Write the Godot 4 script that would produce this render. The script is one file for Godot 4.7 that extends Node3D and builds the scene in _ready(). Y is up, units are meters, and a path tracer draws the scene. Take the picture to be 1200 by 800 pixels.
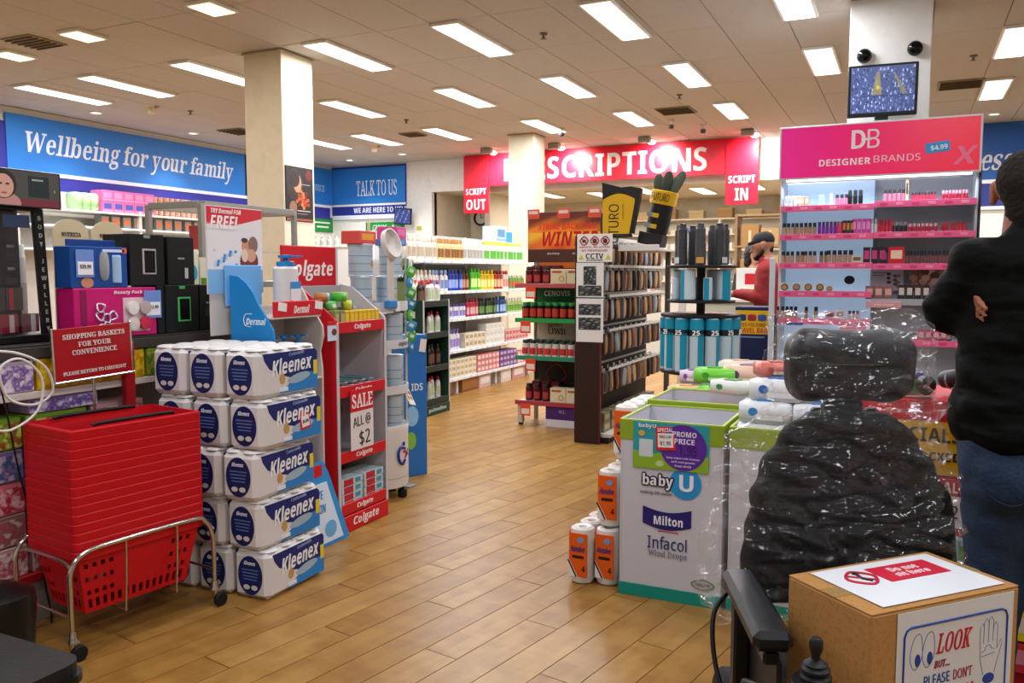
extends Node3D
# A pharmacy interior. World axes: +X to the right of the aisle, -Z deeper into the shop, Y up, metres.
const CEIL := 3.7
var mats := {}
var cache := {}
var used := {}
var rng := RandomNumberGenerator.new()
var V := PackedVector3Array()
var N := PackedVector3Array()
var U := PackedVector2Array()
const ORD := ["first", "second", "third", "fourth", "fifth", "sixth", "seventh", "eighth", "ninth", "tenth", "eleventh", "twelfth", "thirteenth", "fourteenth", "fifteenth", "sixteenth", "seventeenth", "eighteenth", "nineteenth", "twentieth"]

# ---------- materials ----------
func mt(c: String, r := 0.5, m := 0.0, e := 0.0) -> StandardMaterial3D:
	var k := "%s|%.2f|%.2f|%.2f" % [c, r, m, e]
	if not mats.has(k):
		var s := StandardMaterial3D.new()
		s.albedo_color = Color(c)
		s.roughness = r
		s.metallic = m
		s.metallic_specular = 0.38
		if s.albedo_color.a < 0.99:
			s.transparency = BaseMaterial3D.TRANSPARENCY_ALPHA
			s.cull_mode = BaseMaterial3D.CULL_DISABLED
		if e > 0.0:
			s.emission_enabled = true
			s.emission = Color(c)
			s.emission_energy_multiplier = e
		mats[k] = s
	return mats[k]
func ramp(cols: Array) -> Gradient:
	var g := Gradient.new()
	var o := PackedFloat32Array()
	var cc := PackedColorArray()
	for i in cols.size():
		o.append(float(i) / (cols.size() - 1))
		cc.append(Color(cols[i]))
	g.offsets = o
	g.colors = cc
	return g
func noisy(key: String, cols: Array, freq: float, scl: float, rough := 0.6, bump := 0.0, spec := 0.36) -> StandardMaterial3D:
	if mats.has(key):
		return mats[key]
	var n := FastNoiseLite.new()
	n.seed = hash(key) % 1000
	n.frequency = freq
	n.fractal_octaves = 4
	var t := NoiseTexture2D.new()
	t.width = 256
	t.height = 256
	t.seamless = true
	t.noise = n
	t.color_ramp = ramp(cols)
	var s := StandardMaterial3D.new()
	s.albedo_texture = t
	s.uv1_triplanar = true
	s.uv1_scale = Vector3.ONE * scl
	s.roughness = rough
	s.metallic_specular = spec
	if bump > 0.0:
		var b := NoiseTexture2D.new()
		b.width = 256
		b.height = 256
		b.seamless = true
		b.noise = n
		b.as_normal_map = true
		b.bump_strength = 6.0
		s.normal_enabled = true
		s.normal_texture = b
		s.normal_scale = bump
	mats[key] = s
	return s
func pic(key: String, im: Image, rough := 0.5, glow := 0.0) -> StandardMaterial3D:
	var s := StandardMaterial3D.new()
	var t := ImageTexture.create_from_image(im)
	s.albedo_texture = t
	s.roughness = rough
	if glow > 0.0:
		s.emission_enabled = true
		s.emission = Color.BLACK
		s.emission_texture = t
		s.emission_energy_multiplier = glow
	mats[key] = s
	return s
func blob(im: Image, cx: float, cy: float, rx: float, ry: float, c: String) -> void:
	var col := Color(c)
	var w := im.get_width()
	var h := im.get_height()
	for y in range(maxi(0, int((cy - ry) * h)), mini(h, int((cy + ry) * h) + 1)):
		for x in range(maxi(0, int((cx - rx) * w)), mini(w, int((cx + rx) * w) + 1)):
			if ((x / float(w) - cx) / rx) ** 2 + ((y / float(h) - cy) / ry) ** 2 <= 1.0:
				im.set_pixel(x, y, col)
func canvas(w: int, h: int, c: String) -> Image:
	var im := Image.create(w, h, false, Image.FORMAT_RGB8)
	im.fill(Color(c))
	return im
func rect(im: Image, x: float, y: float, w: float, h: float, c: String) -> void:
	im.fill_rect(Rect2i(int(x * im.get_width()), int(y * im.get_height()), maxi(1, int(w * im.get_width())), maxi(1, int(h * im.get_height()))), Color(c))

# ---------- nodes ----------
func numbered(called: String) -> String:
	used[called] = used.get(called, -1) + 1
	return called if used[called] == 0 else "%s_%03d" % [called, used[called]]
func thing(called: String, label: String, cat: String, at := Vector3.ZERO, turn := 0.0, group := "") -> Node3D:
	var o := Node3D.new()
	o.name = numbered(called)
	add_child(o, true)
	o.position = at
	o.rotation_degrees.y = turn
	o.set_meta("label", label)
	o.set_meta("category", cat)
	if group:
		o.set_meta("group", group)
	return o
func setting(called: String) -> Node3D:
	var o := Node3D.new()
	o.name = numbered(called)
	add_child(o, true)
	o.set_meta("kind", "structure")
	return o
func pt(par: Node3D, called: String, mesh: Mesh, m: Material, at := Vector3.ZERO, rot := Vector3.ZERO, scl := Vector3.ONE) -> MeshInstance3D:
	var o := MeshInstance3D.new()
	o.name = called
	o.mesh = mesh
	o.material_override = m
	par.add_child(o, true)
	o.position = at
	o.rotation_degrees = rot
	o.scale = scl
	return o
func bx(par: Node3D, called: String, size: Vector3, m: Material, at := Vector3.ZERO, bev := 0.003, rot := Vector3.ZERO) -> MeshInstance3D:
	return pt(par, called, boxm(size, bev), m, at, rot)

# ---------- meshes ----------
func begin() -> void:
	V = PackedVector3Array()
	N = PackedVector3Array()
	U = PackedVector2Array()
func tri(a: Vector3, b: Vector3, c: Vector3, n: Vector3) -> void:
	tri3(a, b, c, n, n, n)
func tri3(a: Vector3, b: Vector3, c: Vector3, na: Vector3, nb: Vector3, nc: Vector3) -> void:
	if (c - a).cross(b - a).dot(na + nb + nc) < 0.0:
		V.append_array([a, c, b])
		N.append_array([na, nc, nb])
	else:
		V.append_array([a, b, c])
		N.append_array([na, nb, nc])
func quad(a: Vector3, b: Vector3, c: Vector3, d: Vector3, n: Vector3) -> void:
	tri(a, b, c, n)
	tri(a, c, d, n)
func done() -> ArrayMesh:
	var arr := []
	arr.resize(Mesh.ARRAY_MAX)
	arr[Mesh.ARRAY_VERTEX] = V
	arr[Mesh.ARRAY_NORMAL] = N
	if U.size() == V.size():
		arr[Mesh.ARRAY_TEX_UV] = U
	var m := ArrayMesh.new()
	m.add_surface_from_arrays(Mesh.PRIMITIVE_TRIANGLES, arr)
	return m
# box with chamfered edges; x and z centred, base at y = 0
func boxm(s: Vector3, bev := 0.003) -> ArrayMesh:
	var b: float = minf(bev, minf(s.x, minf(s.y, s.z)) * 0.3)
	var k := "b%.4f,%.4f,%.4f,%.4f" % [s.x, s.y, s.z, b]
	if cache.has(k):
		return cache[k]
	begin()
	var h := s * 0.5
	var off := Vector3(0, h.y, 0)
	var ax := [Vector3.RIGHT, Vector3.UP, Vector3.BACK]
	for i in 3:
		for sg in [-1.0, 1.0]:
			var n: Vector3 = ax[i] * sg
			var u: Vector3 = ax[(i + 1) % 3]
			var w: Vector3 = ax[(i + 2) % 3]
			var c: Vector3 = n * h[i] + off
			var eu: Vector3 = u * (h[(i + 1) % 3] - b)
			var ew: Vector3 = w * (h[(i + 2) % 3] - b)
			quad(c - eu - ew, c + eu - ew, c + eu + ew, c - eu + ew, n)
	for i in 3:
		for s1 in [-1.0, 1.0]:
			for s2 in [-1.0, 1.0]:
				var u: Vector3 = ax[(i + 1) % 3] * s1
				var w: Vector3 = ax[(i + 2) % 3] * s2
				var hu: float = h[(i + 1) % 3]
				var hw: float = h[(i + 2) % 3]
				var l: Vector3 = ax[i] * (h[i] - b)
				quad(u * hu + w * (hw - b) - l + off, u * hu + w * (hw - b) + l + off, u * (hu - b) + w * hw + l + off, u * (hu - b) + w * hw - l + off, (u + w).normalized())
	for sx in [-1.0, 1.0]:
		for sy in [-1.0, 1.0]:
			for sz in [-1.0, 1.0]:
				tri(Vector3(sx * h.x, sy * (h.y - b), sz * (h.z - b)) + off, Vector3(sx * (h.x - b), sy * h.y, sz * (h.z - b)) + off, Vector3(sx * (h.x - b), sy * (h.y - b), sz * h.z) + off, Vector3(sx, sy, sz).normalized())
	cache[k] = done()
	return cache[k]
# surface of revolution about y; pts = [radius, height] pairs, sharp corners kept
func lathe(key: String, pts: Array, seg := 20, a0 := 0.0, a1 := 360.0) -> ArrayMesh:
	if cache.has(key):
		return cache[key]
	begin()
	var sn := []
	for i in pts.size() - 1:
		var d := Vector2(pts[i + 1][0] - pts[i][0], pts[i + 1][1] - pts[i][1]).normalized()
		sn.append(Vector2(d.y, -d.x))
	for i in pts.size() - 1:
		var n0: Vector2 = sn[i]
		var n1: Vector2 = sn[i]
		if i > 0 and sn[i - 1].dot(sn[i]) > 0.75:
			n0 = (sn[i - 1] + sn[i]).normalized()
		if i < sn.size() - 1 and sn[i + 1].dot(sn[i]) > 0.75:
			n1 = (sn[i + 1] + sn[i]).normalized()
		for j in seg:
			var t0 := deg_to_rad(lerpf(a0, a1, float(j) / seg))
			var t1 := deg_to_rad(lerpf(a0, a1, float(j + 1) / seg))
			var d0 := Vector3(sin(t0), 0, cos(t0))
			var d1 := Vector3(sin(t1), 0, cos(t1))
			var a: Vector3 = d0 * pts[i][0] + Vector3.UP * pts[i][1]
			var b: Vector3 = d1 * pts[i][0] + Vector3.UP * pts[i][1]
			var c: Vector3 = d1 * pts[i + 1][0] + Vector3.UP * pts[i + 1][1]
			var e: Vector3 = d0 * pts[i + 1][0] + Vector3.UP * pts[i + 1][1]
			var na := d0 * n0.x + Vector3.UP * n0.y
			var nb := d1 * n0.x + Vector3.UP * n0.y
			var nc := d1 * n1.x + Vector3.UP * n1.y
			var ne := d0 * n1.x + Vector3.UP * n1.y
			if pts[i][0] > 1e-5:
				tri3(a, b, c, na, nb, nc)
			if pts[i + 1][0] > 1e-5:
				tri3(a, c, e, na, nc, ne)
	cache[key] = done()
	return cache[key]
# polygon in the XY plane extruded along z, centred on z = 0
func prism(key: String, poly: PackedVector2Array, depth: float) -> ArrayMesh:
	if cache.has(key):
		return cache[key]
	begin()
	var d := depth * 0.5
	var ix := Geometry2D.triangulate_polygon(poly)
	for i in range(0, ix.size(), 3):
		var p := [poly[ix[i]], poly[ix[i + 1]], poly[ix[i + 2]]]
		for s in [-1.0, 1.0]:
			tri(Vector3(p[0].x, p[0].y, d * s), Vector3(p[1].x, p[1].y, d * s), Vector3(p[2].x, p[2].y, d * s), Vector3(0, 0, s))
	var cw := Geometry2D.is_polygon_clockwise(poly)
	for i in poly.size():
		var a: Vector2 = poly[i]
		var b: Vector2 = poly[(i + 1) % poly.size()]
		var t := (b - a).normalized()
		var n := Vector3(-t.y, t.x, 0) if cw else Vector3(t.y, -t.x, 0)
		quad(Vector3(a.x, a.y, -d), Vector3(b.x, b.y, -d), Vector3(b.x, b.y, d), Vector3(a.x, a.y, d), n)
	cache[key] = done()
	return cache[key]
func ell(rx: float, ry: float, seg := 28, cx := 0.0, cy := 0.0) -> PackedVector2Array:
	var p := PackedVector2Array()
	for i in seg:
		p.append(Vector2(cx + rx * cos(TAU * i / seg), cy + ry * sin(TAU * i / seg)))
	return p
func disc(rx: float, ry: float, depth := 0.002) -> ArrayMesh:
	return prism("disc%.4f,%.4f,%.4f" % [rx, ry, depth], ell(rx, ry), depth)
# flat sheet facing +z with 0..1 texture coordinates, base at y = 0
func sheet(w: float, h: float) -> ArrayMesh:
	var k := "s%.4f,%.4f" % [w, h]
	if not cache.has(k):
		begin()
		var p := [Vector3(-w / 2, h, 0), Vector3(w / 2, h, 0), Vector3(w / 2, 0, 0), Vector3(-w / 2, 0, 0)]
		var q := [Vector2(0, 0), Vector2(1, 0), Vector2(1, 1), Vector2(0, 1)]
		for i in [0, 1, 2, 0, 2, 3]:
			V.append(p[i])
			N.append(Vector3.BACK)
			U.append(q[i])
		cache[k] = done()
	return cache[k]
func tube(key: String, pts: Array, r: float, seg := 8, closed := false) -> ArrayMesh:
	if key and cache.has(key):
		return cache[key]
	begin()
	var n := pts.size()
	var rings := []
	var dirs := []
	var up := Vector3.UP
	for i in n:
		var t: Vector3
		if closed:
			t = (pts[(i + 1) % n] - pts[(i + n - 1) % n]).normalized()
		else:
			t = (pts[mini(i + 1, n - 1)] - pts[maxi(i - 1, 0)]).normalized()
		if absf(up.dot(t)) > 0.95:
			up = Vector3.RIGHT if absf(t.x) < 0.8 else Vector3.BACK
		var s := t.cross(up).normalized()
		up = s.cross(t).normalized()
		var ring := []
		var dd := []
		for j in seg:
			var d := s * cos(TAU * j / seg) + up * sin(TAU * j / seg)
			dd.append(d)
			ring.append(pts[i] + d * r)
		rings.append(ring)
		dirs.append(dd)
	for i in (n if closed else n - 1):
		var q := (i + 1) % n
		for j in seg:
			var w := (j + 1) % seg
			tri3(rings[i][j], rings[i][w], rings[q][w], dirs[i][j], dirs[i][w], dirs[q][w])
			tri3(rings[i][j], rings[q][w], rings[q][j], dirs[i][j], dirs[q][w], dirs[q][j])
	if not closed:
		for e in [0, n - 1]:
			var t: Vector3 = (pts[e] - pts[1 if e == 0 else n - 2]).normalized()
			for j in range(1, seg - 1):
				tri(rings[e][0], rings[e][j], rings[e][j + 1], t)
	var m := done()
	if key:
		cache[key] = m
	return m
func smooth(pts: Array, per := 6, closed := false) -> Array:
	var out := []
	var n := pts.size()
	for i in (n if closed else n - 1):
		var p0: Vector3 = pts[(i - 1 + n) % n] if closed else pts[maxi(i - 1, 0)]
		var p1: Vector3 = pts[i]
		var p2: Vector3 = pts[(i + 1) % n]
		var p3: Vector3 = pts[(i + 2) % n] if closed else pts[mini(i + 2, n - 1)]
		for j in per:
			out.append(p1.cubic_interpolate(p2, p0, p3, float(j) / per))
	if not closed:
		out.append(pts[n - 1])
	return out
# soft pack: superellipsoid, base at y = 0
func pillow(s: Vector3, e := 0.35, nu := 20, nv := 10, ripple := 0.0) -> ArrayMesh:
	var k := "p%.4f,%.4f,%.4f,%.2f,%.3f" % [s.x, s.y, s.z, e, ripple]
	if cache.has(k):
		return cache[k]
	begin()
	var g := []
	for j in nv + 1:
		var row := []
		var ph := PI * (float(j) / nv - 0.5)
		for i in nu:
			var th := TAU * i / nu
			var cp := signf(cos(ph)) * absf(cos(ph)) ** e
			var p := Vector3(cp * signf(cos(th)) * absf(cos(th)) ** e * s.x / 2, (signf(sin(ph)) * absf(sin(ph)) ** e + 1.0) * s.y / 2, cp * signf(sin(th)) * absf(sin(th)) ** e * s.z / 2)
			if ripple > 0.0:
				p += Vector3(0, sin(i * 2.4 + j) * ripple, 0)
			row.append(p)
		g.append(row)
	var nrm := func(j: int, i: int) -> Vector3:
		var p: Vector3 = g[j][i] - Vector3(0, s.y / 2, 0)
		return Vector3(p.x / s.x / s.x, p.y / s.y / s.y, p.z / s.z / s.z).normalized()
	for j in nv:
		for i in nu:
			var q := (i + 1) % nu
			tri3(g[j][i], g[j][q], g[j + 1][q], nrm.call(j, i), nrm.call(j, q), nrm.call(j + 1, q))
			tri3(g[j][i], g[j + 1][q], g[j + 1][i], nrm.call(j, i), nrm.call(j + 1, q), nrm.call(j + 1, i))
	cache[k] = done()
	return cache[k]
# lettering fitted to w by h, centred, facing +z; w or h = 0 keeps the proportions
func textm(s: String, w: float, h: float, style := "", depth := 0.002) -> ArrayMesh:
	var k := "t%s|%.4f|%.4f|%s" % [s, w, h, style]
	if cache.has(k):
		return cache[k]
	var f := SystemFont.new()
	f.font_names = PackedStringArray(["Droid Serif" if "s" in style else "Droid Sans Mono" if "m" in style else "Droid Sans"])
	f.font_weight = 700 if "b" in style else 400
	var t := TextMesh.new()
	t.text = s
	t.font = f
	t.font_size = 32
	t.pixel_size = 0.01
	t.depth = 0.02
	t.curve_step = 1.5
	t.horizontal_alignment = HORIZONTAL_ALIGNMENT_CENTER
	var a := t.get_mesh_arrays()
	var v: PackedVector3Array = a[Mesh.ARRAY_VERTEX]
	var lo := v[0]
	var hi := v[0]
	for p in v:
		lo = lo.min(p)
		hi = hi.max(p)
	var c := (lo + hi) / 2
	var sz := hi - lo
	var sx := w / sz.x if w > 0.0 else h / sz.y
	var sy := h / sz.y if h > 0.0 else w / sz.x
	var sh := 0.2 if "k" in style or "i" in style else 0.0
	for i in v.size():
		var p := (v[i] - c) * Vector3(sx, sy, depth / 0.02)
		p.x += p.y * sh
		v[i] = p
	a[Mesh.ARRAY_VERTEX] = v
	var m := ArrayMesh.new()
	m.add_surface_from_arrays(Mesh.PRIMITIVE_TRIANGLES, a)
	cache[k] = m
	return m
func txt(par: Node3D, s: String, w: float, h: float, at: Vector3, col: String, style := "", rot := Vector3.ZERO) -> MeshInstance3D:
	return pt(par, "lettering", textm(s, w, h, style), mt(col, 0.6), at, rot)

# ---------- soft bodies: tapered capsules joined by a smooth minimum, meshed as surface nets ----------
func body(key: String, bones: Array, cell: float, k := 0.03, wrinkle := 0.0, wfreq := 12.0, seedn := 1, ridged := false, stretch := Vector3.ONE) -> ArrayMesh:
	if cache.has(key):
		return cache[key]
	var lo := Vector3.ONE * 1e9
	var hi := -lo
	for b in bones:
		var r: float = maxf(b[2], b[3])
		lo = lo.min(b[0].min(b[1]) - Vector3.ONE * r)
		hi = hi.max(b[0].max(b[1]) + Vector3.ONE * r)
	var pad := k + wrinkle + cell * 2.5
	lo -= Vector3.ONE * pad
	hi += Vector3.ONE * pad
	var nx := int((hi.x - lo.x) / cell) + 2
	var ny := int((hi.y - lo.y) / cell) + 2
	var nz := int((hi.z - lo.z) / cell) + 2
	var fl := PackedFloat32Array()
	fl.resize(nx * ny * nz)
	fl.fill(1.0)
	for b in bones:
		var a: Vector3 = b[0]
		var ba: Vector3 = b[1] - a
		var ll := maxf(ba.length_squared(), 1e-9)
		var r0: float = b[2]
		var dr: float = b[3] - r0
		var sq: Vector3 = b[4] if b.size() > 4 else Vector3.ONE
		var plain: bool = b.size() <= 4
		var m := maxf(r0, b[3]) + k + cell * 2.5 + wrinkle
		var p0 := (a.min(b[1]) - Vector3.ONE * m - lo) / cell
		var p1 := (a.max(b[1]) + Vector3.ONE * m - lo) / cell
		for z in range(maxi(0, int(p0.z)), mini(nz, int(p1.z) + 2)):
			for y in range(maxi(0, int(p0.y)), mini(ny, int(p1.y) + 2)):
				var row := (z * ny + y) * nx
				for x in range(maxi(0, int(p0.x)), mini(nx, int(p1.x) + 2)):
					var pa := lo + Vector3(x, y, z) * cell - a
					var h := clampf(pa.dot(ba) / ll, 0.0, 1.0)
					var q := pa - ba * h
					var d := (q.length() if plain else (q * sq).length()) - r0 - dr * h
					var o := fl[row + x]
					var e := maxf(k - absf(o - d), 0.0) / k
					fl[row + x] = minf(o, d) - e * e * k * 0.25
	if wrinkle > 0.0:
		var ns := FastNoiseLite.new()
		ns.seed = seedn
		ns.frequency = wfreq
		ns.fractal_octaves = 3
		if ridged:
			ns.fractal_type = FastNoiseLite.FRACTAL_RIDGED
			ns.fractal_octaves = 2
		for z in nz:
			for y in ny:
				var row := (z * ny + y) * nx
				for x in nx:
					if absf(fl[row + x]) < wrinkle + cell * 3.0:
						fl[row + x] += ns.get_noise_3d((lo.x + x * cell) * stretch.x + (lo.y + y * cell) * 0.35, (lo.y + y * cell) * stretch.y, (lo.z + z * cell) * stretch.z) * wrinkle
	var idx := PackedInt32Array()
	idx.resize(nx * ny * nz)
	idx.fill(-1)
	var vs := PackedVector3Array()
	var nn := PackedVector3Array()
	var sx := 1
	var sy := nx
	var sz := nx * ny
	var co := [0, sx, sy, sx + sy, sz, sx + sz, sy + sz, sx + sy + sz]
	var cp := [Vector3(0, 0, 0), Vector3(1, 0, 0), Vector3(0, 1, 0), Vector3(1, 1, 0), Vector3(0, 0, 1), Vector3(1, 0, 1), Vector3(0, 1, 1), Vector3(1, 1, 1)]
	var ed := [[0, 1], [2, 3], [4, 5], [6, 7], [0, 2], [1, 3], [4, 6], [5, 7], [0, 4], [1, 5], [2, 6], [3, 7]]
	for z in nz - 1:
		for y in ny - 1:
			for x in nx - 1:
				var i := z * sz + y * sy + x
				if absf(fl[i]) > cell * 2.0 + wrinkle * 2.5:
					continue
				var neg := 0
				for c in 8:
					if fl[i + co[c]] < 0.0:
						neg += 1
				if neg == 0 or neg == 8:
					continue
				var acc := Vector3.ZERO
				var cnt := 0
				for e in ed:
					var f0 := fl[i + co[e[0]]]
					var f1 := fl[i + co[e[1]]]
					if (f0 < 0.0) != (f1 < 0.0):
						acc += cp[e[0]].lerp(cp[e[1]], f0 / (f0 - f1))
						cnt += 1
				idx[i] = vs.size()
				vs.append(lo + (Vector3(x, y, z) + acc / cnt) * cell)
				nn.append(Vector3(fl[i + 1] + fl[i + sx + sy] + fl[i + sx + sz] + fl[i + sx + sy + sz] - fl[i] - fl[i + sy] - fl[i + sz] - fl[i + sy + sz], fl[i + sy] + fl[i + sx + sy] + fl[i + sy + sz] + fl[i + sx + sy + sz] - fl[i] - fl[i + sx] - fl[i + sz] - fl[i + sx + sz], fl[i + sz] + fl[i + sx + sz] + fl[i + sy + sz] + fl[i + sx + sy + sz] - fl[i] - fl[i + sx] - fl[i + sy] - fl[i + sx + sy]).normalized())
	var ii := PackedInt32Array()
	var st := [sx, sy, sz]
	for z in range(1, nz - 1):
		for y in range(1, ny - 1):
			for x in range(1, nx - 1):
				var i := z * sz + y * sy + x
				if idx[i] < 0 and absf(fl[i]) > cell * 2.0 + wrinkle * 2.5:
					continue
				for ax in 3:
					var neg0 := fl[i] < 0.0
					if neg0 == (fl[i + st[ax]] < 0.0):
						continue
					var u: int = st[(ax + 1) % 3]
					var w: int = st[(ax + 2) % 3]
					var q := [idx[i - u - w], idx[i - w], idx[i], idx[i - u]]
					if q.min() < 0:
						continue
					if neg0:
						ii.append_array([q[0], q[2], q[1], q[0], q[3], q[2]])
					else:
						ii.append_array([q[0], q[1], q[2], q[0], q[2], q[3]])
	var arr := []
	arr.resize(Mesh.ARRAY_MAX)
	arr[Mesh.ARRAY_VERTEX] = vs
	arr[Mesh.ARRAY_NORMAL] = nn
	arr[Mesh.ARRAY_INDEX] = ii
	var am := ArrayMesh.new()
	am.add_surface_from_arrays(Mesh.PRIMITIVE_TRIANGLES, arr)
	cache[key] = am
	return am

# ---------- goods on the shelves (each faces +z, base at y = 0) ----------
func unit(n: String) -> ArrayMesh:
	match n:
		"round": return lathe("u_round", [[0, 0], [0.44, 0], [0.5, 0.03], [0.5, 0.78], [0.42, 0.9], [0.2, 0.97], [0.2, 1], [0, 1]], 14)
		"straight": return lathe("u_straight", [[0, 0], [0.46, 0], [0.5, 0.03], [0.5, 0.95], [0.44, 1], [0, 1]], 14)
		"waist": return lathe("u_waist", [[0, 0], [0.46, 0], [0.5, 0.04], [0.5, 0.3], [0.42, 0.55], [0.48, 0.8], [0.34, 0.95], [0.2, 1], [0, 1]], 14)
		"cap": return lathe("u_cap", [[0, 0], [0.5, 0], [0.5, 0.86], [0.44, 1], [0, 1]], 14)
		"dome": return lathe("u_dome", [[0, 0], [0.5, 0], [0.48, 0.5], [0.34, 0.85], [0.14, 1], [0, 1]], 14)
		"band": return lathe("u_band", [[0.51, 0], [0.51, 1]], 14)
		"patch": return lathe("u_patch", [[0.515, 0], [0.515, 1]], 8, -60, 60)
		"pump": return lathe("u_pump", [[0, 0], [0.5, 0], [0.5, 0.4], [0.16, 0.45], [0.16, 0.7], [0.4, 0.72], [0.4, 0.95], [0, 1]], 12)
	return null
func bottle(o: Node3D, w: float, h: float, d: float, cb: String, cc: String, cl := "", style := "round", capw := 0.6, caph := 0.16) -> void:
	var hb := h * (1.0 - caph)
	pt(o, "bottle_body", unit("straight" if style == "pump" or style == "spray" else style), mt(cb, 0.3), Vector3.ZERO, Vector3.ZERO, Vector3(w, hb, d))
	if style == "pump":
		pt(o, "pump", unit("pump"), mt(cc, 0.4), Vector3(0, hb, 0), Vector3.ZERO, Vector3(w * 0.6, h * caph, w * 0.6))
		bx(o, "spout", Vector3(w * 0.16, h * 0.03, w * 0.75), mt(cc, 0.4), Vector3(0, h * 0.955, w * 0.3), 0.001)
	else:
		pt(o, "cap", unit("dome" if style == "waist" else "cap"), mt(cc, 0.4), Vector3(0, hb - 0.001, 0), Vector3.ZERO, Vector3(w * capw, h * caph, d * capw))
	if cl:
		pt(o, "label_print", unit("patch"), mt(cl, 0.55), Vector3(0, hb * 0.16, 0), Vector3.ZERO, Vector3(w, hb * 0.5, d))
func carton(o: Node3D, s: Vector3, cb: String, cp := "", cs := "") -> void:
	bx(o, "carton_body", s, mt(cb, 0.5), Vector3.ZERO, 0.002)
	if cp:
		bx(o, "print_panel", Vector3(s.x * 0.72, s.y * 0.5, 0.0012), mt(cp, 0.5), Vector3(0, s.y * 0.3, s.z / 2), 0.0002)
	if cs:
		bx(o, "print_band", Vector3(s.x * 0.98, s.y * 0.14, 0.0012), mt(cs, 0.5), Vector3(0, s.y * 0.06, s.z / 2), 0.0002)
func jar(o: Node3D, w: float, h: float, cb: String, cc: String, cl: String) -> void:
	pt(o, "jar_body", unit("straight"), mt(cb, 0.25), Vector3.ZERO, Vector3.ZERO, Vector3(w, h * 0.8, w))
	pt(o, "lid", unit("cap"), mt(cc, 0.4), Vector3(0, h * 0.8, 0), Vector3.ZERO, Vector3(w * 0.86, h * 0.2, w * 0.86))
	pt(o, "label_print", unit("patch"), mt(cl, 0.55), Vector3(0, h * 0.12, 0), Vector3.ZERO, Vector3(w, h * 0.5, w))
func tin(o: Node3D, w: float, h: float, cb: String, cl: String, c2: String) -> void:
	pt(o, "tin_body", lathe("u_tin", [[0, 0], [0.49, 0], [0.5, 0.02], [0.48, 0.04], [0.48, 0.92], [0.5, 0.94], [0.5, 0.99], [0.46, 1], [0.45, 0.985], [0, 0.985]], 24), mt(cb, 0.3, 0.1), Vector3.ZERO, Vector3.ZERO, Vector3(w, h, w))
	for i in 3:
		pt(o, "printed_line", lathe("u_tband", [[0.4815, 0], [0.4815, 1]], 24), mt(cl, 0.5), Vector3(0, h * (0.14 + 0.24 * i), 0), Vector3.ZERO, Vector3(w, h * 0.025, w))
	pt(o, "emblem", lathe("u_emb", [[0.505, 0], [0.505, 1]], 5, 5, 40), mt(c2, 0.5), Vector3(0, h * 0.3, 0), Vector3.ZERO, Vector3(w * 0.96, h * 0.2, w * 0.96))
	pt(o, "lid", unit("cap"), mt("#c9ced4", 0.3, 0.3), Vector3(0, h * 0.97, 0), Vector3.ZERO, Vector3(w * 0.96, h * 0.04, w * 0.96))
# n things in a row; anchor is what one counts from
func row(fn: Callable, n: int, at: Vector3, step: Vector3, turn: float, called: String, desc: String, anchor: String, cat: String, group: String, jit := 0.004) -> void:
	for i in n:
		var lab := desc
		if n > 1:
			lab += ", " + ORD[mini(i, 19)] + " from " + anchor
		var o := thing(called, lab, cat, at + step * i + Vector3(rng.randf_range(-jit, jit), 0, rng.randf_range(-jit, jit)), turn + rng.randf_range(-1, 1) * (6.0 if jit > 0.002 else 0.8), group)
		fn.call(o)

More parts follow.
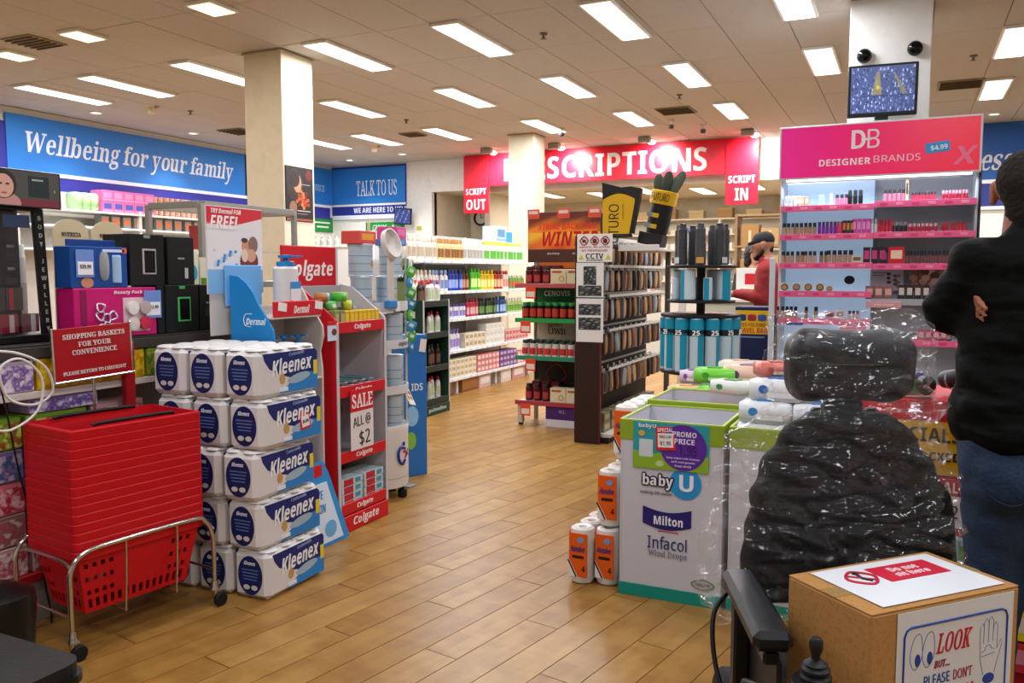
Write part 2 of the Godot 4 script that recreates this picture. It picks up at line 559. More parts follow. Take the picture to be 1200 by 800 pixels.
# ---------- the room ----------
func light_panel(x: float, z: float, w: float, l: float, y: float, e: float, tint: String, label: String, gr: String) -> void:
	var o := thing("ceiling_light", label, "light", Vector3(x, y - 0.03, z), 0, gr)
	bx(o, "light_frame", Vector3(w + 0.05, 0.028, l + 0.05), mt("#e8e6e0", 0.5), Vector3.ZERO, 0.003)
	bx(o, "light_diffuser", Vector3(w, 0.006, l), mt(tint, 0.5, 0.0, 2.2), Vector3(0, -0.005, 0), 0.001)
	var a := AreaLight3D.new()
	a.name = "panel_glow"
	a.area_size = Vector2(w, l)
	a.light_color = Color(tint)
	a.light_energy = e
	a.shadow_enabled = true
	a.set("area_range", 30.0)
	o.add_child(a, true)
	a.position = Vector3(0, -0.012, 0)
	a.rotation_degrees = Vector3(-90, 0, 0)
func ceiling_fittings() -> void:
	var spots := [
		[-6.87, [-9.88, -8.73, -7.25, -5.42, -3.93, -2.47, -0.95], "near row of panels by the small square lights"],
		[-9.22, [-7.07, -5.3, -3.85, -2.38, -0.91, 0.88], "middle row of ceiling panels over the toiletries aisle"],
		[-11.6, [-9.4, -8.3, -6.92, -5.2, -3.75, -2.33, 0.9], "far row of ceiling panels before the prescriptions sign"]]
	for s in spots:
		for i in s[1].size():
			light_panel(s[1][i], s[0] - 0.6, 0.26, 1.18, CEIL, 5.2, "#f8f9ff", "long white fluorescent panel, %s counted from the blue family wall, %s" % [ORD[i], s[2].split(" ")[0] + " " + s[2].split(" ")[1] + " of panels"], "long fluorescent ceiling panels")
	var ent := -1
	for zz in [-4.4, -2.0, 0.6]:
		for xx in [-8.2, -5.4, -2.5, 0.4, 2.6]:
			ent += 1
			light_panel(xx, zz, 0.26, 1.18, CEIL, 3.4, "#f8f9ff", "fluorescent panel above the shop entrance, %s from the red baskets towards the door" % ORD[ent], "entrance ceiling panels")
	var sq := [[-5.52, -5.62], [-7.28, -5.72], [-8.6, -5.92]]
	for i in 3:
		light_panel(sq[i][0], sq[i][1], 0.24, 0.3, CEIL, 1.0, "#ffe9c8", "small square warm ceiling light, %s from the square column" % ORD[i], "small square ceiling lights")
	# vents
	var vn := [[-7.95, -5.7, 0.42, "brown slotted air vent beside small square warm lights"], [-7.5, -12.05, 0.36, "brown air vent in the ceiling before the consultation corner"], [-3.05, -11.9, 0.5, "dark slotted air vent before the prescriptions sign"], [0.5, -11.75, 0.5, "grey slotted air vent beside the monitor column"], [-9.9, -10.6, 0.5, "pale air vent above the blue family wall sign"], [0.55, -7.7, 0.45, "grey slotted air vent beside the column top"]]
	for v in vn:
		var o := thing("ceiling_vent", v[3], "vent", Vector3(v[0], CEIL - 0.02, v[1]), 0, "ceiling air vents")
		bx(o, "vent_frame", Vector3(v[2], 0.012, v[2]), mt("#8d8069", 0.6), Vector3(0, 0.006, 0), 0.002)
		for i in 6:
			bx(o, "vent_slat", Vector3(v[2] * 0.9, 0.012, 0.02), mt("#5a4c38", 0.6), Vector3(0, -0.006, v[2] * (-0.4 + 0.16 * i)), 0.001, Vector3(25, 0, 0))
	# recessed downlights along the blue walls, cameras and sprinklers
	var dl := [[-10.6, -8.5], [-10.7, -10.4], [-10.35, -14.2], [-8.9, -13.9], [1.05, -14.1], [1.9, -14.1], [3.2, -14.1]]
	for i in dl.size():
		var o := thing("downlight", "round recessed white downlight, %s along the blue sign walls from the family sign" % ORD[i], "light", Vector3(dl[i][0], CEIL - 0.02, dl[i][1]), 0, "recessed downlights")
		pt(o, "trim_ring", lathe("dl_ring", [[0.07, 0.02], [0.085, 0.02], [0.085, 0.004], [0.07, 0], [0.06, 0.012]], 20), mt("#f4f2ec", 0.4))
		pt(o, "light_lens", disc(0.06, 0.06, 0.004), mt("#fff6e6", 0.5, 0, 4.0), Vector3(0, 0.012, 0), Vector3(90, 0, 0))
		var l := SpotLight3D.new()
		l.name = "lamp_beam"
		l.light_color = Color("#fff6ea")
		l.light_energy = 4.5
		l.light_size = 0.05
		l.spot_angle = 55
		l.spot_range = 12
		l.spot_attenuation = 2.0
		l.shadow_enabled = true
		o.add_child(l, true)
		l.position.y = -0.01
		l.rotation_degrees.x = -90
	var pd := [[-9.55, -8.55, "cream square speaker box hanging under the long panel by the family sign"], [-8.85, -12.9, "grey twin spotlight on the ceiling near the consultation corner"]]
	for p in pd:
		var o := thing("ceiling_device", p[2], "fixture", Vector3(p[0], CEIL - 0.1, p[1]))
		pt(o, "housing", lathe("cdev", [[0, 0], [0.05, 0], [0.06, 0.02], [0.06, 0.08], [0.09, 0.1], [0, 0.1]], 16), mt("#d8cba8", 0.5))
		bx(o, "bracket", Vector3(0.05, 0.03, 0.05), mt("#a9a294", 0.5), Vector3(0.1, 0.07, 0), 0.003)
	var sp := [[-3.25, -7.6], [-2.75, -10.9], [-6.9, -10.9], [-0.65, -6.6], [0.55, -10.3], [-9.3, -9.0]]
	for i in sp.size():
		var o := thing("sprinkler_head", "small ceiling sprinkler head, %s of those dotted between the light panels" % ORD[i], "sprinkler", Vector3(sp[i][0], CEIL - 0.06, sp[i][1]), 0, "sprinkler heads")
		pt(o, "escutcheon", lathe("spk", [[0, 0.06], [0.04, 0.06], [0.035, 0.045], [0.012, 0.04], [0.012, 0.015], [0.028, 0.01], [0.028, 0.004], [0, 0]], 14), mt("#6d6356", 0.4, 0.3))
	var cam := [[-5.05, -12.55, "dome camera under the ceiling beside the cream column"], [-2.95, -13.2, "small black camera over the prescriptions sign end"], [-3.3, -12.6, "small black camera before the prescriptions sign middle"]]
	for c in cam:
		var o := thing("security_camera", c[2], "camera", Vector3(c[0], CEIL - 0.14, c[1]), 0, "ceiling cameras")
		pt(o, "mount", lathe("cm_m", [[0, 0.14], [0.05, 0.14], [0.05, 0.11], [0.015, 0.1], [0.015, 0.06], [0, 0.06]], 14), mt("#c9c3b6", 0.5))
		pt(o, "camera_body", lathe("cm_b", [[0, 0], [0.03, 0.005], [0.045, 0.03], [0.04, 0.06], [0, 0.075]], 14), mt("#3a352f", 0.3))
func wood(i: int) -> StandardMaterial3D:
	var k := "wood%d" % i
	if mats.has(k):
		return mats[k]
	var im := Image.create(512, 128, false, Image.FORMAT_RGB8)
	var a := FastNoiseLite.new()
	a.seed = 11 + i
	a.frequency = 0.02
	a.fractal_octaves = 4
	var c0 := Color(["#a57d3f", "#a1793c", "#9b7337", "#a98245"][i])
	var c1 := Color(["#8c642c", "#886029", "#835b26", "#916a33"][i])
	for y in 128:
		for x in 512:
			var g := a.get_noise_2d(x * 0.22, y * 3.2) * 0.8 + a.get_noise_2d(x * 0.9 + 300.0, y * 0.9) * 0.9
			var t := clampf(0.35 + g * 0.75, 0.0, 1.0)
			im.set_pixel(x, y, c0.lerp(c1, t))
	var s := pic(k, im, 0.36)
	s.metallic_specular = 0.4
	return s
func plank_mesh(l: float, w: float, h: float, v: int) -> ArrayMesh:
	var k := "plank%.3f,%d" % [l, v]
	if cache.has(k):
		return cache[k]
	begin()
	var b := 0.0015
	var o := [Vector3(-l / 2, 0, -w / 2), Vector3(l / 2, 0, -w / 2), Vector3(l / 2, 0, w / 2), Vector3(-l / 2, 0, w / 2)]
	var t := []
	for p in o:
		t.append(Vector3(p.x - signf(p.x) * b, h, p.z - signf(p.z) * b))
	quad(t[0], t[1], t[2], t[3], Vector3.UP)
	for i in 4:
		var j := (i + 1) % 4
		quad(o[i], o[j], t[j], t[i], Vector3((o[i].x + o[j].x), 0.02, (o[i].z + o[j].z)).normalized())
	for p in V:
		U.append(Vector2(p.x / 1.3 + v * 0.37, p.z / 0.7 + v * 0.23))
	cache[k] = done()
	return cache[k]
func floor_and_ceiling() -> void:
	var f := setting("floor")
	bx(f, "floor_slab", Vector3(20, 0.2, 26), mt("#6e4c27", 0.8), Vector3(-3, -0.206, -8), 0.001)
	# vinyl planks, laid about 11 degrees off the aisle
	var ang := deg_to_rad(-11.0)
	var du := Vector3(sin(-ang), 0, -cos(ang))
	var dv := Vector3(cos(ang), 0, sin(-ang))
	var far := {}
	var near := []
	for j in range(-90, 60):
		var off := fposmod(j * 0.437, 1.22)
		for i in range(-3, 17):
			var c := du * (i * 1.22 + off) + dv * (j * 0.152)
			if c.x < -12.2 or c.x > 6.0 or c.z > 3.8 or c.z < -19.0:
				continue
			var v: int = absi((j * 7 + i * 13 + j * i * 3) % 11) % 4
			var in_view: bool = c.x > -5.0 and c.x < 0.4 and c.z < -1.4 and c.z > -9.5 and not (c.x < -3.3 and c.z > -5.5) and not (c.x > -0.9 and c.z < -4.0)
			if in_view and near.size() < 300:
				near.append([c, v])
			else:
				if not far.has(v):
					far[v] = []
				far[v].append(c)
	var rot := Basis(Vector3.UP, atan2(-du.z, du.x))
	for a in near:
		var o := pt(f, "floor_plank", plank_mesh(1.2187, 0.1511, 0.006, a[1]), wood(a[1]), a[0] + Vector3(0, -0.006, 0))
		o.basis = rot
	for v in far:
		var st := SurfaceTool.new()
		for c in far[v]:
			st.append_from(plank_mesh(1.2187, 0.1511, 0.006, v), 0, Transform3D(rot, c + Vector3(0, -0.006, 0)))
		var o := pt(f, "floor_planking", st.commit(), wood(v))
		o.set_meta("kind", "stuff")
	var c := setting("ceiling")
	bx(c, "ceiling_slab", Vector3(20, 0.2, 19.4), mt("#8c8272", 0.9), Vector3(-3, CEIL + 0.012, -5.5), 0.001)
	var tm := noisy("tile", ["#b3b0ab", "#bcb9b5", "#b7b4b0"], 0.05, 1.5, 0.85)
	var n := 0
	var st := SurfaceTool.new()
	for i in range(-15, 16):
		for j in range(-13, 4):
			var x := -2.87 + i * 0.6 + 0.3
			var z := -6.87 + j * 1.2 + 0.6
			if x < -11.4 or x > 5.6 or z < -15 or z > 3.4:
				continue
			var seen: bool = z < -5.2 and absf(x + 4.5) < 7.2 and x < 1.6
			if seen and n < 300:
				n += 1
				bx(c, "ceiling_tile", Vector3(0.592, 0.012, 1.192), tm, Vector3(x, CEIL - 0.0 - (0.002 if (i * 5 + j * 3) % 7 == 0 else 0.0), z), 0.002)
			else:
				st.append_from(boxm(Vector3(0.592, 0.012, 1.192), 0.002), 0, Transform3D(Basis(), Vector3(x, CEIL, z)))
	var o2 := pt(c, "ceiling_tiling", st.commit(), tm)
	o2.set_meta("kind", "stuff")
func slab(called: String, size: Vector3, m: Material, at: Vector3) -> Node3D:
	var o := setting(called)
	bx(o, "wall_panel", size, m, at, 0.002)
	return o
func walls() -> void:
	var cream := noisy("paint", ["#d8d0bd", "#dcd5c3", "#d4ccb8"], 0.02, 0.7, 0.7)
	var white := noisy("paintw", ["#e2e2dc", "#e8e8e3", "#dededa"], 0.02, 0.7, 0.7)
	slab("wall_west", Vector3(0.2, 3.9, 19.2), white, Vector3(-11.5, 0, -5.5))
	slab("wall_east", Vector3(0.2, 3.9, 23), white, Vector3(5.9, 0, -7.5))
	slab("wall_south", Vector3(17.8, 3.9, 0.2), white, Vector3(-2.8, 0, 3.9))
	var b := slab("wall_north", Vector3(2.5, 3.9, 0.2), white, Vector3(-10.15, 0, -15.1))
	bx(b, "wall_panel", Vector3(0.9, 0.64, 0.2), white, Vector3(-8.45, 3.06, -15.1), 0.002)
	bx(b, "wall_panel", Vector3(6.0, 0.7, 0.2), white, Vector3(-5.0, 3.0, -15.1), 0.002)
	bx(b, "wall_panel", Vector3(0.1, 3.06, 1.6), cream, Vector3(-8.95, 0, -15.9), 0.002)
	bx(b, "wall_panel", Vector3(7.8, 3.9, 0.2), white, Vector3(1.9, 0, -15.1), 0.002)
	bx(b, "wall_panel", Vector3(0.12, 3.06, 1.0), cream, Vector3(-7.98, 0, -16.2), 0.002)
	slab("wall_dispensary", Vector3(9.2, 3.3, 0.2), cream, Vector3(-4.5, 0, -19.0))
	slab("wall_alcove", Vector3(1.1, 3.2, 0.1), cream, Vector3(-8.5, 0, -16.75))
	slab("wall_partition", Vector3(0.2, 3.2, 4.0), cream, Vector3(-1.9, 0, -17.1))
	slab("wall_passage", Vector3(0.2, 3.2, 4.0), cream, Vector3(-9.1, 0, -17.1))
	var dc := setting("ceiling_dispensary")
	bx(dc, "ceiling_panel", Vector3(7.4, 0.1, 3.9), mt("#d9d2c0", 0.8), Vector3(-5.5, 3.06, -17.1), 0.002)
	# square columns
	var cols := [["column", -6.14, -7.18, 0.5], ["column", -5.86, -13.0, 0.46]]
	for c in cols:
		var o := setting("trim_1")
		o.name = numbered("column")
		bx(o, "column_shaft", Vector3(c[3], 3.69, c[3]), noisy("paintc", ["#d5cbb2", "#dad1ba", "#d0c6ad"], 0.02, 0.7, 0.65), Vector3(c[1], 0, c[2]), 0.006)
		bx(o, "column_collar", Vector3(c[3] + 0.03, 0.015, c[3] + 0.03), mt("#9c917c", 0.6), Vector3(c[1], 3.68, c[2]), 0.002)
	var o3 := setting("column")
	bx(o3, "column_shaft", Vector3(0.63, 3.69, 0.6), white, Vector3(-0.2, 0, -8.1), 0.006)
	# blue sign band on the west wall
	var s := thing("wall_sign", "long blue wall sign reading wellbeing for your family in white italics", "sign", Vector3(-11.39, 0, -10.0), 90)
	bx(s, "purple_band", Vector3(9.7, 0.94, 0.03), mt("#33359a", 0.5), Vector3(0.0, 2.56, 0.015), 0.002)
	bx(s, "sign_panel", Vector3(5.8, 0.78, 0.03), mt("#2f7fd6", 0.45), Vector3(0.55, 2.84, 0.03), 0.002)
	bx(s, "sign_panel", Vector3(2.65, 0.78, 0.03), mt("#2f7fd6", 0.45), Vector3(3.6, 2.84, 0.03), 0.002)
	bx(s, "white_line", Vector3(9.6, 0.055, 0.034), mt("#eef2f6", 0.5), Vector3(0.1, 2.80, 0.03), 0.002)
	txt(s, "Wellbeing for your family", 4.05, 0.40, Vector3(-0.08, 3.22, 0.048), "#e8f1fa", "sbi")
	txt(s, "ADVICE", 0.5, 0.13, Vector3(4.4, 3.2, 0.048), "#cfe2f5", "s")
	var s2 := thing("wall_sign", "blue consultation corner sign reading talk to us over a here to help band", "sign", Vector3(-10.45, 0, -14.99))
	bx(s2, "purple_band", Vector3(1.9, 1.12, 0.02), mt("#2a3596", 0.5), Vector3(0.0, 2.55, 0.01), 0.002)
	bx(s2, "sign_panel", Vector3(1.86, 0.76, 0.02), mt("#2f7fd6", 0.45), Vector3(0.0, 2.87, 0.022), 0.002)
	bx(s2, "white_line", Vector3(1.88, 0.05, 0.024), mt("#eef2f6", 0.5), Vector3(0, 2.83, 0.02), 0.002)
	bx(s2, "white_line", Vector3(1.88, 0.09, 0.024), mt("#dfe9f2", 0.5), Vector3(0, 2.55, 0.02), 0.002)
	txt(s2, "TALK TO US", 1.02, 0.32, Vector3(0.22, 3.2, 0.034), "#e8f1fa", "s")
	txt(s2, "WE ARE HERE TO HELP", 1.35, 0.11, Vector3(0.3, 2.74, 0.024), "#dfe9f5", "b")
	var g1 := thing("wall_board", "green lettered board below the talk to us sign", "board", Vector3(-10.05, 2.2, -14.98))
	bx(g1, "board_panel", Vector3(0.95, 0.28, 0.02), mt("#1d8a3c", 0.5), Vector3.ZERO, 0.003)
	txt(g1, "cancer", 0.34, 0.12, Vector3(-0.12, 0.16, 0.012), "#e6f2e8", "i")
	bx(g1, "cross_mark", Vector3(0.14, 0.035, 0.004), mt("#dff0e2", 0.5), Vector3(0.22, 0.13, 0.012), 0.001)
	bx(g1, "cross_mark", Vector3(0.035, 0.14, 0.004), mt("#dff0e2", 0.5), Vector3(0.22, 0.075, 0.012), 0.001)
	var g2 := thing("wall_board", "green board with white lines on the family sign wall", "board", Vector3(-11.38, 2.28, -14.4), 90)
	bx(g2, "board_panel", Vector3(1.1, 0.32, 0.02), mt("#1d8a3c", 0.5), Vector3.ZERO, 0.003)
	for i in 2:
		bx(g2, "printed_line", Vector3(0.7 - 0.3 * i, 0.035, 0.003), mt("#d8ecd9", 0.6), Vector3(0.1 + 0.1 * i, 0.18 - 0.09 * i, 0.011), 0.001)
	# blue wall on the far side of the cosmetics
	var s3 := thing("wall_sign", "blue wall sign with pale italic letters beyond the pink cosmetics stand", "sign", Vector3(2.6, 0, -14.99))
	bx(s3, "sign_panel", Vector3(5.0, 0.86, 0.03), mt("#2a63b8", 0.45), Vector3(0.6, 2.84, 0.015), 0.002)
	bx(s3, "white_line", Vector3(5.0, 0.06, 0.034), mt("#eef2f6", 0.5), Vector3(0.6, 2.78, 0.015), 0.002)
	bx(s3, "purple_band", Vector3(5.0, 0.36, 0.03), mt("#2d3a86", 0.5), Vector3(0.6, 2.42, 0.015), 0.002)
	bx(s3, "white_line", Vector3(5.0, 0.05, 0.034), mt("#eef2f6", 0.5), Vector3(0.6, 2.38, 0.015), 0.002)
	txt(s3, "ess", 0.42, 0.24, Vector3(-1.42, 3.1, 0.034), "#e8f1fa", "sbi")
	txt(s3, "Co", 0.3, 0.24, Vector3(-1.1, 2.6, 0.034), "#dfe9f5", "s")
	# prescriptions sign
	var p := thing("hanging_sign", "long red sign reading prescriptions with script out and script in drops", "sign", Vector3(-5.12, 0, -14.62))
	bx(p, "sign_board", Vector3(5.58, 0.6, 0.05), mt("#d8142f", 0.35), Vector3(0, 3.08, 0), 0.004)
	for sx in [-1, 1]:
		var d := bx(p, "sign_drop", Vector3(0.54, 1.1, 0.04), mt("#d8142f", 0.35), Vector3(2.53 * sx, 2.56, 0.035), 0.004)
		txt(d, "SCRIPT", 0.44, 0.12, Vector3(0, 0.42, 0.021), "#f5f3f3", "b")
		txt(d, "OUT" if sx < 0 else "IN", 0.42 if sx < 0 else 0.22, 0.2, Vector3(0, 0.17, 0.021), "#f5f3f3", "b")
	txt(p, "PRESCRIPTIONS", 3.86, 0.4, Vector3(0.0, 3.36, 0.027), "#f4f2f2", "b")
	var fx := [-7.1, -5.75, -4.1, -2.4]
	for i in 4:
		var o := thing("sign_spotlight", "grey box spotlight above the prescriptions sign, %s from the script out drop" % ORD[i], "light", Vector3(fx[i], CEIL - 0.12, -13.95), 0, "sign spotlights")
		bx(o, "light_housing", Vector3(0.2, 0.1, 0.14), mt("#8f8a82", 0.5), Vector3(0, 0.015, 0), 0.01)
		pt(o, "light_lens", disc(0.07, 0.04, 0.01), mt("#fff4ec", 0.4, 0, 6.0), Vector3(0.1, 0.03, -0.08), Vector3(25, 0, 0))
		var l := SpotLight3D.new()
		l.name = "lamp_beam"
		l.light_color = Color("#fff0e6")
		l.light_energy = 7.0
		l.light_size = 0.06
		l.spot_angle = 60
		l.spot_range = 12
		l.spot_attenuation = 2.0
		l.shadow_enabled = true
		o.add_child(l, true)
		l.position = Vector3(0.1, -0.02, -0.12)
		l.rotation_degrees.x = -35
	for i in 5:
		light_panel(-6.9 + 1.05 * i, -16.4 - 0.5 * (i % 2), 0.26, 1.3, 3.06, 2.6, "#fff6ea", "dispensary fluorescent panel, %s from the script out drop" % ORD[i], "dispensary ceiling panels")
	# recess with clock and exit sign
	var k := thing("wall_clock", "round black rimmed clock on the cream recess wall", "clock", Vector3(-9.05 + 0.55, 2.55, -16.68))
	k.position = Vector3(-8.62, 2.62, -16.66)
	pt(k, "clock_rim", lathe("clk", [[0.13, 0], [0.17, 0], [0.17, 0.04], [0.14, 0.05], [0.13, 0.02]], 24), mt("#26211c", 0.4), Vector3.ZERO, Vector3(90, 0, 0))
	pt(k, "clock_face", disc(0.14, 0.14, 0.02), mt("#e9e4d6", 0.5))
	bx(k, "clock_hand", Vector3(0.012, 0.1, 0.004), mt("#1b1b1b", 0.5), Vector3(0, 0, 0.014), 0.001)
	bx(k, "clock_hand", Vector3(0.012, 0.07, 0.004), mt("#1b1b1b", 0.5), Vector3(0, 0, 0.016), 0.001, Vector3(0, 0, -70))
	var e := thing("exit_sign", "small green and white running man exit sign in the recess", "sign", Vector3(-8.22, 2.86, -15.3))
	bx(e, "sign_case", Vector3(0.22, 0.22, 0.06), mt("#e8f0ea", 0.4), Vector3.ZERO, 0.006)
	bx(e, "green_panel", Vector3(0.1, 0.19, 0.004), mt("#159a5a", 0.5, 0, 0.5), Vector3(-0.05, 0.015, 0.031), 0.001)
	bx(e, "sign_bracket", Vector3(0.03, 0.06, 0.12), mt("#bbbbbb", 0.5), Vector3(0, 0.16, -0.05), 0.002)
	e.position = Vector3(-8.16, 2.8, -15.35)

# ---------- the run of stands along the aisle (they face +x) ----------
func basket_shell() -> ArrayMesh:
	if cache.has("basket"):
		return cache["basket"]
	begin()
	var hb := Vector2(0.215, 0.115)
	var ht := Vector2(0.262, 0.158)
	var H := 0.255
	var sides := [[Vector2(-1, 1), Vector2(1, 1), 30], [Vector2(1, 1), Vector2(1, -1), 18], [Vector2(1, -1), Vector2(-1, -1), 30], [Vector2(-1, -1), Vector2(-1, 1), 18]]
	for t in [0.0, 0.003]:
		for s in sides:
			var nx: int = s[2]
			for i in nx:
				for j in 14:
					var end: bool = i < nx * 0.24 or i >= nx * 0.76
					var hole: bool = (i % 2 == 1 and j % 3 == 1 and j > 1 and j < 12 and end) or (i % 2 == 1 and j == 1) or (i % 2 == 1 and j == 2)
					if hole and i > 0 and i < nx - 1:
						continue
					var p := []
					for q in [[i, j], [i + 1, j], [i + 1, j + 1], [i, j + 1]]:
						var v: float = q[1] / 14.0
						var e: Vector2 = s[0].lerp(s[1], float(q[0]) / nx)
						var h2: Vector2 = hb.lerp(ht, v) - Vector2.ONE * t
						p.append(Vector3(e.x * h2.x, v * H + (t if q[1] == 0 else 0.0), e.y * h2.y))
					var m: Vector2 = (s[0] + s[1]) * 0.5
					quad(p[0], p[1], p[2], p[3], Vector3(m.x, -0.15, m.y).normalized())
		quad(Vector3(-hb.x, t, -hb.y), Vector3(hb.x, t, -hb.y), Vector3(hb.x, t, hb.y), Vector3(-hb.x, t, hb.y), Vector3.UP)
	cache["basket"] = done()
	return cache["basket"]
func basket_rim() -> ArrayMesh:
	if cache.has("brim"):
		return cache["brim"]
	begin()
	var prof := [Vector2(0.0, 0.0), Vector2(0.012, 0.0), Vector2(0.0135, 0.002), Vector2(0.015, 0.03), Vector2(0.012, 0.034), Vector2(-0.003, 0.034), Vector2(-0.003, 0.026)]
	var loop := PackedVector2Array()
	var c := 0.007
	for q in 4:
		var cx := (0.262 - c) * (1 if q in [0, 3] else -1)
		var cz := (0.158 - c) * (1 if q in [0, 1] else -1)
		for a in 5:
			var t := PI / 2 * (q + a / 4.0)
			loop.append(Vector2(cx + cos(t) * c, cz + sin(t) * c))
	for i in loop.size():
		var a := loop[i]
		var b := loop[(i + 1) % loop.size()]
		var na := Vector2(signf(a.x) * maxf(absf(a.x) - 0.255, 0.0), signf(a.y) * maxf(absf(a.y) - 0.151, 0.0)).normalized()
		var nb := Vector2(signf(b.x) * maxf(absf(b.x) - 0.255, 0.0), signf(b.y) * maxf(absf(b.y) - 0.151, 0.0)).normalized()
		for j in prof.size() - 1:
			var p := []
			for w in [[a, na, j], [b, nb, j], [b, nb, j + 1], [a, na, j + 1]]:
				var e: Vector2 = w[0] + w[1] * prof[w[2]].x
				p.append(Vector3(e.x, prof[w[2]].y, e.y))
			var d: Vector2 = (prof[j + 1] - prof[j]).normalized()
			var nm := (na + nb).normalized()
			quad(p[0], p[1], p[2], p[3], Vector3(nm.x * d.y, -d.x, nm.y * d.y))
	cache["brim"] = done()
	return cache["brim"]
func baskets() -> void:
	var red := mt("#c8101c", 0.38)
	var org := Vector3(-2.83, 0, -2.30)
	var turn := 82.0
	for i in 14:
		var lab := "red plastic shopping basket nested in the trolley stack, %s up from the slotted bottom one" % ORD[i]
		if i == 0:
			lab = "lowest red shopping basket with slotted sides in the chrome trolley"
		if i == 13:
			lab = "topmost red shopping basket with black folded handles"
		var o := thing("shopping_basket", lab, "basket", org + Vector3(0, 0.125 + i * 0.0345, 0), turn, "nested red shopping baskets")
		if i == 0 or i == 13:
			pt(o, "basket_shell", basket_shell(), red)
		pt(o, "basket_rim", basket_rim(), red, Vector3(0, 0.225, 0))
		if i == 13:
			for s in [-1, 1]:
				pt(o, "handle", tube("bh", smooth([Vector3(-0.2, 0.0, 0), Vector3(-0.16, 0.006, 0), Vector3(0.1, 0.006, 0), Vector3(0.14, 0, 0)], 3), 0.008, 6), mt("#141414", 0.5), Vector3(0.03 * s, 0.262, 0.135 * s), Vector3(0, 0 if s > 0 else 180, 0))
	var t := thing("basket_trolley", "low chrome tube trolley on castors holding the red baskets", "trolley", org, turn)
	var ch := mt("#c9c6c0", 0.18, 0.95)
	for s in [-1, 1]:
		pt(t, "frame_hoop", tube("hoop%d" % s, smooth([Vector3(-0.31, 0.1, 0.19 * s), Vector3(-0.31, 0.24, 0.19 * s), Vector3(-0.305, 0.33, 0.19 * s), Vector3(-0.25, 0.385, 0.19 * s), Vector3(-0.1, 0.395, 0.19 * s), Vector3(0.2, 0.395, 0.19 * s), Vector3(0.26, 0.375, 0.19 * s), Vector3(0.295, 0.31, 0.19 * s), Vector3(0.3, 0.2, 0.19 * s), Vector3(0.3, 0.1, 0.19 * s)], 4), 0.0095, 10), ch)
		pt(t, "end_rail", tube("erail%d" % s, smooth([Vector3(0.3 * s, 0.33, -0.19), Vector3(0.3 * s, 0.355, -0.12), Vector3(0.3 * s, 0.355, 0.12), Vector3(0.3 * s, 0.33, 0.19)], 4), 0.007, 8), ch)
		pt(t, "lower_rail", tube("lrail%d" % s, [Vector3(0.305 * s, 0.155, -0.19), Vector3(0.305 * s, 0.155, 0.19)], 0.006, 8), ch)
		for w in [-0.09, 0.13]:
			pt(t, "cradle_bar", tube("cr%d%.2f" % [s, w], smooth([Vector3(w, 0.392, 0.19 * s), Vector3(w, 0.3, 0.188 * s), Vector3(w, 0.13, 0.175 * s), Vector3(w, 0.112, 0.16 * s), Vector3(w, 0.112, 0.0)], 3), 0.0045, 6), ch)
		for e in [-0.31, 0.3]:
			var c := pt(t, "castor_fork", lathe("cfork", [[0, 0.11], [0.014, 0.11], [0.016, 0.085], [0.02, 0.08], [0.02, 0.07], [0, 0.07]], 12), ch, Vector3(e, 0, 0.19 * s))
			bx(c, "fork_plate", Vector3(0.034, 0.045, 0.03), ch, Vector3(0.008, 0.03, 0), 0.006)
			pt(c, "castor_wheel", lathe("cwheel", [[0, -0.011], [0.026, -0.011], [0.03, -0.007], [0.03, 0.007], [0.026, 0.011], [0, 0.011]], 16), mt("#151515", 0.6), Vector3(0.012, 0.03, 0.02), Vector3(90, 0, 0))
	var s := thing("basket_sign", "red framed board reading shopping baskets for your convenience on a chrome post", "sign", Vector3(-3.048, 0, -2.39), 88)
	pt(s, "post", tube("bpost", [Vector3(0, 0.0, -0.012), Vector3(0, 1.0, -0.012)], 0.006, 8), ch)
	bx(s, "sign_board", Vector3(0.36, 0.215, 0.008), mt("#a8101a", 0.35), Vector3(0, 0.968, 0), 0.002, Vector3(0, 0, 2))
	for a in [-1, 1]:
		bx(s, "frame_edge", Vector3(0.008, 0.225, 0.014), ch, Vector3(0.18 * a, 0.963 + 0.006 * a, 0), 0.002, Vector3(0, 0, 2))
	bx(s, "frame_edge", Vector3(0.368, 0.009, 0.014), ch, Vector3(0.004, 0.962, 0), 0.002, Vector3(0, 0, 2))
	var ln := ["SHOPPING BASKETS", "FOR YOUR", "CONVENIENCE", "PLEASE RETURN TO CHECKOUT"]
	var wd := [0.285, 0.15, 0.205, 0.29]
	var yy := [1.148, 1.114, 1.082, 1.0]
	for i in 4:
		txt(s, ln[i], wd[i], 0.02 if i < 3 else 0.014, Vector3(0, yy[i], 0.0055), "#e6ddd6", "sb", Vector3(0, 0, 2))
func tissue(o: Node3D, s: Vector3, c: Array) -> void:
	bx(o, "carton_body", s, mt(c[0], 0.45), Vector3.ZERO, 0.003)
	bx(o, "printed_face", Vector3(s.x * 0.99, s.y * 0.8, 0.002), noisy("print" + c[0], [c[0], c[0], c[1], c[0], c[2], c[2], c[0]], 0.018, 4.0, 0.45), Vector3(0, s.y * 0.06, s.z / 2), 0.0005)
	pt(o, "tissue_slot", disc(s.x * 0.28, s.z * 0.2, 0.0012), mt(c[3], 0.6), Vector3(0, s.y, 0), Vector3(90, 0, 0))
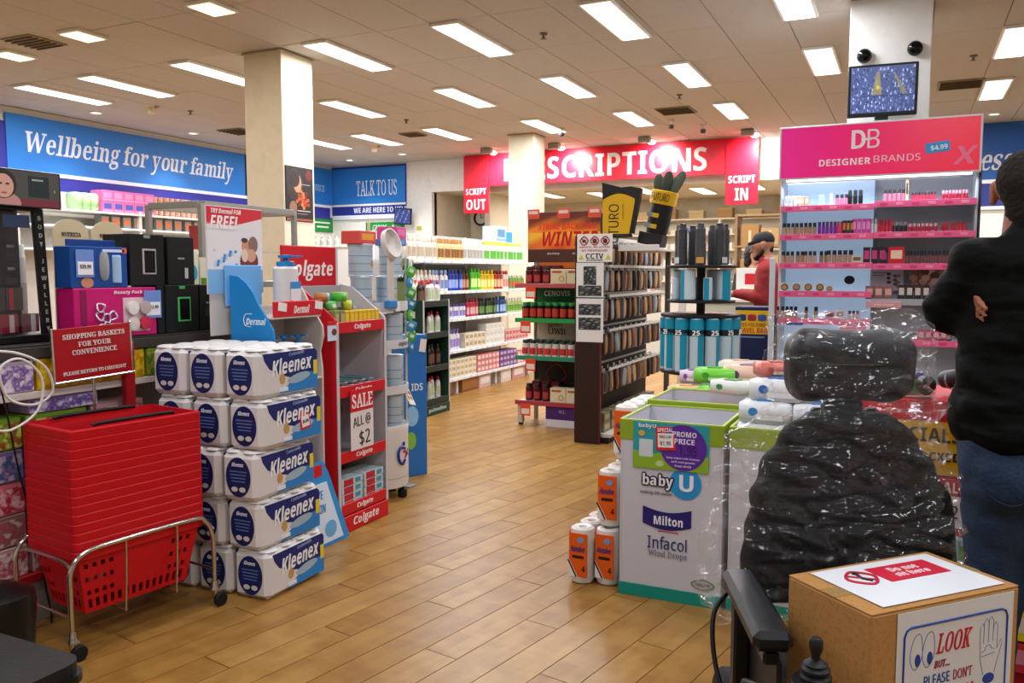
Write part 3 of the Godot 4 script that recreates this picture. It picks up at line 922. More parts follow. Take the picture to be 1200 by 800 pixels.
func left_gondola() -> void:
	var g := thing("gondola_shelf", "low grey gondola with red kick strip and dark top shelf behind the baskets", "shelving", Vector3(-3.37, 0, -2.25), 90)
	bx(g, "plinth", Vector3(2.15, 0.17, 0.5), noisy("conc", ["#77716a", "#8b857c", "#6a655f"], 0.04, 2.0, 0.8), Vector3(0, 0, 0), 0.004)
	bx(g, "kick_strip", Vector3(2.15, 0.035, 0.515), mt("#b01722", 0.4), Vector3(0, 0.17, 0), 0.003)
	bx(g, "back_panel", Vector3(2.15, 0.9, 0.02), mt("#55514c", 0.7), Vector3(0, 0.2, -0.2), 0.002)
	bx(g, "shelf_board", Vector3(2.15, 0.03, 0.5), mt("#d6d2c9", 0.5), Vector3(0, 0.905, 0.02), 0.003)
	bx(g, "top_shelf", Vector3(2.2, 0.025, 0.54), mt("#2a2624", 0.5), Vector3(0, 1.095, 0.0), 0.003)
	bx(g, "shelf_lip", Vector3(2.2, 0.045, 0.012), mt("#3c3733", 0.5), Vector3(0, 1.065, 0.272), 0.002)
	bx(g, "upright", Vector3(0.05, 0.3, 0.03), mt("#b01722", 0.4), Vector3(0.33, 0.8, 0.29), 0.003)
	var cols := [["#c79aa0", "#b8324a", "#e8d9d4", "#d8c8c0"], ["#8a6a5e", "#b0485a", "#c9b3a6", "#6a5148"], ["#d0737f", "#e9c3c4", "#b02d40", "#e0d0cc"], ["#7d6f96", "#37588f", "#c0a9c4", "#d2c6d4"], ["#79a02c", "#c8262c", "#d9d26a", "#e6e2cc"]]
	var nm := ["rosy white", "brown pink", "pink swirled", "violet flowered", "green strawberry"]
	for k in 3:
		for i in 5:
			var o := thing("tissue_box", "%s tissue box stacked %s from the bottom beside the baskets, pile %s" % [nm[i], ORD[i], ORD[k]], "tissue box", Vector3(-3.2, 0.206 + i * 0.127, -1.98 - k * 0.3 + 0.01 * ((i * 3 + k) % 3)), 90 + rng.randf_range(-3, 3), "tissue boxes stacked on the gondola base")
			tissue(o, Vector3(0.27, 0.124, 0.14), cols[(i + (1 if k == 2 else 0)) % 5])
	var up := [["#b9aac6", "#6a4a9a", "#e9e2ec", "#cbbcd6", "purple flowered white"], ["#d8b414", "#e8cf3a", "#b98a10", "#d6c489", "plain yellow"], ["#d8b414", "#c9a012", "#e4cf5a", "#d6c489", "deep yellow"], ["#7f9a2c", "#d2a83a", "#4e7a26", "#cfc79a", "green and gold"]]
	for i in 4:
		var o := thing("tissue_box", "%s tissue box on the shelf under the dark top board" % up[i][4], "tissue box", Vector3(-3.17, 0.936, -2.03 - i * 0.265), 90, "tissue boxes on the middle gondola shelf")
		tissue(o, Vector3(0.25, 0.125, 0.14), up[i])
	var pb := thing("tissue_box", "purple flowered tissue box lying under the shelf behind the basket sign", "tissue box", Vector3(-3.19, 0.842, -2.3), 88)
	tissue(pb, Vector3(0.3, 0.06, 0.14), ["#a08fc0", "#5a3f96", "#d8d0e2", "#cbbcd6"])
	# cables
	var w := thing("white_cable", "white cable hanging in loops from the dark shelf", "cable", Vector3(-3.02, 1.1, -2.03))
	pt(w, "cable_loop", tube("", smooth([Vector3(0.02, 0.02, 0.12), Vector3(0.02, 0.0, 0.0), Vector3(0.025, -0.06, -0.1), Vector3(0.02, -0.16, -0.13), Vector3(0.02, -0.2, -0.05), Vector3(0.02, -0.16, 0.05), Vector3(0.03, -0.05, 0.08), Vector3(0.03, -0.02, 0.0), Vector3(0.03, -0.1, -0.08), Vector3(0.03, -0.22, -0.06), Vector3(0.03, -0.28, 0.05), Vector3(0.03, -0.26, 0.14)], 6), 0.005, 8), mt("#d9d6d0", 0.5))
	var b := thing("black_cord", "thin black cord trailing down the tissue boxes to the floor", "cord", Vector3(-3.075, 0, -2.05))
	pt(b, "cord_run", tube("", smooth([Vector3(0.0, 1.09, 0.06), Vector3(0, 1.0, 0.05), Vector3(0.01, 0.85, 0.03), Vector3(0.02, 0.62, 0.0), Vector3(0.02, 0.4, -0.05), Vector3(0.03, 0.2, -0.07), Vector3(0.02, 0.05, -0.1), Vector3(0.02, 0.004, -0.1)], 6), 0.004, 6), mt("#151414", 0.6))
	# black topped tub close to the camera
	var d := thing("storage_tub", "black lidded tub with rounded corners standing low beside the gondola", "tub", Vector3(-1.98, 0, -1.02))
	var pl := PackedVector2Array()
	for q in 4:
		for a in 6:
			var t := PI / 2 * (q + a / 5.0)
			pl.append(Vector2((0.215 if q in [0, 3] else -0.215) + cos(t) * 0.05, (0.22 if q in [0, 1] else -0.22) + sin(t) * 0.05))
	pt(d, "lid", prism("lidp", pl, 0.03), noisy("blk", ["#141413", "#1d1d1b", "#171716"], 0.08, 6.0, 0.55, 0.3), Vector3(0, 0.485, 0), Vector3(90, 0, 0))
	pt(d, "lid_lip", prism("lidl", pl, 0.02), mt("#0f0f0f", 0.4), Vector3(0, 0.46, 0), Vector3(90, 0, 0), Vector3(1.03, 1.03, 1))
	pt(d, "tub_body", prism("lidb", pl, 0.45), mt("#b9b4aa", 0.5), Vector3(0, 0.225, 0), Vector3(90, 0, 0), Vector3(0.9, 0.9, 1))
	var wc := thing("white_lead", "white looped lead lying on the black lid", "cable", Vector3(-1.98, 0.505, -1.02))
	pt(wc, "lead_loop", tube("", smooth([Vector3(-0.2, 0, -0.16), Vector3(-0.05, 0, -0.16), Vector3(0.06, 0, -0.1), Vector3(0.13, 0, -0.07), Vector3(0.14, 0, -0.03), Vector3(0.08, 0, 0.0), Vector3(-0.02, 0, -0.04), Vector3(-0.2, 0, -0.06)], 6), 0.006, 8), mt("#d5d2ca", 0.5))
	var bb := thing("waste_bin", "small glossy black bin beside the gondola plinth", "bin", Vector3(-2.72, 0, -1.72))
	pt(bb, "bin_body", lathe("wbin", [[0, 0], [0.1, 0], [0.12, 0.3], [0.115, 0.33], [0.06, 0.36], [0, 0.365]], 20), mt("#101010", 0.25))
func gift_goods() -> void:
	# jewellery case
	var j := thing("jewellery_case", "tapered black glazed display case lettered body jewellery down both posts", "display case", Vector3(-3.28, 1.122, -2.145), 90)
	var blk := mt("#0d0d0d", 0.35)
	bx(j, "case_base", Vector3(0.36, 0.03, 0.2), blk)
	bx(j, "case_back", Vector3(0.3, 0.5, 0.01), mt("#1a1a1c", 0.5), Vector3(0, 0.03, -0.08), 0.002)
	bx(j, "case_top", Vector3(0.29, 0.012, 0.18), blk, Vector3(0, 0.525, 0), 0.002)
	for s in [-1, 1]:
		var po := bx(j, "case_post", Vector3(0.045, 0.505, 0.02), blk, Vector3(0.15 * s, 0.025, 0.075), 0.003, Vector3(0, 0, 2.5 * s))
		var word := "BODY JEWELLERY"
		for i in word.length():
			if word[i] != " ":
				txt(po, word[i], 0, 0.018, Vector3(0, 0.475 - i * 0.0345, 0.0115), "#9aa098", "b")
	bx(j, "glass_pane", Vector3(0.26, 0.49, 0.004), mt("#1c242610", 0.05), Vector3(0, 0.03, 0.08), 0.001)
	for r in 4:
		for c in 3:
			if r == 3:
				var cdd := bx(j, "jewel_card", Vector3(0.075, 0.075, 0.006), mt(["#7c6f70", "#8d1f35", "#6a3b46"][c], 0.3), Vector3(-0.09 + c * 0.09, 0.04, 0.06), 0.001)
				bx(cdd, "card_stripe", Vector3(0.02, 0.07, 0.002), mt("#b9b2b0", 0.3), Vector3(0.01, 0.002, 0.004), 0.0005)
			else:
				bx(j, "jewel_tag", Vector3(0.03, 0.012, 0.006), mt("#8c8f90", 0.2, 0.4), Vector3(-0.08 + c * 0.07, 0.2 + r * 0.09, 0.0), 0.001)
				bx(j, "tag_strip", Vector3(0.05, 0.03, 0.004), mt("#2c2a2e", 0.4), Vector3(-0.08 + c * 0.07, 0.23 + r * 0.09, 0.0), 0.001)
	for c in 2:
		bx(j, "jewel_card", Vector3(0.07, 0.09, 0.006), mt("#3b3236", 0.3), Vector3(-0.045 + 0.075 * c, 0.13, 0.055), 0.001)
		bx(j, "card_stripe", Vector3(0.018, 0.085, 0.006), mt("#a01c2c", 0.3), Vector3(-0.06 + 0.075 * c, 0.132, 0.057), 0.001)
	bx(j, "header_label", Vector3(0.11, 0.05, 0.006), mt("#2b4a86", 0.4), Vector3(0.05, 0.46, 0.06), 0.001)
	# poster above the case
	var im := canvas(220, 120, "#4a4a44")
	rect(im, 0, 0, 0.12, 1, "#c9c6bd")
	rect(im, 0.68, 0.12, 0.22, 0.62, "#1d2a2c")
	rect(im, 0.72, 0.2, 0.12, 0.05, "#9ab0ac")
	rect(im, 0, 0.8, 1, 0.2, "#7a2b3a")
	blob(im, 0.4, 0.95, 0.2, 0.35, "#b98b86")
	blob(im, 0.42, 0.4, 0.14, 0.42, "#2a221f")
	blob(im, 0.43, 0.46, 0.1, 0.34, "#d2a08e")
	blob(im, 0.4, 0.4, 0.02, 0.03, "#3a2a26")
	blob(im, 0.47, 0.4, 0.02, 0.03, "#3a2a26")
	blob(im, 0.435, 0.66, 0.03, 0.025, "#a84a4c")
	var ps := thing("counter_poster", "framed poster of a woman's face on top of the jewellery case", "poster", Vector3(-3.17, 1.66, -2.14), 90)
	bx(ps, "poster_board", Vector3(0.43, 0.145, 0.012), mt("#2a2a28", 0.4), Vector3.ZERO, 0.002)
	pt(ps, "poster_print", sheet(0.41, 0.135), pic("poster1", im, 0.35), Vector3(0, 0.005, 0.0065))
	txt(ps, "COOL", 0.012, 0, Vector3(0.185, 0.07, 0.0075), "#b9c8c4", "b", Vector3(0, 0, -90))
	txt(ps, "VIP", 0.04, 0.015, Vector3(-0.185, 0.07, 0.0075), "#34504a", "b", Vector3(0, 0, 90))
	bx(ps, "support", Vector3(0.3, 0.012, 0.1), mt("#1c1c1a", 0.4), Vector3(0, 0.0, -0.06), 0.002)
	# gift sets
	var p := thing("gift_set", "pink boxed gift set with jars and a blue price ticket", "gift box", Vector3(-3.17, 1.122, -2.565), 90)
	bx(p, "box_body", Vector3(0.42, 0.215, 0.11), mt("#c7126e", 0.4), Vector3.ZERO, 0.003)
	bx(p, "window_panel", Vector3(0.14, 0.15, 0.004), mt("#d8c0c6", 0.3), Vector3(0.1, 0.02, 0.055), 0.001)
	for i in 4:
		pt(p, "lotion_pot", lathe("gpot", [[0, 0], [0.026, 0], [0.03, 0.01], [0.03, 0.02], [0, 0.022]], 14), mt(["#d8ccc6", "#c22c44", "#e6e0dc", "#b8a8a6"][i], 0.3), Vector3(0.07 + 0.065 * (i % 2), 0.055 + 0.07 * (i / 2), 0.056), Vector3(90, 0, 0))
	for i in 7:
		pt(p, "ribbon_loop", tube("rib", smooth([Vector3(-0.02, 0, 0), Vector3(0, 0.02, 0.01), Vector3(0.02, 0, 0), Vector3(0, -0.02, 0.01)], 4, true), 0.004, 6, true), mt("#d9d4e6", 0.2, 0.5), Vector3(-0.09 + 0.03 * (i % 3), 0.04 + 0.045 * (i / 3) + 0.01 * (i % 2), 0.058), Vector3(0, 0, i * 50))
	bx(p, "side_panel", Vector3(0.03, 0.2, 0.004), mt("#8d0f52", 0.4), Vector3(-0.165, 0.008, 0.055), 0.001)
	txt(p, "Beauty Pack", 0.15, 0.02, Vector3(0.06, 0.193, 0.057), "#f4d3e4", "bi")
	var tk := bx(p, "price_ticket", Vector3(0.095, 0.125, 0.003), mt("#6f8fd0", 0.5), Vector3(0.185, 0.075, 0.062), 0.001)
	bx(tk, "ticket_panel", Vector3(0.08, 0.06, 0.002), mt("#eeeef0", 0.6), Vector3(0, 0.012, 0.002), 0.0005)
	txt(tk, "$12.99", 0.055, 0.018, Vector3(0, 0.05, 0.0035), "#555a66", "b")
	var bl := thing("gift_set", "blue boxed gift set with a grey wrap and tube under clear film", "gift box", Vector3(-3.17, 1.338, -2.49), 90)
	bx(bl, "box_body", Vector3(0.28, 0.175, 0.1), mt("#164a96", 0.4), Vector3.ZERO, 0.003)
	bx(bl, "hang_tab", Vector3(0.24, 0.03, 0.012), mt("#123f82", 0.4), Vector3(0, 0.175, 0), 0.003)
	pt(bl, "grey_wrap", pillow(Vector3(0.045, 0.125, 0.03), 0.7), noisy("fur", ["#7d7f82", "#a8aaab", "#606265"], 0.2, 20, 0.9), Vector3(0.02, 0.03, 0.05))
	pt(bl, "lotion_tube", unit("straight"), mt("#9fc0e0", 0.3), Vector3(0.085, 0.02, 0.045), Vector3.ZERO, Vector3(0.05, 0.12, 0.03))
	bx(bl, "print_band", Vector3(0.11, 0.012, 0.002), mt("#cfe0f4", 0.5), Vector3(0.07, 0.152, 0.051), 0.0005)
	bx(bl, "corner_flash", Vector3(0.025, 0.022, 0.002), mt("#e0604a", 0.5), Vector3(0.125, 0.148, 0.051), 0.0005)
	var t2 := bx(bl, "price_ticket", Vector3(0.085, 0.115, 0.003), mt("#6f8fd0", 0.5), Vector3(-0.075, 0.045, 0.055), 0.001)
	bx(t2, "ticket_panel", Vector3(0.072, 0.055, 0.002), mt("#eeeef0", 0.6), Vector3(0, 0.01, 0.002), 0.0005)
	txt(t2, "$29.99", 0.052, 0.018, Vector3(0, 0.045, 0.0035), "#555a66", "b")
	pt(bl, "print_figure", disc(0.03, 0.022, 0.002), mt("#c98a6a", 0.5), Vector3(-0.065, 0.022, 0.052))
	# black gadget boxes
	var bk := [[-2.735, 1.345, 0.19, 0.23, "upper black gadget box with a silver framed window"], [-2.93, 1.345, 0.16, 0.225, "upper plain black gadget box with a small white picture"], [-2.93, 1.122, 0.2, 0.222, "lower black gadget box with a green framed window"], [-3.12, 1.122, 0.16, 0.222, "lower black gadget box with an angled grey picture"], [-2.803, 1.122, 0.04, 0.222, "narrow black box between pink gift set and green window box"]]
	for i in bk.size():
		var b: Array = bk[i]
		var o := thing("gadget_box", b[4], "box", Vector3(-3.2 + 0.0, b[1], b[0]), 90, "black gadget boxes on the dark shelf")
		bx(o, "box_body", Vector3(b[2], b[3], 0.17), mt("#131514", 0.4), Vector3.ZERO, 0.002)
		if i == 0 or i == 2:
			var fr := bx(o, "window_frame", Vector3(0.075 if i == 0 else 0.078, 0.115, 0.003), mt("#a9acad" if i == 0 else "#3fae55", 0.4), Vector3(0.01, 0.05, 0.085), 0.001)
			bx(fr, "window_panel", Vector3(0.06, 0.1, 0.003), mt("#08090a", 0.2), Vector3(0.002, 0.007, 0.001), 0.0005)
			bx(o, "print_tab", Vector3(0.035, 0.014, 0.002), mt("#8a8f8d" if i == 0 else "#3fae55", 0.4), Vector3(0, b[3] - 0.018, 0.085), 0.0005)
		elif i == 1:
			bx(o, "print_picture", Vector3(0.02, 0.05, 0.002), mt("#b9bcbd", 0.4), Vector3(0.03, 0.03, 0.085), 0.0005)
			bx(o, "print_line", Vector3(0.04, 0.008, 0.002), mt("#8a8d8e", 0.4), Vector3(0, 0.12, 0.085), 0.0005)
		elif i == 3:
			bx(o, "print_picture", Vector3(0.11, 0.045, 0.002), mt("#2c3236", 0.3), Vector3(0, 0.06, 0.085), 0.0005, Vector3(0, 0, -14))
			bx(o, "print_line", Vector3(0.045, 0.008, 0.002), mt("#8a8d8e", 0.4), Vector3(-0.02, 0.13, 0.085), 0.0005)
	var wb := thing("monitor_box", "pale grey health monitor box with a green top edge", "box", Vector3(-3.2, 1.122, -3.3), 90)
	bx(wb, "box_body", Vector3(0.14, 0.215, 0.2), mt("#b9c4cc", 0.45), Vector3.ZERO, 0.002)
	bx(wb, "green_band", Vector3(0.142, 0.05, 0.202), mt("#76b82a", 0.45), Vector3(0, 0.205, 0), 0.002)
	for i in 6:
		bx(wb, "print_picture", Vector3(0.026, 0.03, 0.002), mt(["#6a8098", "#8aa0b4", "#4f6478"][i % 3], 0.5), Vector3(-0.04 + 0.04 * (i % 3), 0.04 + 0.08 * (i / 3), 0.101), 0.0005)
	var tb := [["pale box with a teal blot standing behind the black boxes", "#e3e0cf", "#3f9ec2", -3.22, 1.40], ["white box with a yellow edge standing behind the black boxes", "#d9d4c4", "#d8c63c", -3.36, 1.36]]
	for b in tb:
		var o := thing("medical_box", b[0], "box", Vector3(-3.42, 1.122, b[3]), 90)
		bx(o, "box_body", Vector3(0.13, b[4] - 1.0, 0.1), mt(b[1], 0.5), Vector3.ZERO, 0.002)
		pt(o, "print_blot", disc(0.035, 0.045, 0.002), mt(b[2], 0.5), Vector3(0.02, b[4] - 1.12, 0.051))
	# cream header cards of the formula shelves behind
	for i in 2:
		var o := thing("header_card", "cream arched header card lettered over the formula, %s from the jewellery case" % ORD[i], "card", Vector3(-3.52, 1.1, -2.66 - i * 0.2), 90, "cream arched header cards")
		var pp := PackedVector2Array([Vector2(-0.09, 0), Vector2(0.09, 0), Vector2(0.09, 0.48)])
		for a in 9:
			pp.append(Vector2(0.09 * cos(PI * a / 8.0), 0.49 + 0.06 * sin(PI * a / 8.0)))
		pt(o, "card_panel", prism("arch", pp, 0.008), mt("#cfbd97", 0.6))
		txt(o, "NUTRICIA", 0.1, 0.018, Vector3(0, 0.48, 0.006), "#2b2620", "s")
	var wtl := thing("lotion_bottle", "tall white lotion bottle between jewellery case and blue gift set", "bottle", Vector3(-3.42, 1.122, -2.335), 90)
	bottle(wtl, 0.05, 0.4, 0.05, "#d8d6d0", "#e6e4de", "#b9b4ac", "straight", 0.9, 0.1)
	# metal framed cabinet behind the black boxes
	var c := thing("glass_cabinet", "grey metal framed glass cabinet standing behind the skin cleanser stand", "cabinet", Vector3(-4.45, 0, -4.6), 90)
	var al := mt("#9c9a90", 0.35, 0.6)
	for sx in [-0.46, 0.46]:
		for sz in [-0.24, 0.24]:
			bx(c, "cabinet_post", Vector3(0.035, 1.86, 0.035), al, Vector3(sx, 0, sz), 0.003)
	for sz in [-0.24, 0.24]:
		for y in [1.83, 1.3, 0.1]:
			bx(c, "cabinet_rail", Vector3(0.89, 0.045, 0.035), al, Vector3(0, y, sz), 0.003)
	for sx in [-0.46, 0.46]:
		bx(c, "cabinet_rail", Vector3(0.035, 0.045, 0.45), al, Vector3(sx, 1.83, 0), 0.003)
	bx(c, "glass_shelf", Vector3(0.87, 0.01, 0.44), mt("#b9c4c044", 0.08), Vector3(0, 1.55, 0), 0.001)
	bx(c, "glass_shelf", Vector3(0.87, 0.01, 0.44), mt("#b9c4c044", 0.08), Vector3(0, 1.32, 0), 0.001)
	bx(c, "cabinet_panel", Vector3(0.87, 1.2, 0.02), mt("#a39c8c", 0.5), Vector3(0, 0.1, -0.2), 0.002)
	var cc := ["#8d4a3a", "#c9bfae", "#6a4a3c", "#b98a5a", "#a33a34", "#d6cfc0", "#7a5a44"]
	for i in 7:
		var o := thing("boxed_kit", "small boxed kit inside the glass cabinet, %s from its near post" % ORD[i], "box", Vector3(-4.4, 1.335 if i < 4 else 1.562, -4.3 - 0.13 * (i % 4)), 90, "boxed kits in the glass cabinet")
		carton(o, Vector3(0.1, 0.14 + 0.02 * (i % 3), 0.08), cc[i], cc[(i + 3) % 7])
func kleenex(o: Node3D) -> void:
	var wh := mt("#e6e4e0", 0.35)
	var w := 0.40
	var h := 0.207
	var d := 0.188
	bx(o, "pack_wrap", Vector3(w, h, d), mt("#dcdad8", 0.3), Vector3.ZERO, 0.022)
	for i in 4:
		for j in 2:
			pt(o, "roll_bulge", lathe("rollb", [[0.048, 0], [0.044, 0.006], [0.03, 0.01], [0.018, 0.007], [0, 0.004]], 16), wh, Vector3(-0.146 + i * 0.0975, h - 0.001, -0.045 + 0.09 * j))
	var q := PackedVector2Array([Vector2(-0.165, 0.195), Vector2(0.178, 0.195), Vector2(0.192, 0.18), Vector2(0.192, 0.085)])
	for i in 11:
		var t := i / 10.0
		q.append(Vector2(0.192 - 0.27 * t, 0.085 + 0.02 * t - 0.022 * sin(t * PI)))
	q.append_array(PackedVector2Array([Vector2(-0.125, 0.128), Vector2(-0.155, 0.165)]))
	pt(o, "print_field", prism("kx1", q, 0.002), mt("#16286e", 0.35), Vector3(0, -0.002, d / 2))
	var b := PackedVector2Array()
	for i in 13:
		var t := i / 12.0
		b.append(Vector2(-0.06 + 0.252 * t, 0.02 + 0.07 * sin(t * 1.9)))
	b.append_array(PackedVector2Array([Vector2(0.192, 0.014), Vector2(-0.06, 0.014)]))
	pt(o, "print_swoosh", prism("kx2", b, 0.003), mt("#2a84cc", 0.35), Vector3(0, 0, d / 2))
	pt(o, "print_oval", disc(0.075, 0.02, 0.002), mt("#9db9c8", 0.4), Vector3(0.065, 0.072, d / 2 + 0.001), Vector3(0, 0, 8))
	bx(o, "print_flash", Vector3(0.026, 0.065, 0.003), mt("#e3cf2e", 0.4), Vector3(0.178, 0.075, d / 2 + 0.0005), 0.0005)
	pt(o, "print_puppy", disc(0.017, 0.022, 0.003), mt("#c69a5e", 0.5), Vector3(-0.045, 0.075, d / 2 + 0.001))
	pt(o, "print_puppy", disc(0.013, 0.012, 0.003), mt("#d9b583", 0.5), Vector3(-0.045, 0.105, d / 2 + 0.001))
	bx(o, "print_badge", Vector3(0.06, 0.018, 0.002), mt("#e9ecee", 0.4), Vector3(-0.04, 0.022, d / 2 + 0.0015), 0.0005)
	txt(o, "Kleenex", 0.255, 0.07, Vector3(0.022, 0.136, d / 2 + 0.002), "#f1f3f6", "bi", Vector3(0, 0, 3))
	txt(o, "Cottonelle", 0.1, 0.015, Vector3(0.05, 0.182, d / 2 + 0.002), "#9fb0cf", "i", Vector3(0, 0, 3))
	for s in [-1, 1]:
		var ov := pt(o, "end_oval", disc(0.066, 0.086, 0.002), mt("#18275f", 0.35), Vector3((w / 2) * s, h * 0.5, 0.0), Vector3(0, 90 * s, 0))
		txt(ov, "Kleenex", 0.06, 0.018, Vector3(0, 0.055, 0.0015), "#dfe5f2", "bi")
		for i in 4:
			bx(ov, "print_line", Vector3(0.09 - 0.006 * i, 0.005, 0.002), mt("#5f74ad", 0.5), Vector3(0, 0.022 - 0.014 * i, 0.0005), 0.0003)
		for i in 2:
			pt(ov, "print_puppy", disc(0.017, 0.011, 0.002), mt("#d8d4cc", 0.5), Vector3(-0.02 + 0.042 * i, -0.052, 0.0008))
func kleenex_stack() -> void:
	for c in 3:
		for i in 5:
			var lab := "toilet paper pack, %s from the floor, %s" % [ORD[i], ["stack facing the aisle", "middle stack", "stack against the gondola shelf"][c]]
			if c == 0 and i == 3:
				lab = "toilet paper pack in the aisle stack carrying a red price ticket"
			var dx: float = [0.012, -0.004, -0.014, 0.012, 0.0][i]
			var dz: float = [-0.012, 0.0, 0.018, -0.004, 0.0][i]
			var o := thing("toilet_paper_pack", lab, "toilet paper", Vector3(-2.53 - c * 0.2 + dx, 0.001 + i * 0.2165, -2.875 + dz + (0.0 if c == 0 else 0.01 * c)), 90 + [1.5, -1.0, 2.0, 0.5, 0.0][i], "packs of toilet paper stacked by the baskets")
			kleenex(o)
			if c == 0 and i == 3:
				var t := bx(o, "price_ticket", Vector3(0.068, 0.088, 0.003), mt("#d0202c", 0.5), Vector3(0.082, 0.055, 0.099), 0.001, Vector3(-4, 0, 6))
				bx(t, "ticket_panel", Vector3(0.052, 0.05, 0.002), mt("#e9e4e2", 0.6), Vector3(0, 0.01, 0.002), 0.0005)
				txt(t, "$5.49", 0.04, 0.016, Vector3(0, 0.035, 0.0035), "#3a3030", "b")
func dermal() -> void:
	var blue := mt("#1f86cc", 0.4)
	var d := thing("cleanser_stand", "blue sided cardboard stand of skin cleanser with red shelf lips", "display stand", Vector3(-2.84, 0, -3.28), 90)
	# side panel outline: local z is depth (front +), y height
	var p := PackedVector2Array([Vector2(-0.13, 0.0), Vector2(0.12, 0.0), Vector2(0.125, 0.9), Vector2(0.112, 1.0), Vector2(0.135, 1.08), Vector2(0.13, 1.13), Vector2(0.09, 1.19), Vector2(0.045, 1.25), Vector2(0.01, 1.31), Vector2(-0.03, 1.355), Vector2(-0.08, 1.385), Vector2(-0.13, 1.39)])
	for s in [-1, 1]:
		var sp := pt(d, "side_panel", prism("dside", p, 0.012), blue if s < 0 else mt("#cfc4bb", 0.6), Vector3(0.185 * s, 0, 0), Vector3(0, -90, 0))
		if s < 0:
			txt(sp, "Dermal", 0.115, 0.034, Vector3(0.03, 1.17, 0.008), "#e8f2fa", "bi")
			pt(sp, "print_ring", tube("dring", smooth([Vector3(0.02, 0.03, 0), Vector3(-0.02, 0.028, 0), Vector3(-0.032, 0, 0), Vector3(-0.02, -0.028, 0), Vector3(0.015, -0.03, 0)], 4), 0.0022, 5), mt("#e8f2fa", 0.5), Vector3(-0.015, 1.175, 0.006))
	bx(d, "back_panel", Vector3(0.36, 1.235, 0.012), mt("#d5ccc4", 0.6), Vector3(0, 0, -0.125), 0.002)
	for y in [0.86, 1.18]:
		bx(d, "shelf_board", Vector3(0.358, 0.012, 0.25), mt("#cfc4bb", 0.6), Vector3(0, y, 0), 0.002)
	var lip := bx(d, "shelf_lip", Vector3(0.36, 0.075, 0.012), mt("#cf1c28", 0.4), Vector3(0, 1.19, 0.125), 0.003)
	txt(lip, "Dermal", 0.11, 0.04, Vector3(0.02, 0.034, 0.0075), "#f2e6e4", "bi")
	for x in [-0.125, 0.15]:
		bx(lip, "price_tag", Vector3(0.06, 0.04, 0.003), mt("#ece9e6", 0.6), Vector3(x, 0.028, 0.008), 0.001, Vector3(0, 0, -8))
	bx(d, "lower_front", Vector3(0.358, 0.42, 0.012), mt("#cfe2f0", 0.5), Vector3(0, 0.002, 0.12), 0.002)
	var th := bx(d, "hang_tag", Vector3(0.075, 0.1, 0.003), mt("#c7dff0", 0.5), Vector3(0.235, 1.05, 0.15), 0.001)
	bx(th, "tag_band", Vector3(0.076, 0.022, 0.004), mt("#cf1c28", 0.5), Vector3(0, 0.08, 0), 0.0005)
	pt(th, "tag_picture", disc(0.02, 0.018, 0.002), mt("#7a3038", 0.5), Vector3(0.015, 0.045, 0.002))
	# header card
	var im := canvas(256, 300, "#e4e0e2")
	rect(im, 0, 0.72, 1, 0.28, "#7fb6e2")
	for i in 26:
		blob(im, 0.12 + 0.42 * fposmod(i * 0.377, 1.0), 0.5 + 0.2 * fposmod(i * 0.611, 1.0), 0.025, 0.018, "#3f86c8" if i % 2 else "#b7cfe4")
	for y in 60:
		rect(im, 0, y / 300.0, clampf(1.0 - (y - 30) / 60.0, 0.35, 1.0), 0.005, "#d4212c")
	blob(im, 0.74, 0.62, 0.17, 0.14, "#7a2c22")
	blob(im, 0.68, 0.44, 0.075, 0.09, "#c98f72")
	blob(im, 0.82, 0.42, 0.09, 0.1, "#8a6a60")
	blob(im, 0.78, 0.55, 0.09, 0.08, "#d6a080")
	blob(im, 0.66, 0.55, 0.06, 0.08, "#e6c9b8")
	blob(im, 0.66, 0.37, 0.06, 0.03, "#4a2f26")
	var h := thing("header_card", "tall printed header card reading free above a picture of two women", "card", Vector3(-2.997, 1.3, -3.16), 90)
	bx(h, "card_board", Vector3(0.38, 0.42, 0.008), mt("#d8d4d4", 0.5), Vector3.ZERO, 0.002)
	pt(h, "card_print", sheet(0.375, 0.415), pic("hdr", im, 0.4), Vector3(0, 0.002, 0.0045))
	txt(h, "FREE!", 0.17, 0.062, Vector3(-0.075, 0.345, 0.006), "#f6eeee", "bi")
	txt(h, "TRY Dermal FOR", 0.2, 0.024, Vector3(-0.06, 0.398, 0.006), "#f6eeee", "bi")
	bx(h, "blue_pocket", Vector3(0.25, 0.2, 0.012), mt("#6fb0e4", 0.5), Vector3(0.035, -0.06, 0.015), 0.01)
	bx(h, "card_foot", Vector3(0.34, 0.3, 0.008), mt("#c9c0b8", 0.6), Vector3(0, -0.2, -0.006), 0.002)
	# big pump bottle and the lower row
	var b := thing("cleanser_pump", "big white pump bottle with blue label standing on red lipped shelf", "bottle", Vector3(-2.83, 1.193, -3.33), 90)
	bottle(b, 0.15, 0.3, 0.1, "#dcdcdc", "#2b86c8", "", "pump", 0.6, 0.2)
	bx(b, "label_print", Vector3(0.075, 0.1, 0.002), mt("#e9edf2", 0.5), Vector3(0.015, 0.05, 0.051), 0.0005)
	bx(b, "label_band", Vector3(0.075, 0.035, 0.003), mt("#3b8fd0", 0.5), Vector3(0.015, 0.13, 0.051), 0.0005)
	pt(b, "label_flash", disc(0.018, 0.018, 0.003), mt("#e2503a", 0.5), Vector3(-0.02, 0.055, 0.052))
	row(func(o): bottle(o, 0.085, 0.22, 0.07, "#d9dcde", "#2b86c8", "#7fb2dc", "pump", 0.6, 0.26), 3, Vector3(-2.8, 0.873, -3.16), Vector3(0, 0, -0.11), 90, "cleanser_bottle", "white cleanser bottle with blue pump in the blue stand", "the toilet paper", "bottle", "cleanser bottles in the blue stand")
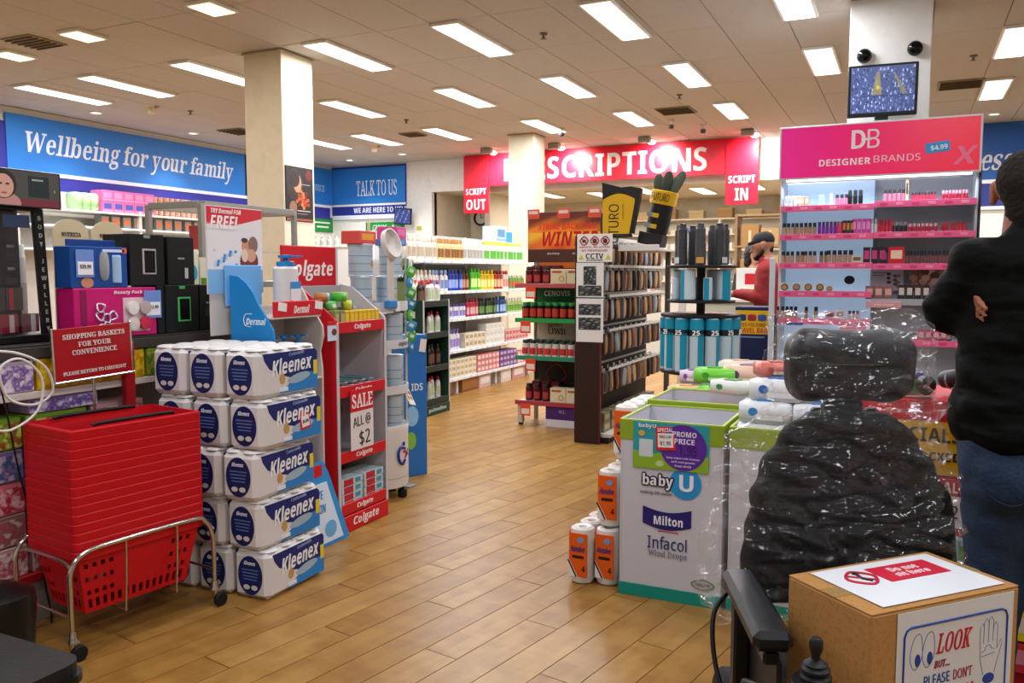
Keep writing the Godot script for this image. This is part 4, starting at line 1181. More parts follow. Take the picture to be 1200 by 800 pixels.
	# leaning card on the floor
	var f := thing("floor_card", "pale blue card with dark blue border leaning at the stand's foot", "card", Vector3(-2.655, 0, -3.36), 90)
	pt(f, "card_border", prism("fcb", PackedVector2Array([Vector2(-0.22, 0), Vector2(0.225, 0), Vector2(0.1, 0.36), Vector2(0.06, 0.44), Vector2(-0.22, 0.44)]), 0.008), mt("#2f8fd4", 0.5), Vector3.ZERO, Vector3(-5, 0, 0))
	pt(f, "card_face", prism("fcf", PackedVector2Array([Vector2(-0.2, 0.02), Vector2(0.17, 0.02), Vector2(0.07, 0.33), Vector2(-0.2, 0.33)]), 0.004), mt("#cfe4f4", 0.5), Vector3(0, 0, 0.005), Vector3(-5, 0, 0))
	bx(f, "red_band", Vector3(0.2, 0.06, 0.004), mt("#cf1c28", 0.5), Vector3(-0.06, 0.365, -0.028), 0.001)
	txt(f, "EYE", 0.07, 0.045, Vector3(-0.005, 0.27, -0.014), "#2f7fc0", "")
	txt(f, "SKIN", 0.08, 0.045, Vector3(0.0, 0.2, -0.008), "#2f7fc0", "")
	pt(f, "badge", disc(0.045, 0.045, 0.003), mt("#6fb4e6", 0.5), Vector3(0.07, 0.085, 0.002))
func colgate() -> void:
	var red := mt("#cc1722", 0.38)
	var wht := mt("#c9c7c9", 0.5)
	var s := thing("toothpaste_stand", "red and white cardboard toothpaste stand with lettered red shelf lips", "display stand", Vector3(-2.86, 0, -3.79), 90)
	var sd := PackedVector2Array([Vector2(-0.15, 0), Vector2(0.16, 0), Vector2(0.16, 1.15), Vector2(0.1, 1.2), Vector2(-0.06, 1.32), Vector2(-0.15, 1.34)])
	pt(s, "side_panel", prism("cside", sd, 0.012), red, Vector3(-0.225, 0, 0), Vector3(0, -90, 0))
	pt(s, "side_panel", prism("cside2", sd, 0.012), wht, Vector3(0.225, 0, 0), Vector3(0, -90, 0))
	bx(s, "edge_strip", Vector3(0.02, 1.14, 0.008), wht, Vector3(-0.222, 0.0, 0.162), 0.002)
	bx(s, "edge_strip", Vector3(0.02, 1.14, 0.008), wht, Vector3(0.222, 0.0, 0.162), 0.002)
	bx(s, "back_panel", Vector3(0.44, 1.33, 0.01), mt("#a9a6ab", 0.6), Vector3(0, 0, -0.145), 0.002)
	var ys := [0.115, 0.40, 0.755, 1.10]
	for i in 4:
		bx(s, "shelf_board", Vector3(0.436, 0.01, 0.29), mt("#b8b5ba", 0.6), Vector3(0, ys[i], 0), 0.002)
		var lip := bx(s, "shelf_lip", Vector3(0.425, 0.06, 0.01), red, Vector3(0, ys[i] - 0.018, 0.16), 0.002)
		txt(lip, "Colgate", 0.15, 0.036, Vector3(0.0, 0.028, 0.0065), "#f2e8e6", "bi")
	var ft := bx(s, "foot_panel", Vector3(0.445, 0.088, 0.014), red, Vector3(0, 0.002, 0.165), 0.002)
	txt(ft, "Colgate", 0.24, 0.062, Vector3(0.0, 0.045, 0.0085), "#f2e8e6", "bi")
	bx(s, "foot_base", Vector3(0.43, 0.1, 0.28), wht, Vector3(0, 0.0, 0), 0.002)
	var hd := thing("header_board", "red header board with white brand lettering behind the toothpaste stand", "board", Vector3(-3.02, 1.3, -3.75), 90)
	bx(hd, "board_panel", Vector3(0.47, 0.25, 0.012), mt("#cf1722", 0.35), Vector3.ZERO, 0.012)
	bx(hd, "board_edge", Vector3(0.02, 0.26, 0.02), mt("#d8d4d2", 0.4), Vector3(0.245, -0.002, -0.004), 0.004)
	txt(hd, "Colgate", 0.4, 0.115, Vector3(0.0, 0.115, 0.0075), "#f2ecec", "bi")
	bx(hd, "board_foot", Vector3(0.3, 1.3, 0.02), wht, Vector3(0, -1.3, -0.01), 0.002)
	# SALE card
	var c := thing("sale_card", "red and white sale card handwritten all two dollars on the toothpaste stand", "card", Vector3(-2.685, 0.44, -3.76), 90)
	bx(c, "card_sheet", Vector3(0.21, 0.33, 0.003), mt("#e4e0de", 0.6), Vector3.ZERO, 0.001)
	bx(c, "card_head", Vector3(0.211, 0.12, 0.004), mt("#cc1a26", 0.5), Vector3(0, 0.21, 0), 0.001)
	txt(c, "SALE", 0.19, 0.075, Vector3(0, 0.268, 0.004), "#f4eeee", "sb")
	txt(c, "ALL @", 0.16, 0.06, Vector3(-0.005, 0.155, 0.003), "#2a2a2c", "", Vector3(0, 0, 5))
	txt(c, "$2", 0.1, 0.085, Vector3(0.02, 0.06, 0.003), "#2a2a2c", "", Vector3(0, 0, 4))
	# toothpaste cartons in the lowest bay
	for i in 24:
		var r := (i % 12) / 3
		var o := thing("toothpaste_carton", "red and teal toothpaste carton on lowest lipped shelf, %s pile, rank %s, layer %s" % [["near", "far"][i / 12], ORD[i % 3], ORD[r]], "toothpaste", Vector3(-2.73 - 0.056 * (i % 3), 0.127 + r * 0.041, -3.69 - 0.205 * (i / 12)), 90 + 1 + rng.randf_range(-1, 1), "toothpaste cartons in the red stand")
		bx(o, "carton_body", Vector3(0.19, 0.038, 0.05), mt("#bfd4d8", 0.4), Vector3.ZERO, 0.002)
		bx(o, "print_panel", Vector3(0.085, 0.036, 0.052), mt("#c01c28" if (i % 3) else "#b8243a", 0.4), Vector3(-0.035, 0.001, 0), 0.001)
		bx(o, "print_band", Vector3(0.05, 0.026, 0.052), mt(["#3c9ab0", "#2f6fa8", "#57b0a0"][i % 3], 0.4), Vector3(0.05, 0.006, 0), 0.001)
	for i in 12:
		var cl: String = ["#4a78b8", "#c03a48", "#3f9a7c", "#d6d2d4", "#55565c", "#7f9ac8"][i % 6]
		var o := thing("toothbrush_pack", "blister packed toothbrush on the shelf above the sale card, %s of the row" % ORD[i], "toothbrush", Vector3(-2.84, 0.768 + 0.017 * (i % 3), -3.63 - 0.028 * i), (i * 23) % 24 - 12, "toothbrush packs in the red stand")
		bx(o, "pack_card", Vector3(0.2, 0.006, 0.04), mt("#b9c0c8", 0.4), Vector3.ZERO, 0.001)
		bx(o, "brush_handle", Vector3(0.18, 0.01, 0.012), mt(cl, 0.3), Vector3(0, 0.005, 0), 0.003)
	row(func(o): carton(o, Vector3(0.038, 0.085, 0.07), "#d8b220", "#e6c838"), 8, Vector3(-2.755, 1.112, -3.69), Vector3(0, 0, -0.04), 90, "rinse_carton", "yellow rinse carton on the red stand's top shelf", "the cleanser stand", "carton", "yellow rinse cartons", 0.001)
	row(func(o): carton(o, Vector3(0.04, 0.09, 0.06), "#8a8a5a", "#b9b07a"), 2, Vector3(-2.75, 1.112, -3.6), Vector3(0, 0, -0.05), 90, "rinse_carton", "olive small carton beside the yellow rinse cartons", "the cleanser stand", "carton", "olive cartons", 0.001)
	for i in 9:
		var cl: String = ["#4fae3c", "#6cc06a", "#9fc6d6", "#c8d24a", "#3f9a34", "#b0763c", "#7ab6d2", "#58b648", "#d2c23c"][i]
		var o := thing("floss_pack", "%s soft pack heaped on top of the toothpaste stand" % ["leaf green", "light green", "pale blue", "lime yellow", "dark green", "orange brown", "sky blue", "grass green", "mustard"][i], "pack", Vector3(-2.86 + 0.05 * (i % 2), 1.2 + 0.045 * (i / 5), -3.58 - 0.075 * (i % 5)), 90 + i * 11, "soft packs heaped on the toothpaste stand")
		pt(o, "pack_body", pillow(Vector3(0.085, 0.05, 0.055), 0.22), mt(cl, 0.35))
		bx(o, "print_panel", Vector3(0.045, 0.02, 0.003), mt("#e6ecdc", 0.5), Vector3(0, 0.015, 0.026), 0.001)
	var pad := thing("riser_tray", "grey card tray holding soft packs above the yellow cartons", "tray", Vector3(-2.87, 1.112, -3.75), 90)
	bx(pad, "tray_base", Vector3(0.42, 0.085, 0.12), mt("#b0adb0", 0.6), Vector3(0, 0, -0.04), 0.003)
	bx(pad, "tray_edge", Vector3(0.42, 0.015, 0.01), mt("#c6c3c6", 0.6), Vector3(0, 0.085, 0.015), 0.002)
func formula_stand() -> void:
	var wht := mt("#dcdad6", 0.4)
	var s := thing("formula_stand", "round white tiered stand of baby formula on black castors", "display stand", Vector3(-2.97, 0, -4.33), 90)
	pt(s, "drum", lathe("fdrum", [[0, 0.08], [0.18, 0.08], [0.185, 0.1], [0.185, 0.42], [0.19, 0.45], [0.185, 0.47], [0.175, 0.45], [0, 0.445]], 32), wht)
	pt(s, "drum_seam", lathe("fseam", [[0.187, 0], [0.187, 0.004]], 32), mt("#aaa7a2", 0.5), Vector3(0, 0.14, 0))
	for y in [0.66, 0.94, 1.17]:
		pt(s, "tier_tray", lathe("ftray", [[0, 0], [0.185, 0], [0.19, 0.004], [0.19, 0.055], [0.183, 0.055], [0.183, 0.008], [0, 0.008]], 32), mt("#d2d4d6", 0.35), Vector3(0, y, 0))
	bx(s, "back_spine", Vector3(0.1, 1.2, 0.03), wht, Vector3(0, 0.02, -0.15), 0.005)
	for a in 5:
		var c := pt(s, "castor", lathe("fcast", [[0, 0], [0.025, 0], [0.03, 0.01], [0.03, 0.05], [0.015, 0.06], [0.015, 0.08], [0, 0.08]], 12), mt("#16171a", 0.5), Vector3(0.15 * cos(a * TAU / 5), 0, 0.15 * sin(a * TAU / 5)))
		c.scale = Vector3(1, 1, 1)
	# heart emblem on the drum
	pt(s, "emblem_stroke", tube("hrt1", smooth([Vector3(0.02, 0.07, 0), Vector3(-0.025, 0.08, 0), Vector3(-0.05, 0.05, 0), Vector3(-0.04, 0, 0), Vector3(-0.005, -0.025, 0), Vector3(0.02, 0.0, 0)], 4), 0.009, 6), mt("#22368f", 0.4), Vector3(-0.01, 0.25, 0.188))
	pt(s, "emblem_stroke", tube("hrt2", smooth([Vector3(0.025, 0.01, 0), Vector3(0.04, 0.03, 0), Vector3(0.025, 0.055, 0), Vector3(0.005, 0.045, 0)], 4), 0.006, 6), mt("#c02a4a", 0.4), Vector3(-0.01, 0.25, 0.186))
	pt(s, "emblem_dot", disc(0.012, 0.012, 0.004), mt("#22368f", 0.4), Vector3(0.0, 0.35, 0.187))
	txt(s, "C", 0.03, 0.04, Vector3(0.055, 0.29, 0.181), "#3a3f48", "", Vector3(0, 17, 0))
	txt(s, "aspen", 0.1, 0.03, Vector3(0.0, 0.966, 0.192), "#5a6068", "")
	var hd := bx(s, "flip_card", Vector3(0.09, 0.12, 0.003), mt("#e0d9c4", 0.5), Vector3(0.09, 0.58, 0.2), 0.001, Vector3(-30, 15, -14))
	for i in 4:
		pt(hd, "card_picture", disc(0.014, 0.016, 0.002), mt(["#c86a3a", "#5f9a4a", "#d8b23c", "#8a4a6a"][i], 0.5), Vector3(-0.02 + 0.04 * (i % 2), 0.05 + 0.035 * (i / 2), 0.002))
	bx(s, "price_card", Vector3(0.05, 0.06, 0.003), mt("#eceae4", 0.5), Vector3(-0.07, 1.17, 0.2), 0.001)
	for tier in 3:
		var y: float = [0.452, 0.669, 0.949][tier]
		var hh: float = [0.2, 0.22, 0.2][tier]
		for i in 3:
			var a := -1.0 + i * 1.0
			var o := thing("formula_tin", "pale blue lined formula tin on the %s tier of the round stand, %s around" % [ORD[tier], ORD[i]], "tin", Vector3(-2.97 + 0.12 * cos(a), y, -4.33 - 0.12 * sin(a)), 90 + i * 9, "formula tins on the round stand")
			tin(o, 0.105, hh, "#b4c3cc", "#6a8fae", "#8a7a52")
	for i in 4:
		var o := thing("formula_tin", "large formula tin atop the round stand, lower ring, %s from the toothpaste" % ORD[i], "tin", Vector3(-2.92 - 0.1 * (1 if i in [1, 3] else 0), 1.18, -4.1 - 0.135 * i), 90, "large formula tins atop the round stand")
		tin(o, 0.13, 0.2, "#a9bccb", "#5f87ad", "#c9a24a")
	for i in 2:
		var o := thing("formula_tin", "large formula tin in the upper ring, %s" % ["beside the red header board", "under the blue folded box"][i], "tin", Vector3(-2.93, 1.3805, -4.11 - 0.32 * i), 90, "upper large formula tins")
		tin(o, 0.15, 0.19, "#b4c6d4", "#6a93b8", "#b08f4a")
	var px := [["coral and orange carton lying over the upper formula tin", "#d8504a", "#e8a03a", -4.11, 1.571], ["flat blue folded box over the upper formula tin", "#4f78c0", "#86a2d8", -4.45, 1.571], ["bright pink bundle on the blue folded box", "#d64a9a", "#e67ab6", -4.46, 1.612]]
	for i in 3:
		var b: Array = px[i]
		var o := thing("top_carton", b[0], "carton", Vector3(-2.94, b[4], b[3]), 90 + 6 * i)
		carton(o, Vector3(0.17, 0.075 if i != 1 else 0.04, 0.13), b[1], b[2])
	# white spoon shaped topper
	var t := thing("scoop_topper", "white giant scoop ornament standing against the formula tins", "ornament", Vector3(-2.78, 1.19, -4.2), 75)
	bx(t, "handle", Vector3(0.05, 0.28, 0.02), mt("#d4cfc8", 0.35), Vector3(0, 0.02, 0), 0.008)
	bx(t, "handle_foot", Vector3(0.07, 0.05, 0.05), mt("#3f86c8", 0.4), Vector3(0, 0, 0), 0.006)
	pt(t, "scoop_bowl", lathe("scoop", [[0, -0.02], [0.05, -0.02], [0.062, -0.01], [0.062, 0.03], [0.056, 0.03], [0.054, -0.005], [0, -0.01]], 24), mt("#dcd8d2", 0.3), Vector3(0, 0.38, 0), Vector3(70, 0, 0), Vector3(1, 1, 1.5))
	var pp := thing("squeeze_pack", "red topped squeeze pack poking up behind the scoop ornament", "pack", Vector3(-2.98, 1.3815, -4.27), 90)
	bottle(pp, 0.05, 0.36, 0.03, "#c82c30", "#d8c8a0", "#e6dccb", "waist", 0.5, 0.3)
	for i in 8:
		var o := thing("snack_pouch", "green and blue snack pouch clipped to the stand's strip, %s from the top" % ORD[i], "pouch", Vector3(-2.905, 1.38 - i * 0.07, -4.6), 60 + [0, 35, -30][i % 3], "snack pouches on the clip strip")
		pt(o, "pouch_body", pillow(Vector3(0.06, 0.068, 0.02), 0.45), mt(["#5cb83a", "#3a94c8", "#4aa844", "#2f7fb4"][i % 4], 0.3), Vector3.ZERO, Vector3(0, 0, -25))
		bx(o, "pouch_label", Vector3(0.03, 0.022, 0.003), mt("#d8e6dc", 0.5), Vector3(0.01, 0.025, 0.0095), 0.001, Vector3(0, 0, -25))
	var st := thing("clip_strip", "narrow clear strip holding snack pouches beside the round stand", "strip", Vector3(-2.93, 0, -4.6), 90)
	bx(st, "strip_post", Vector3(0.02, 1.5, 0.006), mt("#a8b0b4", 0.4), Vector3.ZERO, 0.001)
	bx(st, "strip_foot", Vector3(0.08, 0.012, 0.08), mt("#8d9296", 0.5), Vector3.ZERO, 0.002)
	# blue standing panel
	var bp := thing("blue_panel_stand", "tall narrow blue cardboard panel standing past the formula stand", "display stand", Vector3(-3.1, 0, -4.9), 62)
	bx(bp, "panel", Vector3(0.2, 0.98, 0.14), mt("#2a6fb8", 0.4), Vector3.ZERO, 0.004)
	txt(bp, "IDS", 0.09, 0.05, Vector3(0.02, 0.62, 0.072), "#dbe8f4", "b")
	pt(bp, "print_leaf", disc(0.04, 0.06, 0.002), mt("#7fb83c", 0.5), Vector3(-0.03, 0.25, 0.071))
	pt(bp, "print_drop", disc(0.05, 0.07, 0.002), mt("#8fc0e6", 0.5), Vector3(-0.02, 0.42, 0.071))
	bx(bp, "hang_tag", Vector3(0.05, 0.09, 0.003), mt("#e6e0d2", 0.5), Vector3(0.06, 0.86, 0.075), 0.001, Vector3(0, 0, -10))
func palm_stand() -> void:
	var g := mt("#15392c", 0.45)
	var s := thing("shampoo_stand", "dark green sided cardboard shampoo stand with grey interior", "display stand", Vector3(-4.37, 0, -7.15), 90)
	for a in [-1, 1]:
		var sp := bx(s, "side_panel", Vector3(0.012, 1.14, 0.34), g, Vector3(0.245 * a, 0, 0), 0.003)
		if a < 0:
			txt(sp, "PALMOLIVE", 0.86, 0.12, Vector3(-0.008, 0.6, 0.02), "#c9d6cc", "b", Vector3(0, -90, 90))
		bx(s, "edge_strip", Vector3(0.016, 1.14, 0.01), mt("#c4c8c4", 0.5), Vector3(0.245 * a, 0, 0.172), 0.002)
	bx(s, "back_panel", Vector3(0.48, 1.14, 0.012), mt("#8f9390", 0.6), Vector3(0, 0, -0.16), 0.002)
	for y in [0.135, 0.46, 0.79, 1.1]:
		bx(s, "shelf_board", Vector3(0.476, 0.012, 0.32), mt("#a9ada9", 0.6), Vector3(0, y, 0), 0.002)
		bx(s, "shelf_lip", Vector3(0.476, 0.06, 0.01), mt("#1a2a24", 0.4), Vector3(0, y - 0.03, 0.165), 0.002)
	var ft := bx(s, "foot_panel", Vector3(0.49, 0.1, 0.012), g, Vector3(0, 0.0, 0.172), 0.002)
	txt(ft, "palmolive", 0.34, 0.05, Vector3(0, 0.05, 0.007), "#b9cabf", "b")
	for sh in 4:
		var y: float = [0.148, 0.473, 0.803, 1.113][sh]
		for i in 5:
			var dark: bool = i < 2 or sh == 1
			var o := thing("shampoo_bottle", "%s shampoo bottle on the %s shelf of the dark green stand, %s along" % ["dark brown" if dark else "white red-capped", ORD[sh], ORD[i]], "bottle", Vector3(-4.29 - 0.02 * (i % 2), y, -6.98 - 0.085 * i), 90 + rng.randf_range(-15, 15), "shampoo bottles in the dark green stand")
			bottle(o, 0.08, 0.215 + 0.01 * (i % 2), 0.05, "#2a1c1a" if dark else "#dcd6cf", "#2c2422" if dark and sh != 3 else "#b01c24", "#6a4a3a" if dark else "#b9c49a", "waist", 0.5, 0.18)
	var h := thing("header_box", "olive green lettered header box beyond the formula tins", "sign", Vector3(-4.42, 1.12, -6.82), 60)
	bx(h, "box_body", Vector3(0.17, 0.42, 0.1), mt("#6d7a4c", 0.5), Vector3.ZERO, 0.004)
	bx(h, "letter_panel", Vector3(0.165, 0.15, 0.004), mt("#1d2b22", 0.4), Vector3(0, 0.2, 0.05), 0.001)
	txt(h, "LIVE", 0.12, 0.07, Vector3(0, 0.275, 0.053), "#d6dcd0", "b")
	row(func(o): bottle(o, 0.09, 0.24, 0.06, "#ddd5c8", "#cfc6b6", "#b08a86", "waist", 0.5, 0.2), 3, Vector3(-4.47, 1.113, -7.02), Vector3(0, 0, -0.12), 90, "lotion_bottle", "cream lotion bottle behind the shampoo on the green stand's top", "the formula stand", "bottle", "cream lotion bottles atop the green stand")
func far_shelf() -> void:
	var wh := mt("#d2d4d6", 0.45)
	var s := thing("aisle_shelving", "long white toiletries shelving with five shelves along the wooden aisle", "shelving", Vector3(-4.9, 0, -9.0), 90)
	bx(s, "back_panel", Vector3(3.1, 1.75, 0.02), mt("#b4b2ae", 0.6), Vector3(0, 0.1, -0.28), 0.002)
	var ys := [0.2, 0.52, 0.885, 1.2, 1.545]
	for i in 5:
		for b in 3:
			bx(s, "shelf_board", Vector3(1.028, 0.022, 0.5), wh, Vector3(-1.035 + 1.035 * b, ys[i] - 0.022, 0), 0.002)
			var st := bx(s, "price_strip", Vector3(1.028, 0.036, 0.008), mt("#dfe3e6", 0.35), Vector3(-1.035 + 1.035 * b, ys[i] - 0.034, 0.253), 0.002)
			for k in 7:
				bx(st, "price_ticket", Vector3(0.05, 0.026, 0.002), mt("#c8ccd0" if k % 3 else "#dfe0b8", 0.5), Vector3(-0.44 + 0.145 * k, 0.005, 0.005), 0.0005)
	for b in 4:
		bx(s, "upright", Vector3(0.04, 1.85, 0.04), wh, Vector3(-1.55 + 1.033 * b, 0, -0.26), 0.003)
		bx(s, "leg", Vector3(0.05, 0.17, 0.42), wh, Vector3(-1.53 + 1.02 * b, 0, -0.02), 0.003)
	bx(s, "end_panel", Vector3(0.025, 1.5, 0.48), mt("#c6c8ca", 0.5), Vector3(-1.56, 0.02, 0), 0.003)
	# rows: shelf, start z, count, pitch, kind data
	var X := -4.73
	var R := [
		# top shelf
		[4, -7.5, 7, 0.085, 0.255, "#dcd6c8", "#d8d0c0", "#b9a88c", "round", "cream lotion bottle on the toiletries top shelf"],
		[4, -8.1, 8, 0.075, 0.24, "#d8c090", "#b98a4a", "#8a5a2c", "round", "amber cream bottle on the toiletries top shelf"],
		[4, -8.7, 6, 0.085, 0.25, "#dedbd2", "#e6e4dc", "#a9a498", "straight", "plain white bottle on the toiletries top shelf"],
		[4, -9.22, 12, 0.095, 0.25, "#dfe2d4", "#c6d24a", "#5fae3c", "straight", "white green-labelled bottle on the toiletries top shelf"],
		# second
		[3, -7.5, 6, 0.08, 0.24, "#d9d0c2", "#c9bca8", "#a85a5a", "waist", "cream conditioner bottle on the second shelf down"],
		[3, -7.98, 4, 0.085, 0.235, "#dad6d0", "#8aa0c8", "#6f86b8", "round", "white blue-labelled bottle on the second shelf down"],
		[3, -8.33, 4, 0.085, 0.24, "#2c3f94", "#22306f", "#8fa2dc", "straight", "dark blue bottle on the second shelf down"],
		[3, -8.68, 2, 0.09, 0.24, "#5a2a22", "#3a1c18", "#b98a6a", "straight", "maroon bottle on the second shelf down"],
		[3, -8.87, 3, 0.09, 0.26, "#4fb02c", "#3a9422", "#c8e08a", "straight", "bright green bottle on the second shelf down"],
		[3, -9.15, 4, 0.085, 0.235, "#d8b41c", "#c49a14", "#f0e08a", "straight", "yellow bottle on the second shelf down"],
		[3, -9.5, 3, 0.085, 0.235, "#a23a28", "#7a2418", "#e0b088", "straight", "rust red bottle on the second shelf down"],
		[3, -9.76, 2, 0.085, 0.23, "#dcd3cb", "#b83a34", "#c88a7a", "straight", "white red-capped bottle on the second shelf down"],
		[3, -9.96, 6, 0.075, 0.17, "#6a9a34", "#d2d0c0", "#c05a4a", "straight", "short green bottle on the second shelf down"],
		# third
		[2, -8.0, 5, 0.07, 0.2, "#5a4a9a", "#3f327a", "#d8d2e6", "waist", "violet deodorant on the middle shelf"],
		[2, -8.36, 5, 0.075, 0.16, "#e0dde2", "#7a64b0", "#8a76b8", "pump", "white violet-topped pump on the middle shelf"],
		[2, -8.76, 4, 0.08, 0.21, "#a82c3c", "#7a1c28", "#d8a0a0", "straight", "crimson bottle on the middle shelf"],
		[2, -9.1, 6, 0.075, 0.21, "#263428", "#1a1f1c", "#6a8a4a", "straight", "black green-labelled bottle on the middle shelf"],
		[2, -9.57, 4, 0.075, 0.22, "#2c4a7a", "#1f3458", "#9ab4d8", "straight", "navy bottle on the middle shelf"],
		[2, -9.88, 6, 0.085, 0.19, "#b4c07a", "#d0cdbc", "#5f9a3c", "straight", "pale green bottle on the middle shelf"],
		# fourth
		[1, -8.02, 7, 0.085, 0.235, "#dcd8de", "#6a5a9c", "#9a86c0", "round", "white lavender-labelled bottle on the fourth shelf down"],
	]
	for r in R:
		row(func(o): bottle(o, minf(r[3] * 0.9, 0.08), r[4], 0.05, r[5], r[6], r[7], r[8], 0.62, 0.2), r[2], Vector3(X, ys[r[0]] + 0.001, r[1]), Vector3(0, 0, -r[3]), 90, "toiletry_bottle", r[9], "the green stand", "bottle", r[9] + "s", 0.008)
		if r[0] != 2:
			row(func(o): bottle(o, minf(r[3] * 0.9, 0.08), r[4], 0.05, r[5], r[6], "", r[8], 0.62, 0.2), r[2], Vector3(X - 0.1, ys[r[0]] + 0.001, r[1] - 0.02), Vector3(0, 0, -r[3]), 90, "toiletry_bottle", "rear-rank " + r[9], "the green stand", "bottle", r[9] + "s behind", 0.008)
	var B := [
		[1, -8.66, 5, 0.105, 2, Vector3(0.1, 0.085, 0.12), "#d6cdb8", "#a8946a", "beige soap carton on the fourth shelf down"],
		[1, -9.2, 5, 0.105, 3, Vector3(0.1, 0.085, 0.12), "#dedcd4", "#c8c4b4", "white soap carton on the fourth shelf down"],
		[1, -9.76, 7, 0.1, 2, Vector3(0.095, 0.07, 0.12), "#d2a39c", "#b85a5a", "rosy soap carton on the fourth shelf down"],
		[0, -8.02, 9, 0.1, 3, Vector3(0.096, 0.07, 0.14), "#dad2c0", "#b9a070", "cream soap carton on the lowest shelf"],
		[0, -8.95, 6, 0.1, 3, Vector3(0.096, 0.07, 0.14), "#c8787a", "#e2c8c0", "pink soap carton on the lowest shelf"],
		[0, -9.57, 5, 0.1, 3, Vector3(0.096, 0.07, 0.14), "#6a4a78", "#b8a0c8", "purple soap carton on the lowest shelf"],
		[0, -10.1, 4, 0.1, 2, Vector3(0.096, 0.075, 0.14), "#cf9088", "#e8d2c8", "salmon soap carton on the lowest shelf"],
	]
	for b in B:
		for l in b[4]:
			row(func(o): carton(o, b[5], b[6], b[7]), b[2], Vector3(X, ys[b[0]] + 0.001 + l * (b[5].y + 0.001), b[1]), Vector3(0, 0, -b[3]), 90, "soap_carton", b[8] + ", layer " + ORD[l], "the green stand", "carton", b[8] + "s", 0.002)
	for i in 5:
		var o := thing("shipping_carton", "%s under the white toiletries shelving" % ["brown shipping carton nearest the green stand", "long brown shipping carton beside a shelf leg", "pale pink stock carton", "white and pink stock carton", "salmon stock carton at the prescriptions end"][i], "carton", Vector3(-4.85, 0.0, [-8.17, -8.74, -9.13, -9.73, -10.12][i]), 90)
		carton(o, Vector3([0.3, 0.38, 0.32, 0.3, 0.4][i], 0.165, 0.35), ["#8a5a2c", "#9a6634", "#cfa8a0", "#d8cbc4", "#c99488"][i], "" if i < 2 else "#e6dcd6", "#7a4c22" if i < 2 else "")
	var tb := thing("tissue_carton", "pale blue tissue carton on top of the shelving end", "carton", Vector3(-4.95, 1.812, -9.95), 90)
	carton(tb, Vector3(0.3, 0.2, 0.2), "#bcd0dc", "#5f8fb8", "#8ab0cc")
	var tb2 := thing("display_clip", "bright blue shelf talker beside the tissue carton", "sign", Vector3(-4.9, 1.812, -10.25), 90)
	bx(tb2, "talker_panel", Vector3(0.25, 0.14, 0.02), mt("#3a9cd8", 0.4), Vector3(0, 0, 0), 0.003)
	bx(tb2, "talker_fin", Vector3(0.02, 0.1, 0.06), mt("#7fa8d8", 0.4), Vector3(0.05, 0, -0.04), 0.003)
	var cap := bx(s, "top_panel", Vector3(1.0, 0.02, 0.3), wh, Vector3(1.05, 1.79, -0.1), 0.002)
	cap.name = "top_panel"
